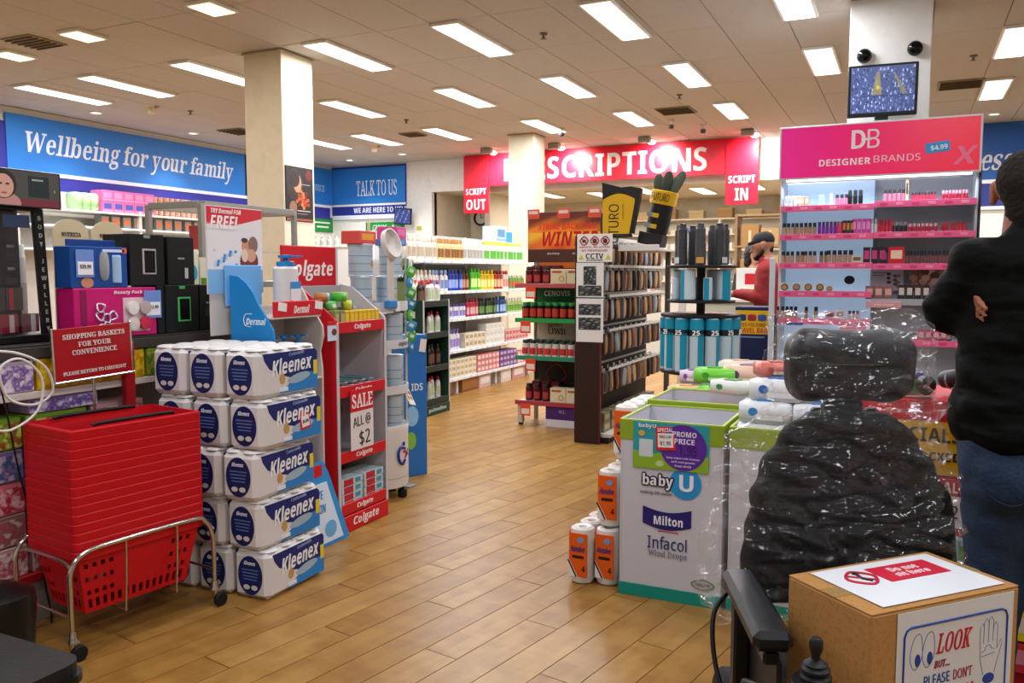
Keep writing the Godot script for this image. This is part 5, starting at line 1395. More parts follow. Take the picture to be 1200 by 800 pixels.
func endcap() -> void:
	var s := thing("vitamin_endcap", "gondola end stand of vitamins with green and maroon shelf edges", "shelving", Vector3(-2.87, 0, -7.17))
	var wh := mt("#bfb8ac", 0.5)
	bx(s, "back_panel", Vector3(0.74, 1.75, 0.02), mt("#2c2522", 0.6), Vector3(0, 0.2, -0.2), 0.002)
	for a in [-0.34, 0.34]:
		bx(s, "upright", Vector3(0.035, 1.9, 0.03), mt("#8d877c", 0.5), Vector3(a, 0, -0.18), 0.003)
		bx(s, "leg", Vector3(0.05, 0.18, 0.05), wh, Vector3(a, 0.02, 0.17), 0.004)
		pt(s, "foot", unit("cap"), mt("#1c1c1c", 0.5), Vector3(a, 0, 0.17), Vector3.ZERO, Vector3(0.045, 0.022, 0.045))
	var ys := [0.225, 0.64, 0.985, 1.3]
	var cl := ["#a83a48", "#2f8a68", "#2c9a4c", "#b85a5c"]
	for i in 4:
		bx(s, "shelf_board", Vector3(0.75, 0.02, 0.42), wh, Vector3(0, ys[i] - 0.02, 0.0), 0.002)
		bx(s, "shelf_edge", Vector3(0.76, 0.04, 0.012), mt(cl[i], 0.4), Vector3(0, ys[i] - 0.032, 0.215), 0.002)
		for t in 2:
			var tk := bx(s, "price_ticket", Vector3(0.1, 0.11, 0.003), mt("#e0482c", 0.5), Vector3([-0.27, 0.3][t] + (0.05 if i % 2 else 0.0), ys[i] - 0.13, 0.226), 0.001)
			bx(tk, "ticket_panel", Vector3(0.08, 0.05, 0.002), mt("#ecd8cc", 0.5), Vector3(0, 0.015, 0.002), 0.0005)
	# lettered backing panels behind each shelf
	var bp := [["CENOVIS", "#155a2c", "#c9d8cc", 1.07], ["Own", "#b4ac98", "#1c1a18", 0.74]]
	for b in bp:
		var p := bx(s, "backing_card", Vector3(0.7, 0.2, 0.01), mt(b[1], 0.5), Vector3(0, b[3], -0.17), 0.002)
		for k in 2:
			txt(p, b[0], 0.26 if b[0] == "CENOVIS" else 0.18, 0.05 if b[0] == "CENOVIS" else 0.075, Vector3(-0.12 + 0.35 * k, 0.14 if b[0] == "CENOVIS" else 0.12, 0.007), b[2], "b" if b[0] == "CENOVIS" else "s")
		if b[0] == "Own":
			for k in 2:
				txt(p, "Nature's", 0.15, 0.035, Vector3(-0.14 + 0.35 * k, 0.175, 0.007), b[2], "s")
	var bk := bx(s, "backing_card", Vector3(0.7, 0.32, 0.01), mt("#1c1413", 0.5), Vector3(0, 0.26, -0.17), 0.002)
	for k in 2:
		pt(bk, "print_ring", tube("ring", smooth([Vector3(0.1, 0, 0), Vector3(0, 0.1, 0), Vector3(-0.1, 0, 0), Vector3(0, -0.1, 0)], 6, true), 0.008, 6, true), mt("#8a2a20", 0.4), Vector3(-0.12 + 0.33 * k, 0.18, 0.006))
	# header poster
	var im := canvas(300, 180, "#4a2618")
	for y in 180:
		for x in range(0, 300, 3):
			var f := y / 180.0
			var n := sin(x * 0.05 + y * 0.11) * 0.06 + sin(x * 0.013) * 0.08
			var c := Color("#6a2a14").lerp(Color("#ff8a1c"), clampf((f + n) * 3.2 - 0.3, 0, 1)) if f < 0.4 else Color("#ffc030").lerp(Color("#e05014"), clampf((f + n - 0.45) * 2.4, 0, 1))
			if f > 0.74:
				c = Color("#4a2014")
			im.fill_rect(Rect2i(x, y, 3, 1), c)
	var h := thing("header_poster", "fiery orange winter poster above the vitamin shelves", "poster", Vector3(-2.87, 1.5, -7.2))
	bx(h, "poster_board", Vector3(0.72, 0.46, 0.012), mt("#3a241c", 0.5), Vector3.ZERO, 0.002)
	pt(h, "poster_print", sheet(0.71, 0.45), pic("fire", im, 0.4), Vector3(0, 0.005, 0.0065))
	txt(h, "STRIKE BACK THIS", 0.56, 0.055, Vector3(0.03, 0.33, 0.008), "#f0401c", "bi")
	txt(h, "WINTER", 0.56, 0.13, Vector3(0.06, 0.215, 0.008), "#c81414", "bi")
	for k in 2:
		txt(h, "pharmacy", 0.12, 0.022, Vector3(-0.1 + 0.25 * k, 0.08, 0.008), "#d8cfc4", "b")
	bx(h, "poster_foot", Vector3(0.5, 0.06, 0.02), mt("#c8641c", 0.5), Vector3(0, -0.055, -0.005), 0.003)
	for k in 3:
		var tk := bx(h, "clip_card", Vector3(0.12, 0.09, 0.004), mt("#e0583c", 0.5), Vector3(-0.3 + 0.3 * k, 0.4, 0.012), 0.001)
		bx(tk, "card_panel", Vector3(0.09, 0.03, 0.002), mt("#ecd0c4", 0.5), Vector3(0, 0.045, 0.003), 0.0005)
	# stock
	for sh in [0, 3]:
		row(func(o): bottle(o, 0.07, 0.16, 0.07, "#4a1416", "#2c0e10", "#a83838", "straight", 0.8, 0.2), 3, Vector3(-3.15, ys[sh] + 0.001, -7.05), Vector3(0.085, 0, 0), 0, "vitamin_bottle", "maroon vitamin bottle on the %s vitamin shelf" % ("lowest" if sh == 0 else "top"), "the aisle corner", "bottle", "maroon vitamin bottles")
		row(func(o): carton(o, Vector3(0.08, 0.17, 0.1), "#5a1a20", "#a03c40", "#3a1014"), 3, Vector3(-3.12, ys[sh] + 0.001, -7.18), Vector3(0.1, 0, 0), 0, "vitamin_carton", "maroon vitamin carton behind the bottles, %s shelf" % ("lowest" if sh == 0 else "top"), "the aisle corner", "carton", "maroon vitamin cartons")
		row(func(o): carton_cream(o), 2, Vector3(-2.83, ys[sh] + 0.001, -7.02), Vector3(0.155, 0, 0), 0, "vitamin_carton", "cream vitamin carton with a coloured ring, %s shelf" % ("lowest" if sh == 0 else "top"), "the aisle corner", "carton", "cream vitamin cartons", 0.001)
		row(func(o): carton(o, Vector3(0.07, 0.2, 0.09), "#5a1a20", "#b04848", "#3a1014"), 2, Vector3(-2.6, ys[sh] + 0.001, -7.03), Vector3(0.075, 0, 0), 0, "vitamin_carton", "tall maroon carton next to the brown pillar, %s shelf" % ("lowest" if sh == 0 else "top"), "the cream cartons", "carton", "tall maroon cartons", 0.001)
	for rk in 2:
		row(func(o): jar(o, 0.068, 0.15, "#241612", "#1f8a3c", "#b8973a" if rk else "#c23c2c"), 9, Vector3(-3.17, ys[2] + 0.001, -7.02 - rk * 0.09), Vector3(0.075, 0, 0), 0, "vitamin_jar", "green-lidded vitamin jar, %s rank under the green lettering" % ["front", "rear"][rk], "the aisle corner", "jar", "green lidded vitamin jars", 0.003)
		row(func(o): bottle(o, 0.068, 0.15, 0.068, "#ddd0c8", "#173a26", "#c8342c", "straight", 0.8, 0.22), 9, Vector3(-3.17, ys[1] + 0.001, -7.02 - rk * 0.09), Vector3(0.075, 0, 0), 0, "vitamin_bottle", "white red-labelled vitamin bottle, %s rank on the second shelf" % ["front", "rear"][rk], "the aisle corner", "bottle", "red labelled vitamin bottles", 0.003)
	var c := thing("stock_carton", "purple and white stock carton on the floor under the vitamins", "carton", Vector3(-2.77, 0, -7.12))
	bx(c, "carton_body", Vector3(0.36, 0.19, 0.3), mt("#d8d2d8", 0.5), Vector3.ZERO, 0.003)
	bx(c, "purple_print", Vector3(0.361, 0.12, 0.302), mt("#4a2068", 0.5), Vector3(0, 0.071, 0), 0.003)
	txt(c, "ALL", 0.06, 0.03, Vector3(-0.02, 0.15, 0.152), "#b8a0c8", "")
func carton_cream(o: Node3D) -> void:
	bx(o, "carton_body", Vector3(0.15, 0.135, 0.1), mt("#dccfae", 0.5), Vector3.ZERO, 0.002)
	var c := "#c9a03a" if o.name.hash() % 2 else "#4aa08a"
	pt(o, "print_ring", tube("cring", smooth([Vector3(0.024, 0, 0), Vector3(0, 0.024, 0), Vector3(-0.024, 0, 0), Vector3(0, -0.024, 0)], 4, true), 0.005, 5, true), mt(c, 0.5), Vector3(0.03, 0.05, 0.05))
	bx(o, "print_line", Vector3(0.09, 0.02, 0.002), mt("#b05a3a", 0.5), Vector3(-0.015, 0.1, 0.05), 0.0005)
func pillar_and_pegs() -> void:
	var p := thing("end_panel_board", "dark brown display end panel carrying the camera notices", "panel", Vector3(-2.355, 0, -6.44))
	bx(p, "panel_board", Vector3(0.215, 1.7, 0.03), noisy("brownlam", ["#2a1712", "#33201a", "#241410"], 0.05, 3.0, 0.45), Vector3.ZERO, 0.003)
	bx(p, "panel_edge", Vector3(0.012, 1.7, 0.034), mt("#5a1c22", 0.4), Vector3(0.112, 0, 0), 0.002)
	var n := thing("camera_notice", "white notice with three red ringed symbols above bold camera lettering", "notice", Vector3(-2.29, 1.49, -6.415))
	bx(n, "notice_sheet", Vector3(0.3, 0.225, 0.004), mt("#e2e0da", 0.5), Vector3.ZERO, 0.001)
	for k in 3:
		pt(n, "ring_symbol", tube("nring", smooth([Vector3(0.034, 0, 0), Vector3(0, 0.034, 0), Vector3(-0.034, 0, 0), Vector3(0, -0.034, 0)], 5, true), 0.005, 5, true), mt("#a01c24", 0.5), Vector3(-0.09 + 0.09 * k, 0.17, 0.004))
		pt(n, "symbol_mark", disc(0.018, 0.02 if k else 0.014, 0.003), mt("#2a2a2a", 0.5), Vector3(-0.09 + 0.09 * k, 0.168, 0.003))
		bx(n, "symbol_slash", Vector3(0.066, 0.008, 0.003), mt("#a01c24", 0.5), Vector3(-0.09 + 0.09 * k, 0.165, 0.004), 0.0005, Vector3(0, 0, -45))
	txt(n, "CCTV", 0.15, 0.042, Vector3(0, 0.048, 0.003), "#1a1a1a", "b")
	txt(n, "PRIVATE, NO ACCESS", 0.26, 0.016, Vector3(0, 0.118, 0.003), "#b05a5a", "b")
	txt(n, "NO TRESPASSERS", 0.22, 0.016, Vector3(0, 0.092, 0.003), "#b05a5a", "b")
	txt(n, "IN OPERATION", 0.14, 0.014, Vector3(0, 0.016, 0.003), "#3a3a3a", "b")
	for k in 2:
		pt(n, "warning_mark", prism("wtri", PackedVector2Array([Vector2(-0.024, 0), Vector2(0.024, 0), Vector2(0, 0.042)]), 0.002), mt("#c8c02c", 0.5), Vector3(-0.115 + 0.23 * k, 0.02, 0.003))
	var ph := [[1.205, 0.28, "white sheet with two dark stacked photographs under the camera notice", [[0.1, 0.15, 0.11], [0.01, 0.085, 0.2]]], [0.84, 0.355, "lower white sheet with two wide dark photographs on the pillar", [[0.22, 0.09, 0.19], [0.1, 0.1, 0.19]]]]
	for i in 2:
		var o := thing("photo_sheet", ph[i][2], "notice", Vector3(-2.33, ph[i][0], -6.418))
		bx(o, "paper", Vector3(0.235, ph[i][1], 0.003), mt("#dcdad6", 0.5), Vector3.ZERO, 0.001)
		for q in ph[i][3].size():
			var im := canvas(96, 64, "#232826")
			for k in 40:
				blob(im, fposmod(k * 0.7549 + q * 0.3, 1.0), fposmod(k * 0.5698 + i * 0.2, 1.0), 0.04 + 0.03 * (k % 3), 0.06, ["#56625f", "#1a1e1e", "#8f9a98", "#3c3a48", "#6a5a5a"][k % 5])
			pt(o, "photo_print", sheet(ph[i][3][q][2], ph[i][3][q][1]), pic("cc%d%d" % [i, q], im, 0.3), Vector3(0, ph[i][3][q][0], 0.0025))
	# peg stand behind the pillar, facing +x
	var s := thing("peg_stand", "dark peg display stand hung with tan support packs behind the pillar", "display stand", Vector3(-2.42, 0, -7.4), 90)
	bx(s, "back_panel", Vector3(1.85, 1.7, 0.03), mt("#1d1715", 0.6), Vector3(0, 0.02, 0), 0.002)
	bx(s, "base_shelf", Vector3(1.85, 0.03, 0.26), mt("#c8c4bc", 0.5), Vector3(0, 0.05, 0.13), 0.003)
	bx(s, "kick_board", Vector3(1.85, 0.05, 0.24), mt("#151211", 0.6), Vector3(0, 0, 0.12), 0.003)
	var tops := [1.66, 1.44, 1.2, 0.92, 0.6]
	for r in 5:
		bx(s, "peg_rail", Vector3(1.84, 0.018, 0.012), mt("#b9b6b0", 0.3, 0.5), Vector3(0, tops[r] + 0.012, 0.02), 0.002)
		bx(s, "ticket_rail", Vector3(1.84, 0.022, 0.004), mt("#cfccc6", 0.4), Vector3(0, tops[r] + 0.005, 0.24), 0.001)
		for c in 11:
			var x := -0.87 + c * 0.165
			pt(s, "peg_hook", tube("peg", [Vector3(0, 0, 0), Vector3(0, 0, 0.215), Vector3(0, 0.012, 0.225)], 0.0025, 5), mt("#d4d1ca", 0.25, 0.8), Vector3(x, tops[r], 0.015))
			var tan: String = ["#c09468", "#a47a54", "#8a5f46", "#c9a582", "#4a4040", "#a0a8b0", "#94644a", "#b4865a"][(c * 3 + r * 5) % 8]
			for k in 2:
				var lab := "%s support pack hung on peg row %s, %s peg from the pillar" % [["tan", "brown", "dark brown", "beige", "black", "grey", "cocoa", "caramel"][(c * 3 + r * 5) % 8], ORD[r], ORD[c]]
				if k:
					lab = lab.replace("support pack hung", "support pack hanging behind another")
				var o := thing("support_pack", lab, "pack", Vector3(-2.42 + 0.175 - 0.075 * k, tops[r] - 0.19, -7.4 - x), 90 + rng.randf_range(-12, 12), "support packs on the peg stand")
				bx(o, "pack_box", Vector3(0.1, 0.175, 0.03), mt(["#3a302c", "#5a4a42", "#6e6a68"][(c + r) % 3], 0.35), Vector3.ZERO, 0.002)
				pt(o, "limb_print", pillow(Vector3(0.065, 0.155, 0.03), 0.6, 12, 8), mt(tan, 0.45), Vector3(0.0, 0.01, 0.013), Vector3(0, 0, [-10, 6, 14][c % 3]))
				pt(o, "hang_tab", prism("htab", PackedVector2Array([Vector2(-0.02, 0), Vector2(-0.007, 0), Vector2(-0.007, 0.0246), Vector2(0.007, 0.0246), Vector2(0.007, 0), Vector2(0.02, 0), Vector2(0.02, 0.036), Vector2(-0.02, 0.036)]), 0.004), mt("#cac6c0", 0.4), Vector3(0, 0.168, 0))
	row(func(o): carton(o, Vector3(0.15, 0.08, 0.1), "#8f8468", "#b8ab88"), 8, Vector3(-2.28, 0.081, -6.6), Vector3(0, 0, -0.19), 90, "bandage_roll_box", "khaki bandage box on the peg stand's base shelf", "the pillar", "box", "khaki bandage boxes")
	row(func(o): carton(o, Vector3(0.15, 0.08, 0.1), "#7a7058", "#a89a78"), 8, Vector3(-2.28, 0.162, -6.6), Vector3(0, 0, -0.19), 90, "bandage_roll_box", "khaki bandage box in the upper layer of the base shelf", "the pillar", "box", "upper khaki bandage boxes")
	# header sign on top
	var f := thing("topper_sign", "black and yellow brace brand topper with upright black lettering", "sign", Vector3(-2.13, 1.72, -6.62), 0)
	var out := PackedVector2Array([Vector2(-0.15, 0.0), Vector2(0.1, 0.0), Vector2(0.17, 0.36), Vector2(0.08, 0.38), Vector2(0.0, 0.375), Vector2(-0.09, 0.4), Vector2(-0.165, 0.42)])
	pt(f, "topper_panel", prism("fut1", out, 0.05), mt("#1d1c1b", 0.45))
	var yl := PackedVector2Array([Vector2(-0.155, 0.0), Vector2(0.07, 0.0), Vector2(0.115, 0.25)])
	for i in 9:
		yl.append(Vector2(0.115 - 0.27 * i / 8.0, 0.28 + 0.045 * sin(PI * i / 8.0)))
	pt(f, "yellow_panel", prism("fut2", yl, 0.008), mt("#d6a812", 0.4), Vector3(0, 0, 0.026))
	txt(f, "FUTURO", 0.36, 0.085, Vector3(-0.06, 0.06, 0.031), "#1a1812", "", Vector3(0, 0, 90))
	txt(f, "supports", 0.12, 0.016, Vector3(0.02, 0.18, 0.031), "#5a4a14", "", Vector3(0, 0, 90))
	bx(f, "topper_foot", Vector3(0.2, 0.03, 0.1), mt("#2a2826", 0.5), Vector3(-0.03, -0.03, -0.02), 0.003)
	var k := thing("wrist_topper", "tilted black sleeve ornament with yellow lettered cuff and grey green tips", "ornament", Vector3(-1.9, 1.725, -6.83), 0)
	k.rotation_degrees.z = -12
	pt(k, "sleeve", lathe("slv", [[0, 0], [0.085, 0], [0.095, 0.1], [0.09, 0.28], [0, 0.28]], 20), mt("#141312", 0.5))
	pt(k, "cuff", lathe("cuf", [[0.1, 0], [0.11, 0.005], [0.112, 0.11], [0.1, 0.115]], 20), mt("#d6a812", 0.4), Vector3(0, 0.24, 0))
	txt(k, "FUTURO", 0.15, 0.06, Vector3(0, 0.298, 0.1135), "#1a1812", "")
	for i in 3:
		pt(k, "sleeve_tip", pillow(Vector3(0.09, 0.16 + 0.03 * i, 0.05), 0.8, 12, 8), mt(["#4d584a", "#3f4a3e", "#5a6656"][i], 0.6), Vector3(-0.05 + 0.05 * i, 0.33, 0.02 * (i % 2)), Vector3(0, 0, 14 - 16 * i))
	for i in 4:
		bx(k, "pack_print", Vector3(0.05, 0.035, 0.004), mt("#d6a812" if i % 2 else "#8a8f94", 0.4), Vector3(-0.06 + 0.05 * (i % 2), 0.04 + 0.09 * (i / 2), 0.098), 0.001)
	bx(k, "sleeve_foot", Vector3(0.2, 0.1, 0.18), mt("#1d1b1a", 0.5), Vector3(-0.02, -0.1, 0), 0.004)
	var tray := thing("top_tray", "white wire topped tray between the topper and the umbrella stand", "tray", Vector3(-1.98, 1.58, -6.95))
	bx(tray, "tray_base", Vector3(0.34, 0.02, 0.7), mt("#c8c5be", 0.4), Vector3(0.0, 0, 0), 0.003)
	bx(tray, "tray_edge", Vector3(0.34, 0.05, 0.01), mt("#dcd9d2", 0.4), Vector3(0, 0, 0.35), 0.002)
	bx(tray, "tray_post", Vector3(0.04, 1.58, 0.04), mt("#55504a", 0.5), Vector3(0.1, -1.58, -0.2), 0.003)
func umbrella_stand() -> void:
	var C0 := Vector3(-1.28, 0, -5.75)
	var s := thing("umbrella_stand", "black three tier revolving stand of teal sleeves and umbrellas", "display stand", C0)
	var blk := mt("#17191b", 0.45)
	pt(s, "pole", tube("upole", [Vector3(0, 0, 0), Vector3(0, 1.6, 0)], 0.03, 12), blk)
	for a in [[0.3, 0.02], [0.27, 0.42], [0.27, 0.72], [0.27, 1.105], [0.23, 1.2], [0.235, 1.435]]:
		pt(s, "tier_plate", lathe("tp%.3f" % a[0], [[0, 0], [a[0] * 0.98, 0], [a[0], 0.004], [a[0], 0.016], [a[0] * 0.98, 0.02], [0, 0.02]], 32), blk, Vector3(0, a[1], 0))
	var teal := "#138aa8"
	for i in 14:
		var a := TAU * i / 14.0 + 0.1
		var o := thing("sleeve_tube", "tall teal and white printed sleeve in the lowest ring of the black stand, %s round" % ORD[i], "tube", C0 + Vector3(cos(a) * 0.225, 0.741, sin(a) * 0.225), 0, "tall teal sleeves in the revolving stand")
		o.rotation.y = PI / 2 - a
		pt(o, "tube_body", unit("straight"), mt("#b4c9d2", 0.35), Vector3.ZERO, Vector3.ZERO, Vector3(0.095, 0.36, 0.095))
		pt(o, "teal_top", unit("band"), mt(teal, 0.35), Vector3(0, 0.27, 0), Vector3.ZERO, Vector3(0.095, 0.085, 0.095))
		pt(o, "teal_side", lathe("u_tside", [[0.508, 0], [0.508, 1]], 5, 15, 70), mt(teal, 0.35), Vector3(0, 0.02, 0), Vector3.ZERO, Vector3(0.096, 0.24, 0.096))
		pt(o, "dark_band", unit("band"), mt("#16252c", 0.35), Vector3(0, 0.245, 0), Vector3.ZERO, Vector3(0.097, 0.04, 0.097))
		txt(o, "25", 0.05, 0.032, Vector3(0, 0.266, 0.0505), "#eef2f2", "b")
	for i in 8:
		var a := TAU * i / 8.0 + 0.3
		var big: bool = i % 2 == 0
		var o := thing("sleeve_tube", "%s teal sleeve in the middle ring of the black stand, %s round" % ["tall" if big else "short", ORD[i]], "tube", C0 + Vector3(cos(a) * 0.17, 1.221, sin(a) * 0.17), 0, "teal sleeves in the middle ring")
		o.rotation.y = PI / 2 - a
		var hh := 0.205 if big else 0.15
		pt(o, "tube_body", unit("straight"), mt("#b9ccd4", 0.35), Vector3.ZERO, Vector3.ZERO, Vector3(0.1 if big else 0.06, hh, 0.1 if big else 0.06))
		pt(o, "teal_side", lathe("u_tside2", [[0.508, 0], [0.508, 1]], 6, -70, 0), mt(teal, 0.35), Vector3(0, 0.0, 0), Vector3.ZERO, Vector3(0.1 if big else 0.06, hh * 0.97, 0.1 if big else 0.06))
	for i in 7:
		var a := TAU * i / 7.0 + 0.5
		var o := thing("compact_umbrella", "dark compact umbrella in clear wrap on the top tier, %s round" % ORD[i], "umbrella", C0 + Vector3(cos(a) * 0.155, 1.456, sin(a) * 0.155), 0, "compact umbrellas on the top tier")
		o.rotation.y = PI / 2 - a
		pt(o, "folded_canopy", lathe("umb", [[0, 0], [0.44, 0], [0.5, 0.05], [0.47, 0.4], [0.48, 0.84], [0.36, 0.88], [0.34, 0.98], [0, 1]], 14), mt(["#14151a", "#2a2e36", "#1a1b1e", "#2c2622"][i % 4], 0.4), Vector3.ZERO, Vector3.ZERO, Vector3(0.066, 0.28, 0.066))
		pt(o, "clear_wrap", lathe("umbw", [[0.56, 0], [0.56, 0.95]], 14), mt("#c8d0d40c", 0.08), Vector3.ZERO, Vector3.ZERO, Vector3(0.066, 0.28, 0.066))
		bx(o, "swing_tag", Vector3(0.05, 0.04, 0.003), mt("#c8924a" if i % 2 else "#c9ccce", 0.5), Vector3(0, 0.01, 0.046), 0.001)
func wipes(o: Node3D, s: Vector3, c: String, c2: String, c3: String) -> void:
	pt(o, "pack_body", pillow(s, 0.24, 28, 12, 0.0015), mt(c, 0.28))
	pt(o, "print_badge", disc(s.x * 0.09, s.y * 0.2, 0.002), mt(c2, 0.4), Vector3(-s.x * 0.2, s.y * 0.55, s.z * 0.5))
	bx(o, "print_band", Vector3(s.x * 0.5, s.y * 0.2, 0.002), mt(c3, 0.4), Vector3(s.x * 0.12, s.y * 0.2, s.z * 0.499), 0.0005)
	bx(o, "lid_flap", Vector3(s.x * 0.34, 0.006, s.z * 0.5), mt(c2, 0.4), Vector3(0, s.y * 0.985, 0), 0.002)
func dump_bin(label: String, at: Vector3, w: float, d: float, h: float, front: bool) -> Node3D:
	var o := thing("dump_bin", label, "bin", at, 0, "cardboard dump bins")
	var wh := mt("#c4c4cc", 0.5)
	for s in [-1, 1]:
		bx(o, "bin_side", Vector3(0.008, h, d), wh, Vector3(s * (w / 2 - 0.004), 0, 0), 0.001)
		bx(o, "bin_wall", Vector3(w - 0.017, h, 0.008), wh, Vector3(0, 0, s * (d / 2 - 0.004)), 0.001)
		bx(o, "green_edge", Vector3(w + 0.004, 0.085, 0.004), mt("#8aa428", 0.45), Vector3(0, h - 0.083, s * (d / 2 + 0.0015)), 0.001)
		bx(o, "green_edge", Vector3(0.004, 0.085, d + 0.004), mt("#8aa428", 0.45), Vector3(s * (w / 2 + 0.0015), h - 0.083, 0), 0.001)
		bx(o, "teal_foot", Vector3(w + 0.004, 0.055, 0.004), mt("#0f8a7a", 0.45), Vector3(0, 0.0, s * (d / 2 + 0.0015)), 0.001)
		bx(o, "teal_foot", Vector3(0.004, 0.055, d + 0.004), mt("#0f8a7a", 0.45), Vector3(s * (w / 2 + 0.0015), 0, 0), 0.001)
		bx(o, "top_lip", Vector3(w + 0.006, 0.006, 0.014), mt("#a9bd48", 0.45), Vector3(0, h, s * (d / 2 - 0.004)), 0.001)
		bx(o, "top_lip", Vector3(0.014, 0.006, d), mt("#a9bd48", 0.45), Vector3(s * (w / 2 - 0.004), h, 0), 0.001)
	bx(o, "inner_floor", Vector3(w - 0.02, 0.01, d - 0.02), wh, Vector3(0, h - 0.16 if front else h - 0.1, 0), 0.001)
	return o
func baby_bins() -> void:
	var W := 0.44
	var b := dump_bin("white dump bin with purple promo poster and green rim at the aisle edge", Vector3(-0.88, 0, -3.655), W, 0.44, 0.77, true)
	var z := 0.222
	# promo poster
	var p := bx(b, "promo_poster", Vector3(0.325, 0.2, 0.003), mt("#2c9aa4", 0.45), Vector3(0.0, 0.57, z + 0.002), 0.001)
	pt(p, "print_hill", prism("hill", PackedVector2Array([Vector2(-0.162, 0), Vector2(0.162, 0), Vector2(0.162, 0.07), Vector2(0.08, 0.05), Vector2(-0.02, 0.075), Vector2(-0.1, 0.06), Vector2(-0.162, 0.075)]), 0.002), mt("#86b02c", 0.45), Vector3(0, 0.001, 0.002))
	pt(p, "print_circle", disc(0.098, 0.098, 0.002), mt("#5a2a96", 0.45), Vector3(0.055, 0.1, 0.003))
	txt(p, "PROMO", 0.1, 0.022, Vector3(0.06, 0.158, 0.005), "#e6dcf0", "b")
	txt(p, "PRICE", 0.085, 0.022, Vector3(0.06, 0.128, 0.005), "#e6dcf0", "b")
	txt(p, "1.95", 0.075, 0.04, Vector3(0.075, 0.09, 0.005), "#3a1c5a", "")
	for i in 3:
		txt(p, ["baby wipes milk dreams", "soft and gentle", "from birth"][i], [0.14, 0.1, 0.07][i], 0.0095, Vector3(0.055, 0.055 - 0.016 * i, 0.005), "#d8cce6", "b")
	bx(p, "print_pack", Vector3(0.06, 0.075, 0.002), mt("#c9d6da", 0.5), Vector3(-0.105, 0.05, 0.003), 0.0005)
	pt(p, "print_bird", disc(0.014, 0.012, 0.002), mt("#d8a83a", 0.5), Vector3(-0.125, 0.15, 0.003))
	pt(p, "print_lamb", disc(0.018, 0.013, 0.002), mt("#bcd08a", 0.5), Vector3(-0.045, 0.025, 0.004))
	txt(p, "babyU", 0.075, 0.022, Vector3(-0.1, 0.182, 0.004), "#e8e6f0", "b")
	var tk := bx(p, "price_ticket", Vector3(0.085, 0.1, 0.003), mt("#cc2430", 0.5), Vector3(-0.018, 0.085, 0.006), 0.001, Vector3(-3, 0, 3))
	bx(tk, "ticket_panel", Vector3(0.066, 0.06, 0.002), mt("#e9e2e0", 0.6), Vector3(0, 0.012, 0.002), 0.0005)
	txt(tk, "SPECIAL", 0.066, 0.016, Vector3(0, 0.086, 0.0025), "#f4e8e8", "b")
	txt(tk, "$1.95", 0.045, 0.018, Vector3(0, 0.03, 0.0035), "#2a2424", "")
	txt(tk, "WAS 2.49", 0.05, 0.012, Vector3(0, 0.058, 0.0035), "#2a2424", "")
	# logos printed on the bin front
	pt(b, "logo_disc", disc(0.068, 0.068, 0.002), mt("#2a8fd0", 0.4), Vector3(0.065, 0.517, z))
	for i in 8:
		txt(b, "baby", 0.132, 0.064, Vector3(-0.052 + 0.006 * cos(i * TAU / 8), 0.515 + 0.006 * sin(i * TAU / 8), z + 0.0015), "#2a2140", "b")
	txt(b, "baby", 0.132, 0.064, Vector3(-0.052, 0.515, z + 0.0035), "#e6e6ee", "b")
	txt(b, "U", 0.06, 0.07, Vector3(0.07, 0.52, z + 0.0025), "#e9f0f6", "b")
	txt(b, "making life easier", 0.14, 0.016, Vector3(-0.06, 0.465, z + 0.001), "#6a6a78", "i")
	var ml := PackedVector2Array()
	for i in 13:
		ml.append(Vector2(-0.105 + 0.21 * i / 12.0, 0.075 - 0.02 * sin(PI * i / 12.0) + 0.0))
	for i in 13:
		ml.append(Vector2(0.105 - 0.21 * i / 12.0, 0.0 - 0.022 * sin(PI * i / 12.0)))
	pt(b, "logo_panel", prism("milton", ml, 0.002), mt("#231f6a", 0.4), Vector3(-0.012, 0.33, z))
	txt(b, "Milton", 0.125, 0.04, Vector3(-0.005, 0.35, z + 0.0025), "#eaeaf2", "b")
	bx(b, "logo_line", Vector3(0.09, 0.004, 0.002), mt("#c0324a", 0.4), Vector3(-0.005, 0.3, z), 0.0005)
	txt(b, "Infacol", 0.17, 0.055, Vector3(-0.01, 0.252, z + 0.001), "#242a72", "")
	txt(b, "Wind Drops", 0.168, 0.034, Vector3(-0.008, 0.2, z + 0.001), "#7d7f92", "s")
	pt(b, "oval_mark", tube("ovl", smooth([Vector3(0.048, 0, 0), Vector3(0, 0.022, 0), Vector3(-0.048, 0, 0), Vector3(0, -0.022, 0)], 6, true), 0.003, 5, true), mt("#5a8a4a", 0.5), Vector3(0.145, 0.095, z))
	txt(b, "nature", 0.06, 0.014, Vector3(0.145, 0.095, z + 0.001), "#4a4a5a", "i")
	dump_bin("second white dump bin in line holding a few loose wipe packs", Vector3(-0.89, 0, -4.11), W, 0.44, 0.79, true)
	dump_bin("third white dump bin in line heaped with green and cream packs", Vector3(-0.895, 0, -4.57), W, 0.44, 0.79, false)
	dump_bin("white dump bin hidden behind the wheelchair heaped with wipes", Vector3(-0.405, 0, -3.66), 0.46, 0.44, 0.77, false)
	dump_bin("white dump bin beyond the wheelchair heaped with mixed packs", Vector3(-0.4, 0, -4.13), 0.46, 0.44, 0.8, false)
	dump_bin("rear dump bin beyond the wheelchair with loose toiletries", Vector3(-0.4, 0, -4.6), 0.46, 0.44, 0.85, false)
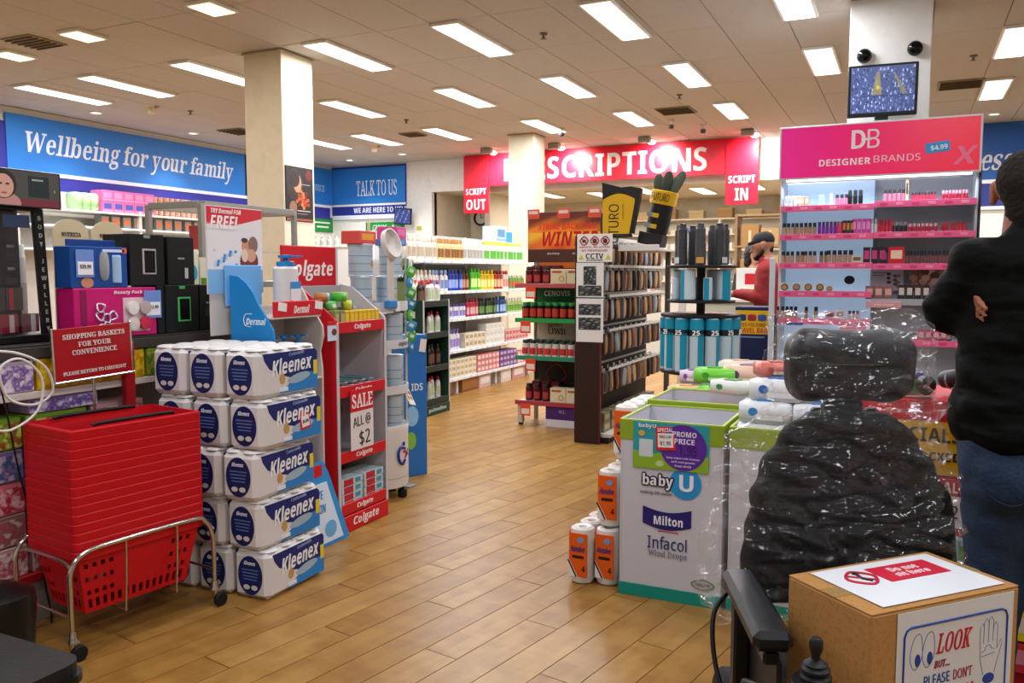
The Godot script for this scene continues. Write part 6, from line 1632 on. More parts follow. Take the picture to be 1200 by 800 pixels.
	var P := [
		# loose in the second bin
		[-0.82, 0.647, -4.12, 0.2, 0.1, 0.15, "#d8a08c", "#c8442c", "#e8d8c8", "peach wipe pack tipped in the second bin", 10], [-0.98, 0.647, -4.1, 0.16, 0.08, 0.1, "#dcdcdc", "#b8c0c4", "#eceff0", "white wipe pack tipped in the second bin", 35], [-0.76, 0.798, -4.16, 0.2, 0.07, 0.12, "#d6dcd4", "#3f8f3a", "#c8b8a8", "white and green wipe pack across the second bin corner", -20],
		# third bin
		[-1.06, 0.7, -4.45, 0.19, 0.09, 0.12, "#e0bd96", "#d8a070", "#efe0cf", "cream orange wipe pack along the third bin rim", 4], [-0.9, 0.7, -4.42, 0.17, 0.1, 0.12, "#6ec83a", "#3f9a24", "#e2f0d0", "bright green wipe pack in the third bin", 0], [-0.78, 0.7, -4.44, 0.17, 0.09, 0.12, "#c9b4a0", "#8a5a6a", "#e9dfd6", "taupe wipe pack in the third bin", 10], [-1.05, 0.79, -4.57, 0.13, 0.07, 0.1, "#d0c0d4", "#8a4a9a", "#ece4ee", "lilac capped small pack on the third bin", -10], [-0.93, 0.8, -4.56, 0.22, 0.08, 0.13, "#78cc48", "#46a02c", "#dff0cc", "long green wipe pack topping the third bin", 6], [-0.75, 0.79, -4.6, 0.26, 0.11, 0.16, "#dcb9a4", "#6a4a7a", "#ead8cc", "large peach nappy pack in the third bin", -12], [-0.82, 0.79, -4.72, 0.24, 0.12, 0.1, "#e2dccc", "#c0a080", "#f0ece2", "cream nappy pack at the third bin's rear", 0],
		# wheelchair side bins
		[-0.52, 0.675, -3.55, 0.21, 0.1, 0.14, "#d5dade", "#3a8ed0", "#e8ecee", "white blue-badged wipe pack low in the hidden bin", 5], [-0.3, 0.675, -3.55, 0.21, 0.1, 0.14, "#d5dade", "#3a8ed0", "#e8ecee", "white blue-badged wipe pack next to the wheelchair back", -4], [-0.51, 0.776, -3.56, 0.21, 0.09, 0.14, "#d8dde0", "#3a8ed0", "#dfe6ea", "white blue-badged wipe pack second layer, bin rim side", -3], [-0.3, 0.776, -3.56, 0.21, 0.09, 0.14, "#d8dde0", "#3a8ed0", "#dfe6ea", "white blue-badged wipe pack second layer, chair side", 4], [-0.47, 0.866, -3.6, 0.22, 0.09, 0.15, "#dce0e2", "#2f6fb8", "#e6eaec", "white wipe pack with twin blue badges on the heap", -6], [-0.28, 0.866, -3.62, 0.21, 0.09, 0.15, "#dce0e2", "#2f6fb8", "#e6eaec", "white wipe pack on the heap beside the headrest", 8], [-0.5, 0.956, -3.68, 0.16, 0.06, 0.12, "#d06a5a", "#b83a2c", "#e8c8b8", "coral loose pack on the wipe heap", 24], [-0.34, 0.956, -3.66, 0.19, 0.07, 0.14, "#ced6dc", "#8fa8b8", "#e4e9ec", "pale grey wipe pack on the heap's shoulder", -10],
		[-0.5, 0.722, -4.06, 0.16, 0.14, 0.12, "#e0dcd4", "#3a6ab0", "#c8d8e4", "white loose toiletry pack in the far bin edge", 20], [-0.4, 0.72, -4.02, 0.16, 0.15, 0.12, "#d9d3c8", "#8a7a5a", "#ece8df", "ivory toiletry pack in the far bin", -8], [-0.5, 0.86, -4.1, 0.13, 0.08, 0.09, "#e4e2de", "#2a2a2e", "#d0c8bc", "white and black loose pack on the far heap", 30], [-0.36, 0.87, -4.12, 0.15, 0.08, 0.1, "#d6d0c4", "#b8a88c", "#eae6dc", "stone coloured pack on the far heap", -22], [-0.28, 0.72, -4.05, 0.14, 0.14, 0.12, "#dfe3e0", "#7fb04a", "#e8ede4", "white lime-badged pack in the far bin", 6], [-0.27, 0.862, -4.1, 0.15, 0.09, 0.12, "#d8b09a", "#c87a5a", "#ead2c4", "apricot pack on the far heap", 15],
		[-0.5, 0.76, -4.5, 0.18, 0.15, 0.14, "#d8d4cc", "#4a78a8", "#e8e6e0", "chalk white pack in the rear bin", 9], [-0.33, 0.76, -4.5, 0.18, 0.16, 0.14, "#c2262c", "#e4d0cc", "#8a1c20", "bright red loose pack in the rear bin", -14], [-0.46, 0.925, -4.52, 0.16, 0.08, 0.1, "#e2dfd8", "#b0a890", "#eeece6", "white lidded pack crowning the rear heap", 22], [-0.31, 0.925, -4.5, 0.16, 0.08, 0.1, "#cfe0c4", "#7fb04a", "#e9efe2", "pale green pack crowning the rear heap", -9]]
	for q in P:
		var o := thing("wipe_pack", q[9], "pack", Vector3(q[0], q[1] + 0.008, q[2]), q[10], "loose packs in the dump bins")
		wipes(o, Vector3(q[3], q[4], q[5]), q[6], q[7], q[8])
	# paper towel packs
	var T := [[-1.293, 0.001, -3.67, "orange wrapped paper towel pack on the floor at the aisle corner"], [-1.18, 0.001, -3.7, "orange wrapped paper towel pack on the floor touching the white bin"], [-1.18, 0.262, -3.73, "orange wrapped paper towel pack riding on the floor pack by the bin"], [-1.18, 0.523, -3.95, "orange wrapped paper towel pack set back on top of the pile"], [-1.18, 0.001, -4.2, "orange wrapped paper towel pack at the back of the pile, floor layer"], [-1.18, 0.262, -4.22, "orange wrapped paper towel pack at the back of the pile, middle layer"]]
	for t in T:
		var o := thing("paper_towel_pack", t[3], "paper towels", Vector3(t[0], t[1], t[2]), rng.randf_range(-2, 2), "paper towel packs by the dump bin")
		for i in 4:
			pt(o, "towel_roll", lathe("ptr", [[0, 0.24], [0.018, 0.242], [0.02, 0.252], [0.04, 0.256], [0.053, 0.248], [0.055, 0.235], [0.055, 0.02], [0.05, 0.004], [0, 0]], 18), mt("#dedad4", 0.4), Vector3(0, 0, 0.165 - 0.11 * i))
		bx(o, "wrap_panel", Vector3(0.088, 0.2, 0.006), mt("#dd5a14", 0.4), Vector3(0, 0.035, 0.22), 0.002)
		bx(o, "wrap_panel", Vector3(0.006, 0.2, 0.38), mt("#dd5a14", 0.4), Vector3(-0.054, 0.035, 0), 0.002)
		txt(o, "Handee", 0.065, 0.028, Vector3(0, 0.165, 0.224), "#2a2f7a", "bi")
		pt(o, "print_badge", disc(0.016, 0.014, 0.002), mt("#7d92b8", 0.5), Vector3(0.012, 0.205, 0.224))
		bx(o, "print_band", Vector3(0.055, 0.014, 0.002), mt("#2a1c18", 0.5), Vector3(0, 0.12, 0.223), 0.0005)
		pt(o, "print_wedge", prism("wdg", PackedVector2Array([Vector2(-0.044, 0), Vector2(0.0, 0), Vector2(-0.044, 0.08)]), 0.003), mt("#e4e0da", 0.4), Vector3(0, 0.034, 0.2225))
		bx(o, "print_slash", Vector3(0.008, 0.085, 0.002), mt("#23233a", 0.5), Vector3(-0.008, 0.035, 0.2235), 0.0005, Vector3(0, 0, 28))
		txt(o, "4", 0.016, 0.026, Vector3(0.026, 0.075, 0.224), "#2a1c18", "b")
func cosmetics() -> void:
	var s := thing("cosmetics_stand", "tall cosmetics shelving with hot pink header and pink shelf strips", "shelving", Vector3(-0.25, 0, -7.0))
	var W := 1.38
	bx(s, "base_cabinet", Vector3(W, 0.5, 0.4), mt("#b9bcc2", 0.5), Vector3(0, 0, -0.2), 0.004)
	bx(s, "backlit_panel", Vector3(0.68, 1.64, 0.02), mt("#bcd6f2", 0.4, 0.0, 0.35), Vector3(-0.35, 0.5, -0.38), 0.002)
	bx(s, "back_panel", Vector3(0.68, 1.64, 0.02), mt("#a9b0b8", 0.4), Vector3(0.35, 0.5, -0.38), 0.002)
	for x in [-0.69, 0.69]:
		bx(s, "side_panel", Vector3(0.02, 2.14, 0.3), mt("#c0c6cd", 0.4), Vector3(x, 0, -0.23), 0.003)
	bx(s, "centre_upright", Vector3(0.025, 1.64, 0.03), mt("#8f98a2", 0.4), Vector3(0, 0.5, -0.36), 0.002)
	bx(s, "header_box", Vector3(1.41, 0.41, 0.3), mt("#d8d5d6", 0.4), Vector3(0, 2.135, -0.14), 0.004)
	var im := canvas(128, 8, "#e2126f")
	for x in 128:
		im.fill_rect(Rect2i(x, 0, 1, 8), Color("#e0108a").lerp(Color("#e01838"), x / 127.0))
	var hp := pt(s, "header_panel", sheet(1.38, 0.385), pic("dbp", im, 0.3, 0.3), Vector3(0, 2.147, 0.0125))
	txt(hp, "D", 0.1, 0.14, Vector3(-0.125, 0.27, 0.002), "#f6eef2", "b")
	txt(hp, "B", 0.085, 0.14, Vector3(-0.02, 0.27, 0.002), "#f2dfe6", "")
	bx(hp, "letter_bar", Vector3(0.07, 0.016, 0.002), mt("#f6eef2", 0.5), Vector3(-0.07, 0.26, 0.001), 0.0005)
	txt(hp, "DESIGNER", 0.37, 0.05, Vector3(-0.22, 0.105, 0.002), "#f6eef2", "b")
	txt(hp, "BRANDS", 0.32, 0.05, Vector3(0.145, 0.115, 0.002), "#f0d2dc", "")
	var tg := bx(hp, "blue_tag", Vector3(0.16, 0.075, 0.004), mt("#2f9ad8", 0.4), Vector3(0.42, 0.14, 0.004), 0.001, Vector3(0, 0, 6))
	txt(tg, "$4.99", 0.11, 0.04, Vector3(0.01, 0.035, 0.003), "#e6f2fa", "b")
	txt(hp, "X", 0.14, 0.13, Vector3(0.6, 0.11, 0.002), "#ee7a9c", "bk")
	var sl := bx(s, "strip_light", Vector3(1.3, 0.015, 0.03), mt("#eef4fa", 0.4, 0, 2.0), Vector3(0, 2.12, -0.02), 0.003)
	var al := AreaLight3D.new()
	al.name = "strip_glow"
	al.area_size = Vector2(1.3, 0.03)
	al.light_color = Color("#e6f0ff")
	al.light_energy = 0.9
	al.shadow_enabled = true
	sl.add_child(al, true)
	al.position = Vector3(0, -0.004, 0)
	al.rotation_degrees = Vector3(-105, 0, 0)
	var LY := [1.93, 1.705, 1.48, 1.255, 1.037]
	var RY := [1.945, 1.71, 1.47, 1.2, 0.89]
	for b in 2:
		for i in 5:
			var y: float = LY[i] if b == 0 else RY[i]
			bx(s, "shelf_board", Vector3(0.675, 0.012, 0.32), mt("#c3cad2", 0.4), Vector3(-0.345 + 0.69 * b, y - 0.012, -0.2), 0.001)
			var pk: bool = not (b == 1 and i == 3)
			var st := bx(s, "shelf_strip", Vector3(0.688, 0.048, 0.008), mt("#dc5c8a" if pk else "#9aa0a6", 0.4), Vector3(-0.345 + 0.69 * b, y - 0.044, -0.038), 0.001)
			if pk:
				for k in 6:
					bx(st, "ticket", Vector3(0.05, 0.02, 0.002), mt("#e88aa8" if k % 2 else "#c63a6c", 0.5), Vector3(-0.28 + 0.11 * k, 0.014, 0.0045), 0.0005)
	var tb := bx(s, "notice_tab", Vector3(0.2, 0.085, 0.004), mt("#dc7a98", 0.4), Vector3(-0.12, 0.955, -0.025), 0.001)
	txt(tb, "NO EXCHANGE", 0.17, 0.024, Vector3(0, 0.05, 0.003), "#7a1c3c", "b")
	pt(s, "round_logo", disc(0.04, 0.035, 0.003), mt("#1d2228", 0.4), Vector3(-0.18, 1.345, -0.368))
	bx(s, "lower_notice", Vector3(0.13, 0.02, 0.003), mt("#1d4a8a", 0.5), Vector3(-0.56, 0.985, -0.03), 0.001)
	# stock: bay y-list, x offset in the crop frame, count, width, height, kind, colours, words
	var T := [
		[0, 0, 80, 4, 0.028, 0.085, "box", "#d4d8dc", "#aab8c4", "white slim cosmetic box"], [0, 0, 132, 3, 0.03, 0.075, "box", "#b08a68", "#d6c0aa", "tan cosmetic tube"], [0, 0, 240, 1, 0.05, 0.085, "bot", "#9ab8cc", "#7a9cb4", "blue grey cream tube"], [0, 0, 285, 1, 0.018, 0.09, "box", "#e0e2e4", "", "white slim stick"], [0, 0, 312, 3, 0.03, 0.085, "bot", "#c46a84", "#2a2226", "pink serum bottle with black cap"], [0, 0, 370, 3, 0.034, 0.115, "bot", "#17191c", "#17191c", "black spray bottle"],
		[1, 0, 525, 5, 0.028, 0.095, "bot", "#b8667c", "#1f1c20", "pink gloss with black cap"], [1, 0, 617, 1, 0.02, 0.17, "box", "#c9a98a", "#3a2a24", "tall beige tester card"], [1, 0, 642, 8, 0.019, 0.065, "bot", "#b82c48", "#3a1c24", "short crimson lipstick"], [1, 0, 768, 8, 0.02, 0.07, "bot", "#a01c30", "#c8889a", "dark red lipstick"],
		[0, 1, 70, 3, 0.03, 0.095, "bot", "#b59674", "#17161a", "beige foundation bottle near the strip end"], [0, 1, 130, 5, 0.03, 0.095, "bot", "#a88560", "#17161a", "tan foundation bottle with black cap"], [0, 1, 235, 5, 0.026, 0.1, "bot", "#7a2a9a", "#4a1c6a", "violet mascara tube"], [0, 1, 290, 4, 0.022, 0.1, "bot", "#d62a5a", "#b01c44", "hot pink mascara tube"], [0, 1, 348, 3, 0.026, 0.105, "box", "#2c2624", "#c87a3a", "black and copper mascara card"], [0, 1, 394, 4, 0.03, 0.115, "box", "#c03a9a", "#e08ac4", "magenta mascara card"],
		[1, 1, 455, 3, 0.024, 0.11, "bot", "#c9ccd0", "#9a9ea4", "silver eyeliner tube"], [1, 1, 505, 4, 0.026, 0.1, "bot", "#c41c38", "#a01428", "scarlet lip tube"], [1, 1, 562, 4, 0.026, 0.08, "bot", "#2a2628", "#8a8288", "black polish bottle"], [1, 1, 635, 7, 0.026, 0.065, "bot", "#b02840", "#d8a0ac", "berry lipstick"], [1, 1, 772, 2, 0.022, 0.07, "bot", "#b82438", "#b82438", "bright red lipstick pair"], [1, 1, 812, 4, 0.024, 0.07, "bot", "#cc2c3a", "#a01c28", "poppy red lipstick"],
		[0, 2, 70, 3, 0.03, 0.095, "bot", "#b08c68", "#17161a", "sand foundation bottle near the strip end"], [0, 2, 138, 2, 0.03, 0.095, "bot", "#a07a54", "#17161a", "caramel foundation bottle pair"], [0, 2, 175, 3, 0.03, 0.095, "bot", "#b8977a", "#2a1c20", "rose beige foundation bottle"], [0, 2, 248, 2, 0.03, 0.095, "bot", "#94704c", "#17161a", "deep foundation bottle pair"], [0, 2, 282, 5, 0.036, 0.1, "bot", "#a9886a", "#17161a", "square beige foundation bottle"], [0, 2, 410, 1, 0.075, 0.055, "box", "#c9bda8", "#6a5a4a", "small neutral palette"],
		[1, 2, 452, 3, 0.05, 0.13, "box", "#2a1f2a", "#c03a78", "black and pink sponge card"], [1, 2, 528, 1, 0.05, 0.11, "box", "#241c24", "#a83468", "black applicator card"], [1, 2, 582, 1, 0.11, 0.13, "box", "#c41c24", "#e6c8b4", "red gift box with a pale heart"], [1, 2, 628, 12, 0.022, 0.1, "bot", "#7a4a4e", "#1c1a1e", "dusky gloss tube"],
		[0, 3, 80, 4, 0.065, 0.065, "cmp", "#cfc9c0", "#4a3426", "round bronzer compact in a clear box"], [0, 3, 290, 1, 0.05, 0.045, "cmp", "#cfc9c0", "#7a6a3a", "small round compact"],
		[0, 4, 52, 5, 0.03, 0.095, "bot", "#a08468", "#17161a", "honey foundation bottle"], [0, 4, 185, 1, 0.03, 0.095, "bot", "#8a6a4c", "#17161a", "lone brown foundation bottle"], [0, 4, 230, 1, 0.034, 0.095, "bot", "#96785a", "#17161a", "lone tan foundation bottle"], [0, 4, 296, 1, 0.07, 0.06, "box", "#c88a9a", "#5a3a44", "rosy blush stack"], [0, 4, 342, 1, 0.065, 0.075, "box", "#cfc6c6", "#8a7a80", "pale blush stack"], [0, 4, 385, 3, 0.026, 0.07, "bot", "#c8a8a8", "#3a2c30", "small brush pot"],
		[1, 3, 470, 3, 0.06, 0.1, "box", "#8a5a52", "#c9a098", "coppery trial pack on the clear rack"], [1, 3, 610, 4, 0.05, 0.11, "box", "#2a2628", "#c0b8b0", "black trial pack on the clear rack"],
		[1, 4, 640, 6, 0.05, 0.05, "box", "#4a4440", "#9a8a80", "brown compact on the lowest pink shelf"], [1, 4, 700, 4, 0.045, 0.08, "box", "#b03a5a", "#d8a0b0", "pink nail set low at the rear"]]
	for t in T:
		var y: float = (LY[t[1]] if t[0] == 0 else RY[t[1]]) + 0.001
		var x0: float = -1.0285 + t[2] * 0.001623 + 0.0
		row(func(o):
			if t[6] == "box":
				carton(o, Vector3(t[4], t[5], 0.035), t[7], t[8])
			elif t[6] == "bot":
				bottle(o, t[4], t[5], t[4], t[7], t[8], "", "straight", 0.85, 0.36)
			else:
				bx(o, "clear_box", Vector3(t[4], t[5], 0.02), mt(t[7], 0.4), Vector3.ZERO, 0.002)
				pt(o, "compact_pan", disc(t[4] * 0.42, t[5] * 0.42, 0.004), mt(t[8], 0.4), Vector3(0, t[5] * 0.5, 0.012))
				pt(o, "powder_disc", disc(t[4] * 0.3, t[5] * 0.3, 0.004), mt("#a9805e", 0.6), Vector3(0, t[5] * 0.5, 0.0135)), t[3], Vector3(x0, y, -7.09), Vector3(t[4] * 1.12 if t[6] != "cmp" else 0.09, 0, 0), 0, "cosmetic_item", t[9] + " on the cosmetics stand", "the prescriptions side", "cosmetic", t[9] + "s", 0.001)
	# pictures and acrylic rack in the lower right bay
	var im2 := canvas(120, 90, "#b9aebc")
	rect(im2, 0.05, 0.12, 0.45, 0.06, "#7a6a80")
	rect(im2, 0.05, 0.24, 0.38, 0.06, "#7a6a80")
	for k in 12:
		blob(im2, 0.55 + 0.38 * fposmod(k * 0.7549, 1.0), 0.2 + 0.7 * fposmod(k * 0.5698, 1.0), 0.07, 0.08, ["#3a3038", "#8a6a70", "#4f444c", "#c9a8a8"][k % 4])
	bx(s, "picture_card", Vector3(0.24, 0.17, 0.006), mt("#b0a8b0", 0.4), Vector3(0.1, 1.26, -0.3), 0.001)
	pt(s, "picture_print", sheet(0.235, 0.165), pic("make", im2, 0.35), Vector3(0.1, 1.2625, -0.2965))
	var im3 := canvas(140, 70, "#6a4a44")
	for k in 30:
		blob(im3, fposmod(k * 0.7549, 1.0), fposmod(k * 0.5698, 1.0), 0.1, 0.15, ["#c08a78", "#8a5a50", "#d6a890", "#4a302c", "#a86a60"][k % 5])
	bx(s, "picture_card", Vector3(0.3, 0.17, 0.006), mt("#8a7a78", 0.4), Vector3(0.41, 1.26, -0.3), 0.001)
	pt(s, "picture_print", sheet(0.295, 0.165), pic("skin", im3, 0.35), Vector3(0.41, 1.2625, -0.2965))
	var rk := bx(s, "rose_tray", Vector3(0.25, 0.05, 0.06), mt("#c9949a", 0.4), Vector3(0.09, 1.135, -0.06), 0.002)
	txt(rk, "trial minis", 0.14, 0.018, Vector3(0, 0.025, 0.031), "#f0dcdc", "")
	bx(s, "side_poster", Vector3(0.01, 0.75, 0.24), mt("#23283a", 0.4), Vector3(0.71, 1.45, -0.16), 0.002)
	# monitor and domes on the column behind
	var im4 := canvas(200, 150, "#3a4a78")
	for k in 420:
		var u := fposmod(k * 0.7549, 1.0)
		var v := fposmod(k * 0.5698 + k * k * 0.013, 1.0)
		rect(im4, u, v * 0.96, 0.022, 0.025 + 0.02 * (k % 3), ["#6f80b8", "#2a3566", "#98a4cc", "#4a5aa8", "#1d2444", "#5a6aa0"][k % 6])
	for y in 60:
		rect(im4, 0.4 - y * 0.001, 0.12 + y * 0.0083, 0.05 + y * 0.0018, 0.008, "#8a7c48")
		rect(im4, 0.66 + y * 0.0025, 0.15 + y * 0.008, 0.03 + y * 0.001, 0.008, "#7a7650")
	blob(im4, 0.42, 0.45, 0.03, 0.05, "#a8a83a")
	rect(im4, 0, 0.64, 1, 0.01, "#0a0c14")
	var m := thing("security_monitor", "black framed monitor showing shop camera views on the white column", "monitor", Vector3(-0.24, 2.67, -7.55), 5)
	m.rotation_degrees.x = 4
	bx(m, "monitor_case", Vector3(0.52, 0.41, 0.05), mt("#101113", 0.35), Vector3.ZERO, 0.006)
	pt(m, "screen", sheet(0.475, 0.36), pic("cctv", im4, 0.3, 0.75), Vector3(0, 0.032, 0.0258))
	bx(m, "monitor_stand", Vector3(0.1, 0.03, 0.08), mt("#151515", 0.4), Vector3(0, -0.028, 0), 0.004)
	bx(m, "wall_bracket", Vector3(0.1, 0.1, 0.24), mt("#2a2a2a", 0.4), Vector3(0, 0.15, -0.14), 0.004)
	for i in 2:
		var o := thing("dome_camera", "black glass dome camera on the white column, %s" % ["towards the prescriptions sign", "towards the blue wall"][i], "camera", Vector3(-0.395 + 0.385 * i, 3.22 + 0.02 * i, -7.79), 0, "column dome cameras")
		pt(o, "camera_ring", lathe("dring", [[0.05, 0], [0.075, 0], [0.075, 0.015], [0.06, 0.025], [0.05, 0.02]], 20), mt("#cfcac2", 0.4), Vector3.ZERO, Vector3(90, 0, 0))
		pt(o, "camera_dome", lathe("ddome", [[0.06, 0], [0.056, 0.03], [0.04, 0.05], [0.02, 0.06], [0, 0.062]], 20), mt("#0a0a0c", 0.08), Vector3(0, 0, 0.005), Vector3(90, 0, 0))
func dispensary() -> void:
	var s := thing("dispensary_shelving", "white medicine shelving beyond the prescriptions counter", "shelving", Vector3(-4.5, 0, -18.7))
	bx(s, "back_panel", Vector3(4.5, 2.4, 0.02), mt("#d6cfbe", 0.6), Vector3(0, 0.2, -0.18), 0.002)
	for b in 4:
		bx(s, "upright", Vector3(0.05, 2.598, 0.34), mt("#e0dccf", 0.5), Vector3(-2.25 + 1.5 * b, 0, 0), 0.003)
	var ys := [0.9, 1.23, 1.57, 1.92, 2.26, 2.6]
	for y in ys:
		for b in 3:
			bx(s, "shelf_board", Vector3(1.45, 0.03, 0.34), mt("#e6e2d6", 0.5), Vector3(-1.5 + 1.5 * b, y - 0.03, 0), 0.003)
	var cl := ["#e0dccf", "#d8c8b0", "#dfe3e6", "#c9a898", "#e6e2d8", "#b8c8d0", "#d0b8a0", "#ece8e0", "#c8bcae", "#d6a8a0"]
	var sn := ["white", "sand", "ice white", "clay", "ivory", "pale blue", "tan", "chalk", "stone", "salmon"]
	for sh in 5:
		for i in 34:
			var k := (i * 7 + sh * 3) % 10
			var hh := 0.09 + 0.05 * fposmod(i * 0.618 + sh * 0.37, 1.0)
			var xx := -6.68 + i * 0.132 + 0.02 * (i % 3)
			if absf(fposmod(xx + 6.75 + 0.075, 1.5)) < 0.15:
				continue
			var o := thing("medicine_box", "%s medicine box, %s place, %s bay of dispensary shelving, %s shelf up" % [sn[k], ORD[i % 12], ORD[i / 12], ORD[sh]], "box", Vector3(xx, ys[sh] + 0.001, -18.6), rng.randf_range(-8, 8), "medicine boxes in the dispensary")
			bx(o, "box_body", Vector3(0.085, hh, 0.1), mt(cl[k], 0.5), Vector3.ZERO, 0.002)
	for i in 6:
		var o := thing("archive_box", "brown archive box standing along the dispensary shelving top, %s from script out" % ORD[i], "box", Vector3(-5.5 + 0.62 * i, 2.601, -18.65), 0, "archive boxes on the dispensary shelving")
		bx(o, "box_body", Vector3(0.32, 0.14 + 0.05 * (i % 2), 0.26), mt("#a8875c" if i % 2 else "#c8b48c", 0.6), Vector3.ZERO, 0.003)
		bx(o, "box_lid", Vector3(0.33, 0.05, 0.27), mt("#b89a6c" if i % 2 else "#d2c09a", 0.6), Vector3(0, 0.12 + 0.05 * (i % 2), 0), 0.003)
	# brown carton shelf near script in
	var b := thing("carton_rack", "wooden rack of brown cartons under the script in drop", "shelving", Vector3(-1.95, 0, -13.6))
	for x in [-0.5, 0.5]:
		bx(b, "upright", Vector3(0.04, 2.32, 0.4), mt("#8a6a44", 0.6), Vector3(x, 0, 0), 0.003)
	for i in 5:
		bx(b, "shelf_board", Vector3(0.96, 0.03, 0.4), mt("#9a7a50", 0.6), Vector3(0, 0.36 + 0.48 * i, 0), 0.003)
	for i in 12:
		var o := thing("stock_box", "%s stock carton on the wooden rack, level %s, %s across" % [["brown", "tan", "grey"][i % 3], ORD[i / 3], ORD[i % 3]], "carton", Vector3(-2.24 + 0.3 * (i % 3), 1.011 + 0.48 * (i / 3), -13.55), 0, "stock cartons on the wooden rack")
		if i / 3 < 4:
			o.position.y = 0.391 + 0.48 * (i / 3) + 0.0
		bx(o, "carton_body", Vector3(0.27, 0.26 + 0.06 * (i % 2), 0.3), mt(["#9a7240", "#b08c58", "#a8a296"][i % 3], 0.6), Vector3.ZERO, 0.003)
		bx(o, "tape_strip", Vector3(0.04, 0.2, 0.302), mt("#c9b48a", 0.5), Vector3(0, 0.03, 0), 0.001)
	# counter with till screen by the cosmetics
	var c := thing("service_counter", "pale green grey service counter beside the cosmetics stand", "counter", Vector3(-1.72, 0, -9.7))
	bx(c, "counter_body", Vector3(0.7, 1.08, 0.5), mt("#a9aa9a", 0.5), Vector3.ZERO, 0.004)
	bx(c, "counter_top", Vector3(0.76, 0.035, 0.56), mt("#cfccc0", 0.4), Vector3(0, 1.08, 0), 0.004)
	var d := thing("counter_card", "white counter card with a red picture and yellow strip", "card", Vector3(-1.6, 1.116, -9.6))
	bx(d, "card_panel", Vector3(0.28, 0.34, 0.03), mt("#d8d6d0", 0.5), Vector3.ZERO, 0.003)
	bx(d, "red_picture", Vector3(0.15, 0.12, 0.004), mt("#c02430", 0.5), Vector3(0.03, 0.16, 0.016), 0.001)
	bx(d, "yellow_strip", Vector3(0.2, 0.04, 0.004), mt("#d8c44a", 0.5), Vector3(0.03, 0.07, 0.016), 0.001)
	var pk := thing("stock_display", "white counter carton row along the dispensary bench", "counter", Vector3(-4.6, 0, -14.2))
	bx(pk, "bench_body", Vector3(4.2, 1.05, 0.5), mt("#c8c2b2", 0.5), Vector3.ZERO, 0.004)
	bx(pk, "bench_top", Vector3(4.3, 0.04, 0.56), mt("#dad6ca", 0.4), Vector3(0, 1.05, 0), 0.004)
	for i in 8:
		var o := thing("bench_box", "small box on the dispensary bench, %s from script out" % ORD[i], "box", Vector3(-6.3 + 0.45 * i, 1.091, -14.15), i * 17, "boxes on the dispensary bench")
		carton(o, Vector3(0.16, 0.14 + 0.08 * (i % 3), 0.12), ["#dfe3e6", "#c8a8a0", "#e6e0d0", "#a8c0d0"][i % 4], "#8a9ab0")
	var bb := thing("blue_dispenser", "small bright blue topped dispenser beyond the umbrellas", "dispenser", Vector3(-2.35, 1.7, -9.6))
	bx(bb, "dispenser_body", Vector3(0.11, 0.16, 0.1), mt("#d0d4da", 0.4), Vector3.ZERO, 0.004)
	bx(bb, "dispenser_cap", Vector3(0.12, 0.06, 0.11), mt("#2a62b8", 0.4), Vector3(0, 0.16, 0), 0.004)
	bx(bb, "dispenser_post", Vector3(0.08, 1.7, 0.08), mt("#b9b6ae", 0.5), Vector3(0, -1.7, 0), 0.004)
	# travel bag stand
	var t := thing("bag_stand", "navy stand with a yellow panel advertising a folding travel bag", "display stand", Vector3(-1.125, 0, -7.05))
	bx(t, "stand_body", Vector3(0.27, 1.13, 0.25), mt("#16234c", 0.45), Vector3.ZERO, 0.006)
	var yp := bx(t, "yellow_panel", Vector3(0.27, 0.19, 0.004), mt("#e0b21c", 0.45), Vector3(0, 0.91, 0.126), 0.001)
	txt(yp, "TRAVEL BAG", 0.24, 0.04, Vector3(0, 0.03, 0.003), "#c02a1c", "b")
	txt(yp, "FREE FOLDING", 0.22, 0.03, Vector3(0, 0.075, 0.003), "#8a5a14", "b")
	for k in 3:
		pt(yp, "bag_print", pillow(Vector3(0.07, 0.055, 0.008), 0.5, 12, 6), mt(["#23366a", "#a02c34", "#3a5a9a"][k], 0.5), Vector3(-0.08 + 0.08 * k, 0.105, 0.002))
	bx(t, "print_lines", Vector3(0.2, 0.012, 0.003), mt("#7a86a8", 0.5), Vector3(0, 0.88, 0.126), 0.0005)
	var gp := thing("acrylic_divider", "pale upright acrylic divider at the cosmetics stand's end", "divider", Vector3(-0.955, 0, -6.78))
	bx(gp, "divider_panel", Vector3(0.04, 1.52, 0.03), mt("#c6ced6", 0.3), Vector3(0, 0, 0), 0.004)
	bx(gp, "divider_foot", Vector3(0.06, 0.02, 0.2), mt("#9aa2aa", 0.4), Vector3(0, 0, -0.03), 0.003)
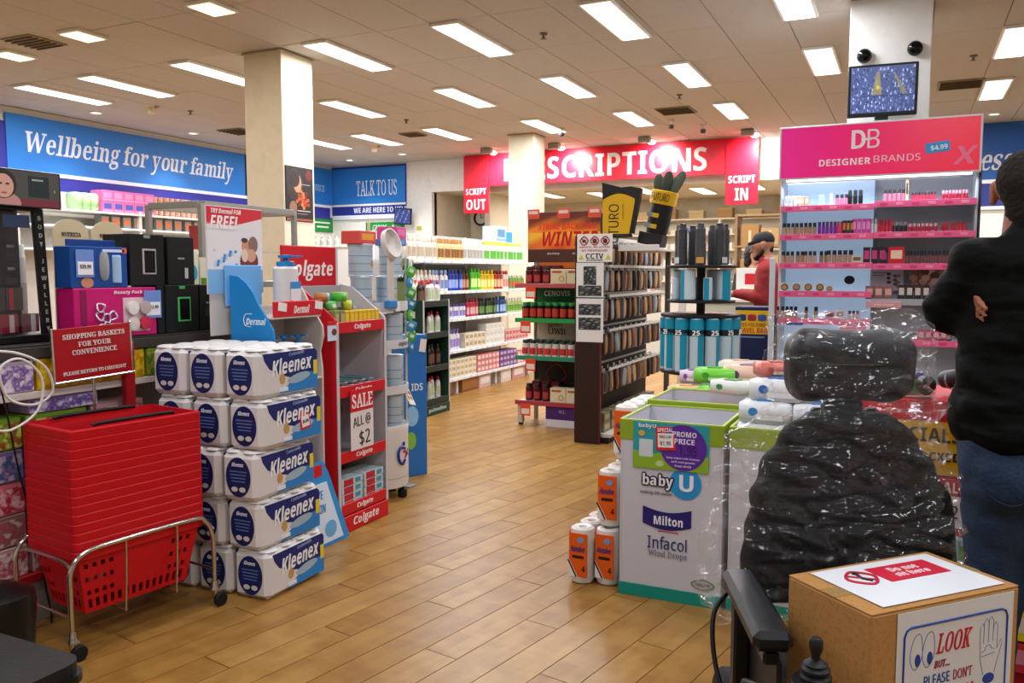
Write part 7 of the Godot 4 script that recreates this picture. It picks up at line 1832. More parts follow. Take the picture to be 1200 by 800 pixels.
func wall_goods() -> void:
	# shelves on the family wall
	var s := thing("wall_shelving", "white wall shelving of baby goods below the family sign", "shelving", Vector3(-11.05, 0, -10.4), 90)
	bx(s, "back_panel", Vector3(6.0, 2.6, 0.03), mt("#c9c7c0", 0.6), Vector3(0, 0, -0.3), 0.002)
	for y in [1.75, 2.08, 2.31]:
		bx(s, "shelf_board", Vector3(6.0, 0.03, 0.5), mt("#e2e2de", 0.5), Vector3(0, y - 0.03, 0), 0.003)
	for x in [-3.0, -1.0, 1.0, 3.0]:
		bx(s, "upright", Vector3(0.05, 2.35, 0.5), mt("#d2d0ca", 0.5), Vector3(x, 0, -0.02), 0.003)
	for l in 2:
		row(func(o): carton(o, Vector3(0.185, 0.16, 0.25), "#d868a4", "#4a58b0" if l == 0 else "#e88abc", "#e694be"), 5, Vector3(-10.95, 2.312 + l * 0.161, -8.82), Vector3(0, 0, -0.19), 90, "nappy_pack", "pink nappy pack on the family wall, %s layer" % ["lower", "upper"][l], "the jewellery case", "pack", "pink nappy packs", 0.001)
	row(func(o): pt(o, "pack_body", pillow(Vector3(0.13, 0.26, 0.22), 0.4), mt("#a8cf9a", 0.4)), 3, Vector3(-10.95, 2.312, -8.36), Vector3(0, 0, -0.14), 90, "nappy_pack", "soft green nappy pack on the family wall", "the jewellery case", "pack", "green nappy packs")
	for l in 2:
		row(func(o): tin(o, 0.1, 0.15, "#c89a88", "#7a3a34", "#e2d2b8"), 15, Vector3(-10.95, 2.312 + 0.151 * l, -9.78), Vector3(0, 0, -0.115), 90, "formula_tin", "rosy brown formula tin on the family wall, %s layer" % ["lower", "upper"][l], "the pink packs", "tin", "rosy formula tins")
	row(func(o): carton(o, Vector3(0.13, 0.17, 0.15), "#8a8680", "#c86a3a"), 16, Vector3(-10.95, 2.082, -8.8), Vector3(0, 0, -0.2), 90, "medicine_carton", "small white and orange carton under the wall shelf", "the jewellery case", "carton", "cartons under the wall shelf")
	# consultation corner goods seen over the aisle
	var c := thing("corner_shelving", "low white corner shelving under the talk to us sign", "shelving", Vector3(-9.35, 0, -13.6))
	bx(c, "shelf_body", Vector3(3.5, 1.9, 0.5), mt("#d6d6d2", 0.5), Vector3.ZERO, 0.004)
	bx(c, "shelf_top", Vector3(3.55, 0.03, 0.55), mt("#e2e2de", 0.5), Vector3(0, 1.9, 0), 0.003)
	row(func(o): bottle(o, 0.1, 0.2, 0.08, "#d8d4c4", "#c8c0a8", "#a8b8b0", "round", 0.6, 0.2), 14, Vector3(-10.7, 1.932, -13.5), Vector3(0.17, 0, 0), 0, "corner_bottle", "pale bottle on the corner shelving", "the family wall", "bottle", "bottles on the corner shelving")
	row(func(o): carton(o, Vector3(0.14, 0.11, 0.1), "#2a2a2c", "#6a6a6c"), 7, Vector3(-8.75, 1.932, -13.72), Vector3(0.15, 0, 0), 0, "corner_carton", "black carton on the corner shelving", "the monitor", "carton", "black corner cartons")
	var im := canvas(96, 72, "#2c3566")
	for k in 60:
		rect(im, fposmod(k * 0.7549, 0.95), fposmod(k * 0.5698, 0.93), 0.06, 0.06, ["#6a7ac8", "#1d2444", "#8f9ad0", "#3c4a8a"][k % 4])
	var m := thing("wall_monitor", "small wall monitor with a blue camera picture by the consultation corner", "monitor", Vector3(-9.45, 2.4, -14.75), 0)
	m.rotation_degrees.z = -4
	bx(m, "monitor_case", Vector3(0.4, 0.33, 0.05), mt("#15161a", 0.4), Vector3.ZERO, 0.005)
	pt(m, "screen", sheet(0.37, 0.29), pic("cctv2", im, 0.3, 0.6), Vector3(0, 0.02, 0.0258))
	bx(m, "wall_bracket", Vector3(0.08, 0.08, 0.22), mt("#2a2a2a", 0.4), Vector3(0, 0.12, -0.13), 0.003)
	var hn := thing("paper_notice", "small white notice on the wall beside the recess", "notice", Vector3(-9.0, 2.1, -14.99))
	bx(hn, "paper", Vector3(0.22, 0.3, 0.004), mt("#e6e6e0", 0.6), Vector3(-0.2, 0.1, 0.002), 0.0005)
	bx(hn, "notice_picture", Vector3(0.12, 0.09, 0.003), mt("#b8b04a", 0.6), Vector3(-0.2, 0.18, 0.005), 0.0005)
	# poster on the nearest column
	var im2 := canvas(120, 170, "#171310")
	blob(im2, 0.32, 0.32, 0.3, 0.3, "#2e211b")
	blob(im2, 0.42, 0.3, 0.15, 0.17, "#b98a6c")
	blob(im2, 0.3, 0.22, 0.2, 0.15, "#241a16")
	blob(im2, 0.25, 0.75, 0.14, 0.12, "#8a6650")
	for k in 26:
		blob(im2, 0.62 + 0.26 * sin(k * 2.4) * (k / 26.0), 0.6 + 0.18 * cos(k * 2.4) * (k / 26.0), 0.05, 0.035, ["#a83418", "#e07a28", "#6a1c10", "#c8501c"][k % 4])
	rect(im2, 0.55, 0.3, 0.35, 0.02, "#9a9088")
	rect(im2, 0.4, 0.8, 0.5, 0.02, "#c8c2ba")
	rect(im2, 0.4, 0.86, 0.4, 0.015, "#9a9088")
	rect(im2, 0, 0.96, 1, 0.04, "#a8503a")
	blob(im2, 0.85, 0.12, 0.12, 0.1, "#6a1420")
	var p := thing("column_poster", "dark poster of a woman and glowing embers on the cream column", "poster", Vector3(-5.885, 1.95, -7.17), 90)
	bx(p, "poster_board", Vector3(0.44, 0.57, 0.01), mt("#14110f", 0.4), Vector3.ZERO, 0.001)
	pt(p, "poster_print", sheet(0.43, 0.56), pic("ember", im2, 0.35), Vector3(0, 0.005, 0.0055))
func sale_bin() -> void:
	var s := thing("sale_bin", "red and yellow cardboard sale bin behind the wheelchair", "bin", Vector3(0.26, 0, -3.45))
	bx(s, "bin_body", Vector3(0.8, 0.72, 0.45), mt("#b8181f", 0.45), Vector3.ZERO, 0.004)
	bx(s, "yellow_panel", Vector3(0.78, 0.19, 0.006), mt("#d8a414", 0.45), Vector3(0, 0.7, 0.226), 0.001)
	bx(s, "rim_band", Vector3(0.81, 0.075, 0.46), mt("#c01a22", 0.45), Vector3(0, 0.885, 0), 0.003)
	bx(s, "bin_upper", Vector3(0.79, 0.17, 0.44), mt("#b8181f", 0.45), Vector3(0, 0.72, 0), 0.003)
	txt(s, "SPECIALS", 0.27, 0.05, Vector3(-0.21, 0.84, 0.231), "#2a1c08", "b")
	txt(s, "STOCKED", 0.17, 0.03, Vector3(-0.16, 0.765, 0.231), "#2a1c08", "b")
	var c := bx(s, "sale_card", Vector3(0.1, 0.17, 0.003), mt("#e2dedc", 0.5), Vector3(-0.1, 0.52, 0.23), 0.001)
	bx(c, "card_head", Vector3(0.101, 0.06, 0.004), mt("#c41a24", 0.5), Vector3(0, 0.11, 0), 0.001)
	txt(c, "SALE", 0.09, 0.035, Vector3(0, 0.14, 0.003), "#f2e8e6", "b")
	txt(c, "$2", 0.05, 0.05, Vector3(0, 0.055, 0.003), "#2a2a2a", "")
	var col := ["#d8c8b8", "#c8342c", "#d8c41c", "#4f9a34", "#c87a8a", "#d8d4d0", "#b82a34", "#9ac0d0"]
	for i in 16:
		var o := thing("bargain_pack", "%s bargain pack hung below the yellow panel, row %s, %s along" % [["cream", "red", "yellow", "green", "rose", "white", "crimson", "ice blue"][i % 8], ORD[i / 4], ORD[i % 4]], "pack", Vector3(0.1 + 0.13 * (i % 4), 0.06 + 0.11 * (i / 4), -3.2), 0, "bargain packs on the sale bin")
		carton(o, Vector3(0.11, 0.1, 0.04), col[(i * 3) % 8], col[(i * 5 + 2) % 8])
	for i in 9:
		var o := thing("hair_brush", "dark hair tool heaped on the sale bin, %s from the chair side" % ORD[i], "hair tool", Vector3(0.07 + 0.062 * i, 0.992 + 0.02 * (i % 2), -3.33 - 0.09 * (i % 3)), i * 47, "hair tools heaped on the sale bin")
		pt(o, "tool_barrel", lathe("brl", [[0, 0], [0.03, 0], [0.033, 0.01], [0.033, 0.11], [0.02, 0.125], [0.014, 0.14], [0.013, 0.22], [0, 0.225]], 14), mt(["#17171a", "#2c2a2c", "#55504c"][i % 3], 0.4), Vector3(0, 0.0, 0), Vector3(78, 0, 0))
		pt(o, "tool_ring", lathe("brr", [[0.034, 0], [0.036, 0.005], [0.034, 0.01]], 14), mt("#8a8a8e", 0.3, 0.5), Vector3(0, 0.002, 0.03), Vector3(78, 0, 0))
	var g := thing("small_pouch", "green and violet zip pouch on the sale bin rim", "pouch", Vector3(0.0, 0.965, -3.29), 12)
	pt(g, "pouch_body", pillow(Vector3(0.14, 0.08, 0.05), 0.5), mt("#6fae4a", 0.4))
	bx(g, "pouch_zip", Vector3(0.12, 0.025, 0.03), mt("#3a1f6a", 0.4), Vector3(0, 0.06, 0.012), 0.004)
func person_hand(b: Array, wrist: Vector3, dir: Vector3, side: Vector3, nrm: Vector3, curl: float, sc := 1.0) -> void:
	# palm, four fingers of unequal length and a thumb from the side of the palm
	var k := wrist + dir * 0.085 * sc
	for i in 4:
		var base := k + side * (0.036 - 0.024 * i) * sc
		b.append([wrist + side * (0.015 - 0.01 * i) * sc, base, 0.016 * sc, 0.012 * sc])
		var L: float = [0.072, 0.082, 0.076, 0.06][i] * sc
		var m := base + (dir * cos(curl) - nrm * sin(curl)) * L * 0.5
		var e := m + (dir * cos(curl * 2.0) - nrm * sin(curl * 2.0)) * L * 0.5
		b.append([base, m, 0.0095 * sc, 0.0088 * sc])
		b.append([m, e, 0.0088 * sc, 0.0075 * sc])
	var tb := wrist + side * 0.03 * sc + dir * 0.03 * sc
	var tm := tb + (side * 0.6 + dir * 0.7 - nrm * 0.3).normalized() * 0.035 * sc
	b.append([tb, tm, 0.012 * sc, 0.01 * sc])
	b.append([tm, tm + (side * 0.2 + dir * 0.9 - nrm * 0.4).normalized() * 0.028 * sc, 0.01 * sc, 0.008 * sc])
func head_bones(c: Vector3, f: Vector3, s: Vector3) -> Array:
	# c centre of skull, f face direction, s to the person's left
	var u := Vector3.UP
	return [[c + u * 0.015 - f * 0.03, c + u * 0.01 + f * 0.02, 0.082, 0.078], [c - u * 0.03 + f * 0.03, c - u * 0.085 + f * 0.05, 0.06, 0.038], [c - u * 0.005 + f * 0.095, c - u * 0.035 + f * 0.11, 0.01, 0.015], [c - u * 0.075 + f * 0.075, c - u * 0.078 + f * 0.08, 0.016, 0.014], [c + u * 0.015 + f * 0.082 - s * 0.035, c + u * 0.015 + f * 0.082 + s * 0.035, 0.016, 0.016], [c + s * 0.085 + u * 0.015, c + s * 0.088 - u * 0.035, 0.014, 0.01], [c - s * 0.085 + u * 0.015, c - s * 0.088 - u * 0.035, 0.014, 0.01], [c - u * 0.06 - f * 0.035, c - u * 0.16 - f * 0.045, 0.056, 0.062]]
func man_near() -> void:
	var o := thing("person", "person in black jacket and blue jeans standing with folded arms, back turned", "person", Vector3(0.37, 0, -2.82))
	var f := Vector3(0.12, -0.1, -0.98).normalized()
	var s := Vector3(f.z, 0, -f.x).normalized()
	var skin := noisy("skinA", ["#8f5a44", "#a0664c", "#7f4e3a"], 0.05, 9, 0.5)
	var hc := Vector3(-0.06, 1.645, -0.07)
	var hb := head_bones(hc, f, s)
	hb.append([Vector3(-0.03, 1.53, -0.01), Vector3(0, 1.4, 0.0), 0.065, 0.08])
	hb.append([Vector3(0, 1.4, 0), Vector3(0, 1.0, 0.0), 0.1, 0.12])
	for k in [-1, 1]:
		hb.append([Vector3(0.08 * k, 0.95, 0), Vector3(0.1 * k, 0.5, 0.0), 0.075, 0.05])
		hb.append([Vector3(0.1 * k, 0.5, 0), Vector3(0.1 * k, 0.08, 0.02), 0.05, 0.035])
		hb.append([Vector3(0.18 * k, 1.42, 0), Vector3(0.24 * k, 1.28, -0.08), 0.045, 0.04])
		hb.append([Vector3(0.24 * k, 1.28, -0.08), Vector3(-0.06 * k, 1.25 + 0.03 * k, -0.24), 0.038, 0.03])
	# the far hand tucked through under the arm, fingertips towards the ribs
	person_hand(hb, Vector3(-0.19, 1.345, -0.012), Vector3(0.02, -0.55, 0.83).normalized(), Vector3(0.1, 0.83, 0.55).normalized(), Vector3(-0.9, -0.1, 0.25).normalized(), 0.2, 0.85)
	pt(o, "body", body("manbody", hb, 0.008, 0.01), skin)
	pt(o, "hair", body("manhair", [[hc + Vector3(0, 0.03, 0) - f * 0.035, hc + Vector3(0, 0.035, 0) + f * 0.03, 0.079, 0.07], [hc - f * 0.055 - Vector3.UP * 0.0, hc - f * 0.06 - Vector3.UP * 0.075, 0.07, 0.052]], 0.006, 0.03, 0.005, 60.0, 4), noisy("hairA", ["#1c1a18", "#3a3632", "#141210", "#55504a"], 0.12, 16, 0.85, 0.5, 0.2))
	# black jacket
	var j := [[Vector3(-0.11, 1.03, 0.0), Vector3(-0.1, 1.36, -0.01), 0.13, 0.12], [Vector3(0.11, 1.03, 0.0), Vector3(0.1, 1.36, -0.01), 0.13, 0.12], [Vector3(0, 1.03, 0.025), Vector3(0, 1.4, 0.015), 0.135, 0.12], [Vector3(-0.12, 0.965, 0.0), Vector3(0.12, 0.965, 0.0), 0.118, 0.118], [Vector3(-0.08, 0.96, 0.06), Vector3(0.08, 0.96, 0.06), 0.1, 0.1], [Vector3(-0.16, 1.435, 0.0), Vector3(0.17, 1.435, 0.0), 0.08, 0.08], [Vector3(-0.03, 1.5, -0.005), Vector3(-0.045, 1.535, -0.02), 0.075, 0.07]]
	for k in [-1, 1]:
		j.append([Vector3(0.19 * k, 1.42, 0), Vector3(0.245 * k, 1.29, -0.07), 0.076, 0.066])
		j.append([Vector3(0.245 * k, 1.29, -0.07), Vector3(-0.02 * k, 1.25 + 0.02 * k, -0.24), 0.064, 0.05])
	pt(o, "jacket", body("manjacket", j, 0.011, 0.045, 0.017, 6.0, 3, false, Vector3(0.7, 1.5, 0.7)), noisy("jack", ["#060807", "#0b0d0c", "#080a09"], 0.08, 6, 0.7, 0.25, 0.2))
	# jeans
	var q := [[Vector3(-0.085, 0.9, 0.0), Vector3(0.085, 0.9, 0.0), 0.135, 0.135], [Vector3(-0.07, 0.82, 0.03), Vector3(0.07, 0.82, 0.03), 0.13, 0.13]]
	for k in [-1, 1]:
		q.append([Vector3(0.1 * k, 0.82, 0.0), Vector3(0.105 * k, 0.46, 0.0), 0.11, 0.078])
		q.append([Vector3(0.105 * k, 0.46, 0.0), Vector3(0.11 * k, 0.09, 0.02), 0.076, 0.066])
	pt(o, "jeans", body("manjeans", q, 0.012, 0.03, 0.008, 9.0, 8), noisy("denim", ["#1c2b40", "#2a3f5a", "#22344c", "#304a68"], 0.05, 5, 0.75, 0.3))
	pt(o, "pocket_seam", tube("pkt", smooth([Vector3(-0.15, 0.86, 0.105), Vector3(-0.145, 0.78, 0.125), Vector3(-0.09, 0.75, 0.152), Vector3(-0.04, 0.78, 0.158), Vector3(-0.035, 0.86, 0.15)], 4), 0.0035, 5), mt("#16202e", 0.7))
	for k in [-1, 1]:
		pt(o, "shoe", body("shoe%d" % k, [[Vector3(0.11 * k, 0.04, 0.06), Vector3(0.11 * k, 0.035, -0.14), 0.04, 0.034], [Vector3(0.11 * k, 0.08, 0.03), Vector3(0.11 * k, 0.05, -0.06), 0.04, 0.04]], 0.012, 0.03), mt("#151312", 0.5))
func staff() -> void:
	var o := thing("person", "person in black cap and red jumper leaning at the counter", "person", Vector3(-1.32, 0, -8.45))
	var f := Vector3(-0.95, -0.25, 0.18).normalized()
	var s := Vector3(f.z, 0, -f.x).normalized()
	var hc := Vector3(0.03, 1.67, 0)
	var b := head_bones(hc, f, s)
	b.append_array([[Vector3(0.08, 1.5, 0), Vector3(0.1, 1.0, 0), 0.08, 0.12], [Vector3(0.08, 0.95, 0.08), Vector3(0.08, 0.08, 0.09), 0.08, 0.045], [Vector3(0.08, 0.95, -0.08), Vector3(0.08, 0.08, -0.09), 0.08, 0.045]])
	for k in [-1, 1]:
		b.append([Vector3(0.0, 1.15, 0.16 * k), Vector3(-0.22, 1.2, 0.1 * k), 0.04, 0.03])
		person_hand(b, Vector3(-0.22, 1.2, 0.1 * k), Vector3(-1, 0, -0.25 * k).normalized(), Vector3(0, 0.3, -0.9 * k).normalized(), Vector3(0, 1, 0), 0.5)
	pt(o, "body", body("rbody", b, 0.0125, 0.02), mt("#9a6a50", 0.6))
	pt(o, "beard", body("rbeard", [[hc - Vector3.UP * 0.085 + f * 0.05, hc - Vector3.UP * 0.11 + f * 0.055, 0.036, 0.03], [hc - Vector3.UP * 0.06 + s * 0.06, hc - Vector3.UP * 0.09 + s * 0.035 + f * 0.03, 0.018, 0.02], [hc - Vector3.UP * 0.06 - s * 0.06, hc - Vector3.UP * 0.09 - s * 0.035 + f * 0.03, 0.018, 0.02], [hc - f * 0.05, hc - f * 0.055 - Vector3.UP * 0.06, 0.06, 0.05]], 0.01, 0.02), mt("#1c1614", 0.8))
	pt(o, "cap", body("rcap", [[hc + Vector3.UP * 0.045 - f * 0.03, hc + Vector3.UP * 0.05 + f * 0.02, 0.085, 0.08], [hc + Vector3.UP * 0.05 + f * 0.09 - s * 0.04, hc + Vector3.UP * 0.05 + f * 0.09 + s * 0.04, 0.018, 0.018], [hc + Vector3.UP * 0.048 + f * 0.13 - s * 0.03, hc + Vector3.UP * 0.048 + f * 0.13 + s * 0.03, 0.014, 0.014]], 0.01, 0.03), mt("#121214", 0.7))
	var j := [[Vector3(0.1, 1.02, -0.06), Vector3(0.1, 1.38, -0.07), 0.13, 0.125], [Vector3(0.1, 1.02, 0.06), Vector3(0.1, 1.38, 0.07), 0.13, 0.125], [Vector3(0.09, 1.44, -0.14), Vector3(0.09, 1.44, 0.14), 0.075, 0.075], [Vector3(0.07, 1.5, 0), Vector3(0.06, 1.53, 0), 0.07, 0.065]]
	for k in [-1, 1]:
		j.append([Vector3(0.09, 1.42, 0.17 * k), Vector3(0.04, 1.17, 0.2 * k), 0.07, 0.06])
		j.append([Vector3(0.04, 1.17, 0.2 * k), Vector3(-0.18, 1.2, 0.11 * k), 0.058, 0.045])
	pt(o, "jumper", body("rjump", j, 0.0125, 0.04, 0.006, 9.0, 5), noisy("redknit", ["#7a1f20", "#8c2728", "#6a1a1b"], 0.1, 8, 0.8))
	pt(o, "trousers", body("rtr", [[Vector3(0.1, 0.95, -0.07), Vector3(0.1, 0.95, 0.07), 0.13, 0.13], [Vector3(0.09, 0.9, 0.09), Vector3(0.08, 0.1, 0.09), 0.1, 0.07], [Vector3(0.09, 0.9, -0.09), Vector3(0.08, 0.1, -0.09), 0.1, 0.07]], 0.016, 0.03), mt("#23252c", 0.8))
	var w := thing("person", "person with dark hair seen behind the service counter", "person", Vector3(-1.68, 0, -10.36))
	var f2 := Vector3(0.5, -0.25, 0.83).normalized()
	var s2 := Vector3(f2.z, 0, -f2.x).normalized()
	var h2 := Vector3(0, 1.63, 0)
	var wb := head_bones(h2, f2, s2)
	wb.append_array([[Vector3(0, 1.45, 0), Vector3(0, 0.95, 0), 0.08, 0.11], [Vector3(0.08, 0.9, 0), Vector3(0.08, 0.06, 0), 0.075, 0.045], [Vector3(-0.08, 0.9, 0), Vector3(-0.08, 0.06, 0), 0.075, 0.045], [Vector3(0.17, 1.36, 0), Vector3(0.2, 1.08, 0.05), 0.045, 0.038], [Vector3(-0.17, 1.36, 0), Vector3(-0.2, 1.08, 0.05), 0.045, 0.038], [Vector3(0.2, 1.08, 0.05), Vector3(0.08, 1.13, 0.16), 0.038, 0.03], [Vector3(-0.2, 1.08, 0.05), Vector3(-0.08, 1.13, 0.16), 0.038, 0.03]])
	for k in [-1, 1]:
		person_hand(wb, Vector3(0.08 * k, 1.13, 0.16), Vector3(-0.3 * k, 0, 1).normalized(), Vector3(-k, 0.2, -0.3).normalized(), Vector3(0, 1, 0), 0.4, 0.9)
	pt(w, "body", body("wbody", wb, 0.0135, 0.02), mt("#b07c62", 0.6))
	pt(w, "hair", body("whair", [[h2 + Vector3.UP * 0.03 - f2 * 0.03, h2 + Vector3.UP * 0.03 + f2 * 0.015, 0.092, 0.085], [h2 - f2 * 0.05, h2 - f2 * 0.06 - Vector3.UP * 0.13, 0.085, 0.075], [h2 + s2 * 0.07, h2 + s2 * 0.08 - Vector3.UP * 0.12, 0.045, 0.04], [h2 - s2 * 0.07, h2 - s2 * 0.08 - Vector3.UP * 0.12, 0.045, 0.04]], 0.012, 0.03, 0.008, 30.0, 6), mt("#17120f", 0.6))
	pt(w, "dark_top", body("wtop", [[Vector3(0.06, 0.98, 0), Vector3(0.06, 1.3, 0), 0.115, 0.11], [Vector3(-0.06, 0.98, 0), Vector3(-0.06, 1.3, 0), 0.115, 0.11], [Vector3(-0.14, 1.37, 0), Vector3(0.14, 1.37, 0), 0.065, 0.065], [Vector3(0.17, 1.36, 0), Vector3(0.2, 1.1, 0.05), 0.06, 0.052], [Vector3(-0.17, 1.36, 0), Vector3(-0.2, 1.1, 0.05), 0.06, 0.052]], 0.0135, 0.035), mt("#2a2a26", 0.8))
	pt(w, "trousers", body("wtr", [[Vector3(0.08, 0.92, 0), Vector3(0.08, 0.1, 0), 0.11, 0.06], [Vector3(-0.08, 0.92, 0), Vector3(-0.08, 0.1, 0), 0.11, 0.06]], 0.018, 0.03), mt("#1c1d22", 0.8))
func wheelchair() -> void:
	var o := thing("power_wheelchair", "black power wheelchair with headrest still wrapped in clear crinkled plastic", "wheelchair", Vector3(-0.115, 0, -2.32), 21)
	var fab := noisy("fab", ["#06080a", "#0c0e12", "#050607"], 0.1, 8, 0.6, 0.4, 0.22)
	var blk := mt("#101114", 0.45)
	var bk := []
	var prof := [[0.57, 0.265], [0.64, 0.268], [0.72, 0.262], [0.8, 0.248], [0.88, 0.222], [0.95, 0.175], [0.985, 0.125]]
	for p in prof:
		bk.append([Vector3(-p[1] + 0.045, p[0], -0.02 - 0.06 * (p[0] - 0.5)), Vector3(p[1] - 0.045, p[0], -0.02 - 0.06 * (p[0] - 0.5)), 0.05, 0.05])
	for k in [-1, 1]:
		bk.append([Vector3(0.225 * k, 0.58, 0.03), Vector3(0.205 * k, 0.82, 0.01), 0.045, 0.04])
	pt(o, "backrest", body("wcback", bk, 0.011, 0.04, 0.006, 9.0, 12), fab)
	var hr := []
	for y in [1.115, 1.16, 1.2]:
		hr.append([Vector3(-0.105, y, -0.06), Vector3(0.105, y, -0.06), 0.052, 0.052])
		hr.append([Vector3(-0.105, y, -0.06), Vector3(-0.125, y, -0.02), 0.048, 0.03])
		hr.append([Vector3(0.105, y, -0.06), Vector3(0.125, y, -0.02), 0.048, 0.03])
	var hd := pt(o, "headrest", body("wchead", hr, 0.009, 0.03), noisy("leat", ["#11161b", "#181e25", "#0e1216"], 0.1, 8, 0.4, 0.3))
	pt(hd, "headrest_seam", tube("hseam", smooth([Vector3(-0.13, 1.16, -0.012), Vector3(-0.06, 1.162, -0.005), Vector3(0.06, 1.162, -0.005), Vector3(0.13, 1.16, -0.012)], 4), 0.004, 6), blk)
	pt(o, "headrest_stem", tube("hstem", [Vector3(0, 0.86, -0.11), Vector3(0, 1.14, -0.1)], 0.012, 8), mt("#2a2c30", 0.3, 0.8))
	bx(o, "stem_clamp", Vector3(0.1, 0.05, 0.05), blk, Vector3(0, 1.01, -0.1), 0.006)
	for k in [-1, 1]:
		bx(o, "clamp_knob", Vector3(0.03, 0.025, 0.03), blk, Vector3(0.07 * k, 1.015, -0.08), 0.006)
	bx(o, "seat_cushion", Vector3(0.46, 0.08, 0.46), fab, Vector3(0, 0.335, 0.23), 0.025)
	bx(o, "chassis", Vector3(0.4, 0.2, 0.62), blk, Vector3(0, 0.12, 0.18), 0.03)
	for k in [-1, 1]:
		pt(o, "drive_wheel", lathe("dwheel", [[0, -0.02], [0.07, -0.03], [0.1, -0.035], [0.15, -0.035], [0.165, -0.02], [0.165, 0.02], [0.15, 0.035], [0.1, 0.035], [0.07, 0.03], [0, 0.02]], 24), mt("#1a1a1c", 0.7), Vector3(0.29 * k, 0.165, 0.0), Vector3(0, 0, 90))
		pt(o, "front_castor", lathe("cwh2", [[0, -0.02], [0.08, -0.022], [0.09, -0.012], [0.09, 0.012], [0.08, 0.022], [0, 0.02]], 20), mt("#1a1a1c", 0.7), Vector3(0.22 * k, 0.09, 0.52), Vector3(0, 0, 90))
		if k > 0:
			continue
		var a := bx(o, "armrest", Vector3(0.085, 0.045, 0.4), mt("#131417", 0.38), Vector3(0.3 * k, 0.6, 0.27), 0.018)
		bx(a, "armrest_tube", Vector3(0.035, 0.03, 0.36), mt("#202226", 0.35, 0.6), Vector3(0, -0.035, 0), 0.006)
		bx(o, "arm_post", Vector3(0.04, 0.28, 0.05), blk, Vector3(0.3 * k, 0.3, 0.12), 0.006)
		bx(o, "side_guard", Vector3(0.012, 0.22, 0.34), mt("#17181b", 0.5), Vector3(0.275 * k, 0.34, 0.25), 0.006)
	bx(o, "footplate", Vector3(0.36, 0.02, 0.2), blk, Vector3(0, 0.1, 0.72), 0.006)
	# joystick unit on the arm end
	var c := bx(o, "controller", Vector3(0.08, 0.05, 0.14), mt("#17181a", 0.4), Vector3(-0.235, 0.535, 0.56), 0.016)
	pt(c, "joystick_boot", lathe("boot", [[0.04, 0], [0.04, 0.01], [0.03, 0.018], [0.036, 0.024], [0.036, 0.032], [0.026, 0.04], [0.03, 0.046], [0.012, 0.06], [0, 0.06]], 18), mt("#121315", 0.5), Vector3(0, 0.05, -0.02), Vector3.ZERO, Vector3(0.8, 0.7, 0.8))
	pt(c, "joystick_knob", lathe("jknob", [[0, 0], [0.012, 0], [0.011, 0.012], [0.017, 0.03], [0.017, 0.052], [0.012, 0.06], [0, 0.062]], 16), mt("#17181a", 0.35), Vector3(0, 0.09, -0.02), Vector3.ZERO, Vector3(0.8, 0.75, 0.8))
	for i in 3:
		pt(c, "button", disc(0.008, 0.008, 0.006), mt("#5a5d62", 0.4), Vector3(-0.022 + 0.022 * i, 0.057, 0.05), Vector3(90, 0, 0))
	pt(o, "control_cable", tube("ccab", smooth([Vector3(-0.32, 0.6, 0.1), Vector3(-0.37, 0.55, 0.14), Vector3(-0.375, 0.45, 0.2), Vector3(-0.35, 0.38, 0.28), Vector3(-0.3, 0.36, 0.4), Vector3(-0.27, 0.45, 0.5), Vector3(-0.26, 0.56, 0.52)], 6), 0.006, 8), mt("#0e0e10", 0.5))
	for i in 2:
		pt(o, "cable_bundle", tube("cb%d" % i, smooth([Vector3(-0.33, 0.5, 0.4), Vector3(-0.36, 0.54 - 0.03 * i, 0.48), Vector3(-0.33, 0.56, 0.56 + 0.03 * i), Vector3(-0.27, 0.52, 0.6), Vector3(-0.24, 0.45, 0.52)], 5), 0.01, 8), mt("#121316", 0.5))
	# clear wrap: one loose shell round the headrest and a wider one over the back
	var film := mt("#eef2f506", 0.03)
	var wr := []
	for y in [1.095, 1.16, 1.22]:
		wr.append([Vector3(-0.13, y, -0.045), Vector3(0.13, y, -0.045), 0.088, 0.088])
	wr.append([Vector3(0.15, 1.22, -0.05), Vector3(0.2, 1.26, -0.04), 0.05, 0.02])
	wr.append([Vector3(-0.15, 1.22, -0.05), Vector3(-0.19, 1.24, -0.04), 0.05, 0.02])
	wr.append([Vector3(0, 1.08, -0.05), Vector3(0, 0.97, -0.04), 0.1, 0.13])
	wr.append([Vector3(0.17, 1.18, -0.07), Vector3(0.21, 1.03, -0.06), 0.035, 0.03])
	for p in prof:
		var ex: float = 0.035 + 0.03 * (1.0 - p[0])
		wr.append([Vector3(-p[1] + 0.03 - ex, p[0], -0.015), Vector3(p[1] - 0.07, p[0], -0.015), 0.105, 0.1])
	wr.append([Vector3(-0.3, 0.52, -0.02), Vector3(-0.3, 0.95, -0.03), 0.07, 0.04])
	wr.append([Vector3(-0.25, 0.9, -0.02), Vector3(-0.12, 1.03, -0.03), 0.06, 0.06])
	wr.append([Vector3(0.2, 0.95, -0.03), Vector3(0.22, 1.06, -0.06), 0.05, 0.03])
	pt(o, "plastic_wrap", body("wcfilm", wr, 0.008, 0.04, 0.034, 7.0, 21, true, Vector3(0.7, 1.7, 1.0)), film)
	# carton on the seat
	var k := thing("shipping_carton", "brown carton resting on the wheelchair seat with taped paper signs", "carton", Vector3(0.012, 0.416, -2.06), 47.5)
	var kb := noisy("kraft", ["#a5773f", "#b0824a", "#996c38"], 0.05, 4, 0.75)
	bx(k, "carton_body", Vector3(0.435, 0.283, 0.25), kb, Vector3.ZERO, 0.004)
	for a in [-1, 1]:
		bx(k, "carton_flap", Vector3(0.433, 0.003, 0.122), kb, Vector3(0, 0.2835, 0.063 * a), 0.001)
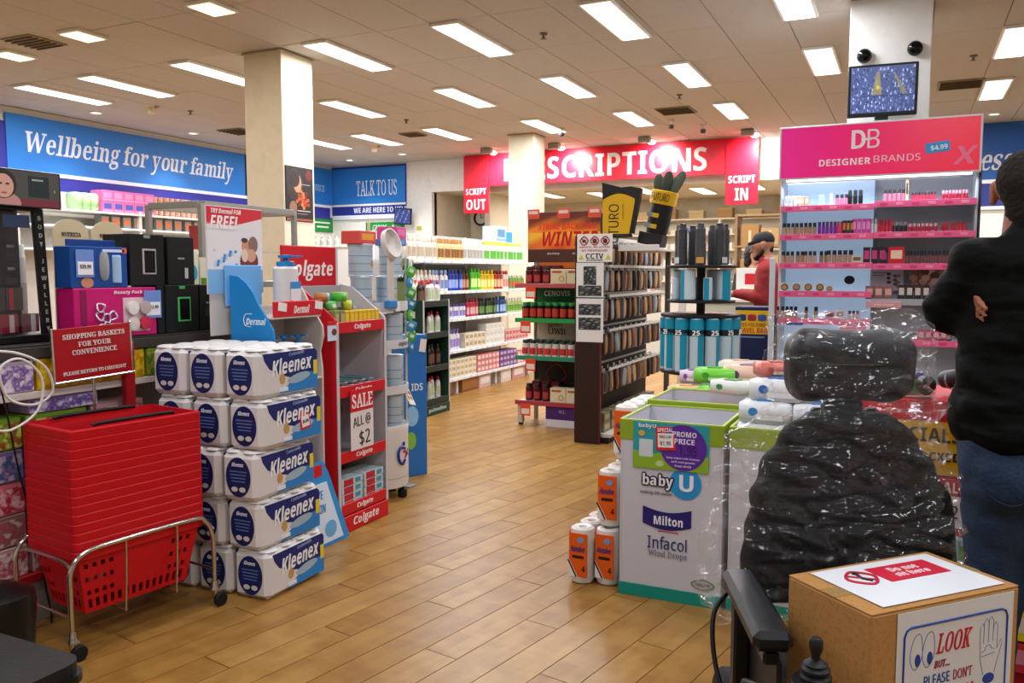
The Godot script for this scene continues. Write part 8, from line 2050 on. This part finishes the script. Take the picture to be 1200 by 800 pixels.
	bx(k, "tape_strip", Vector3(0.437, 0.001, 0.05), mt("#b9986088", 0.15), Vector3(0, 0.2868, 0), 0.0003)
	var t := thing("paper_sign", "white sheet on the carton top with red do not sit here panel", "sign", Vector3(0.012, 0.7045, -2.06), 47.5)
	bx(t, "paper", Vector3(0.36, 0.0012, 0.215), mt("#d9dde2", 0.55), Vector3(0.012, 0, 0), 0.0003)
	bx(t, "red_panel", Vector3(0.185, 0.001, 0.085), mt("#c41c38", 0.5), Vector3(0.055, 0.001, -0.035), 0.0003)
	txt(t, "Do not", 0.085, 0.022, Vector3(0.055, 0.0022, -0.05), "#e8d4da", "b", Vector3(-90, 0, 0))
	txt(t, "sit here", 0.1, 0.022, Vector3(0.055, 0.0022, -0.022), "#e8d4da", "b", Vector3(-90, 0, 0))
	pt(t, "ring_symbol", tube("sring", smooth([Vector3(0.038, 0, 0), Vector3(0, 0, 0.038), Vector3(-0.038, 0, 0), Vector3(0, 0, -0.038)], 6, true), 0.004, 6, true), mt("#b8203a", 0.5), Vector3(-0.085, 0.0015, -0.035))
	pt(t, "symbol_person", tube("sman", [Vector3(0.006, 0, -0.02), Vector3(0, 0, 0.004), Vector3(0.012, 0, 0.022)], 0.004, 5), mt("#26262a", 0.6), Vector3(-0.085, 0.0015, -0.035))
	pt(t, "symbol_person", disc(0.007, 0.007, 0.003), mt("#26262a", 0.6), Vector3(-0.079, 0.003, -0.062), Vector3(90, 0, 0))
	bx(t, "symbol_slash", Vector3(0.07, 0.002, 0.006), mt("#b8203a", 0.5), Vector3(-0.085, 0.002, -0.035), 0.0005, Vector3(0, -40, 0))
	var l := thing("paper_sign", "white sheet on the carton side reading look but please don't touch", "sign", Vector3(0.012, 0.416, -2.06), 47.5)
	var z := 0.127
	bx(l, "paper", Vector3(0.345, 0.276, 0.0012), mt("#d3d2ce", 0.6), Vector3(0.025, 0.002, z), 0.0003)
	var bl := mt("#1f3f8f", 0.5)
	var fr := [Vector3(-0.128, 0.02, z), Vector3(-0.128, 0.225, z), Vector3(-0.122, 0.238, z), Vector3(-0.11, 0.243, z), Vector3(0.16, 0.243, z), Vector3(0.172, 0.238, z), Vector3(0.178, 0.225, z), Vector3(0.178, 0.02, z)]
	pt(l, "printed_border", tube("lbord", fr, 0.0022, 6, true), bl, Vector3(0, 0, 0.0019))
	txt(l, "LOOK", 0.098, 0.044, Vector3(0.018, 0.195, z + 0.001), "#b82030", "sbi")
	txt(l, "BUT...", 0.045, 0.016, Vector3(-0.015, 0.15, z + 0.001), "#8f2a40", "bi")
	txt(l, "PLEASE", 0.075, 0.022, Vector3(-0.03, 0.118, z + 0.001), "#1f3f8f", "")
	txt(l, "DON'T", 0.056, 0.022, Vector3(0.047, 0.118, z + 0.001), "#a0263c", "")
	txt(l, "TOUCH", 0.12, 0.034, Vector3(0.02, 0.075, z + 0.001), "#b82030", "b")
	for e in 2:
		pt(l, "eye_outline", tube("eyeo", smooth([Vector3(0.017, -0.01, 0), Vector3(0.012, 0.03, 0), Vector3(0.002, 0.043, 0), Vector3(-0.012, 0.03, 0), Vector3(-0.017, -0.01, 0), Vector3(0, -0.035, 0)], 4, true), 0.0012, 5, true), bl, Vector3(-0.092 + 0.035 * e, 0.183, z), Vector3(0, 0, -6))
		pt(l, "eye_pupil", disc(0.0075, 0.014, 0.0015), bl, Vector3(-0.088 + 0.035 * e, 0.168, z + 0.001))
	# open hand drawing with a small toy on the palm
	var hp := [Vector3(-0.018, -0.06, 0), Vector3(-0.03, -0.02, 0), Vector3(-0.032, 0.05, 0), Vector3(-0.026, 0.058, 0), Vector3(-0.02, 0.05, 0), Vector3(-0.02, 0.012, 0), Vector3(-0.02, 0.058, 0), Vector3(-0.013, 0.068, 0), Vector3(-0.006, 0.058, 0), Vector3(-0.006, 0.012, 0), Vector3(-0.005, 0.062, 0), Vector3(0.002, 0.07, 0), Vector3(0.009, 0.06, 0), Vector3(0.008, 0.012, 0), Vector3(0.01, 0.05, 0), Vector3(0.016, 0.056, 0), Vector3(0.022, 0.048, 0), Vector3(0.022, -0.005, 0), Vector3(0.034, 0.014, 0), Vector3(0.036, 0.0, 0), Vector3(0.024, -0.035, 0), Vector3(0.016, -0.06, 0)]
	pt(l, "hand_outline", tube("hando", hp, 0.0012, 5), bl, Vector3(0.128, 0.16, z))
	pt(l, "toy_outline", tube("toyo", [Vector3(-0.026, -0.018, 0), Vector3(0.014, -0.014, 0), Vector3(0.014, -0.004, 0), Vector3(0.006, -0.003, 0), Vector3(0.0, 0.006, 0), Vector3(-0.012, 0.005, 0), Vector3(-0.016, -0.006, 0), Vector3(-0.026, -0.008, 0)], 0.0012, 5, true), bl, Vector3(0.128, 0.16, z))
	pt(l, "cuff_print", disc(0.018, 0.012, 0.0015), bl, Vector3(0.127, 0.09, z + 0.0005))
func _ready() -> void:
	# camera
	var cam := Camera3D.new()
	cam.name = "camera"
	cam.fov = 44.41
	cam.near = 0.05
	add_child(cam)
	cam.position = Vector3(0, 1.4, 0)
	cam.rotation_degrees = Vector3(-4.667, 25.26, 0)
	cam.current = true
	# light and exposure
	var we := WorldEnvironment.new()
	we.name = "environment"
	var env := Environment.new()
	env.background_mode = Environment.BG_COLOR
	env.background_color = Color("#202225")
	env.tonemap_mode = Environment.TONE_MAPPER_LINEAR
	env.tonemap_exposure = 0.95
	env.sdfgi_enabled = true
	env.ssao_enabled = true
	env.ssil_enabled = true
	we.environment = env
	add_child(we)
	rng.seed = 7
	# room, then goods, then people
	ceiling_fittings()
	floor_and_ceiling()
	walls()
	left_gondola()
	baskets()
	gift_goods()
	kleenex_stack()
	dermal()
	colgate()
	formula_stand()
	palm_stand()
	far_shelf()
	endcap()
	pillar_and_pegs()
	umbrella_stand()
	baby_bins()
	cosmetics()
	dispensary()
	wall_goods()
	sale_bin()
	staff()
	man_near()
	wheelchair()
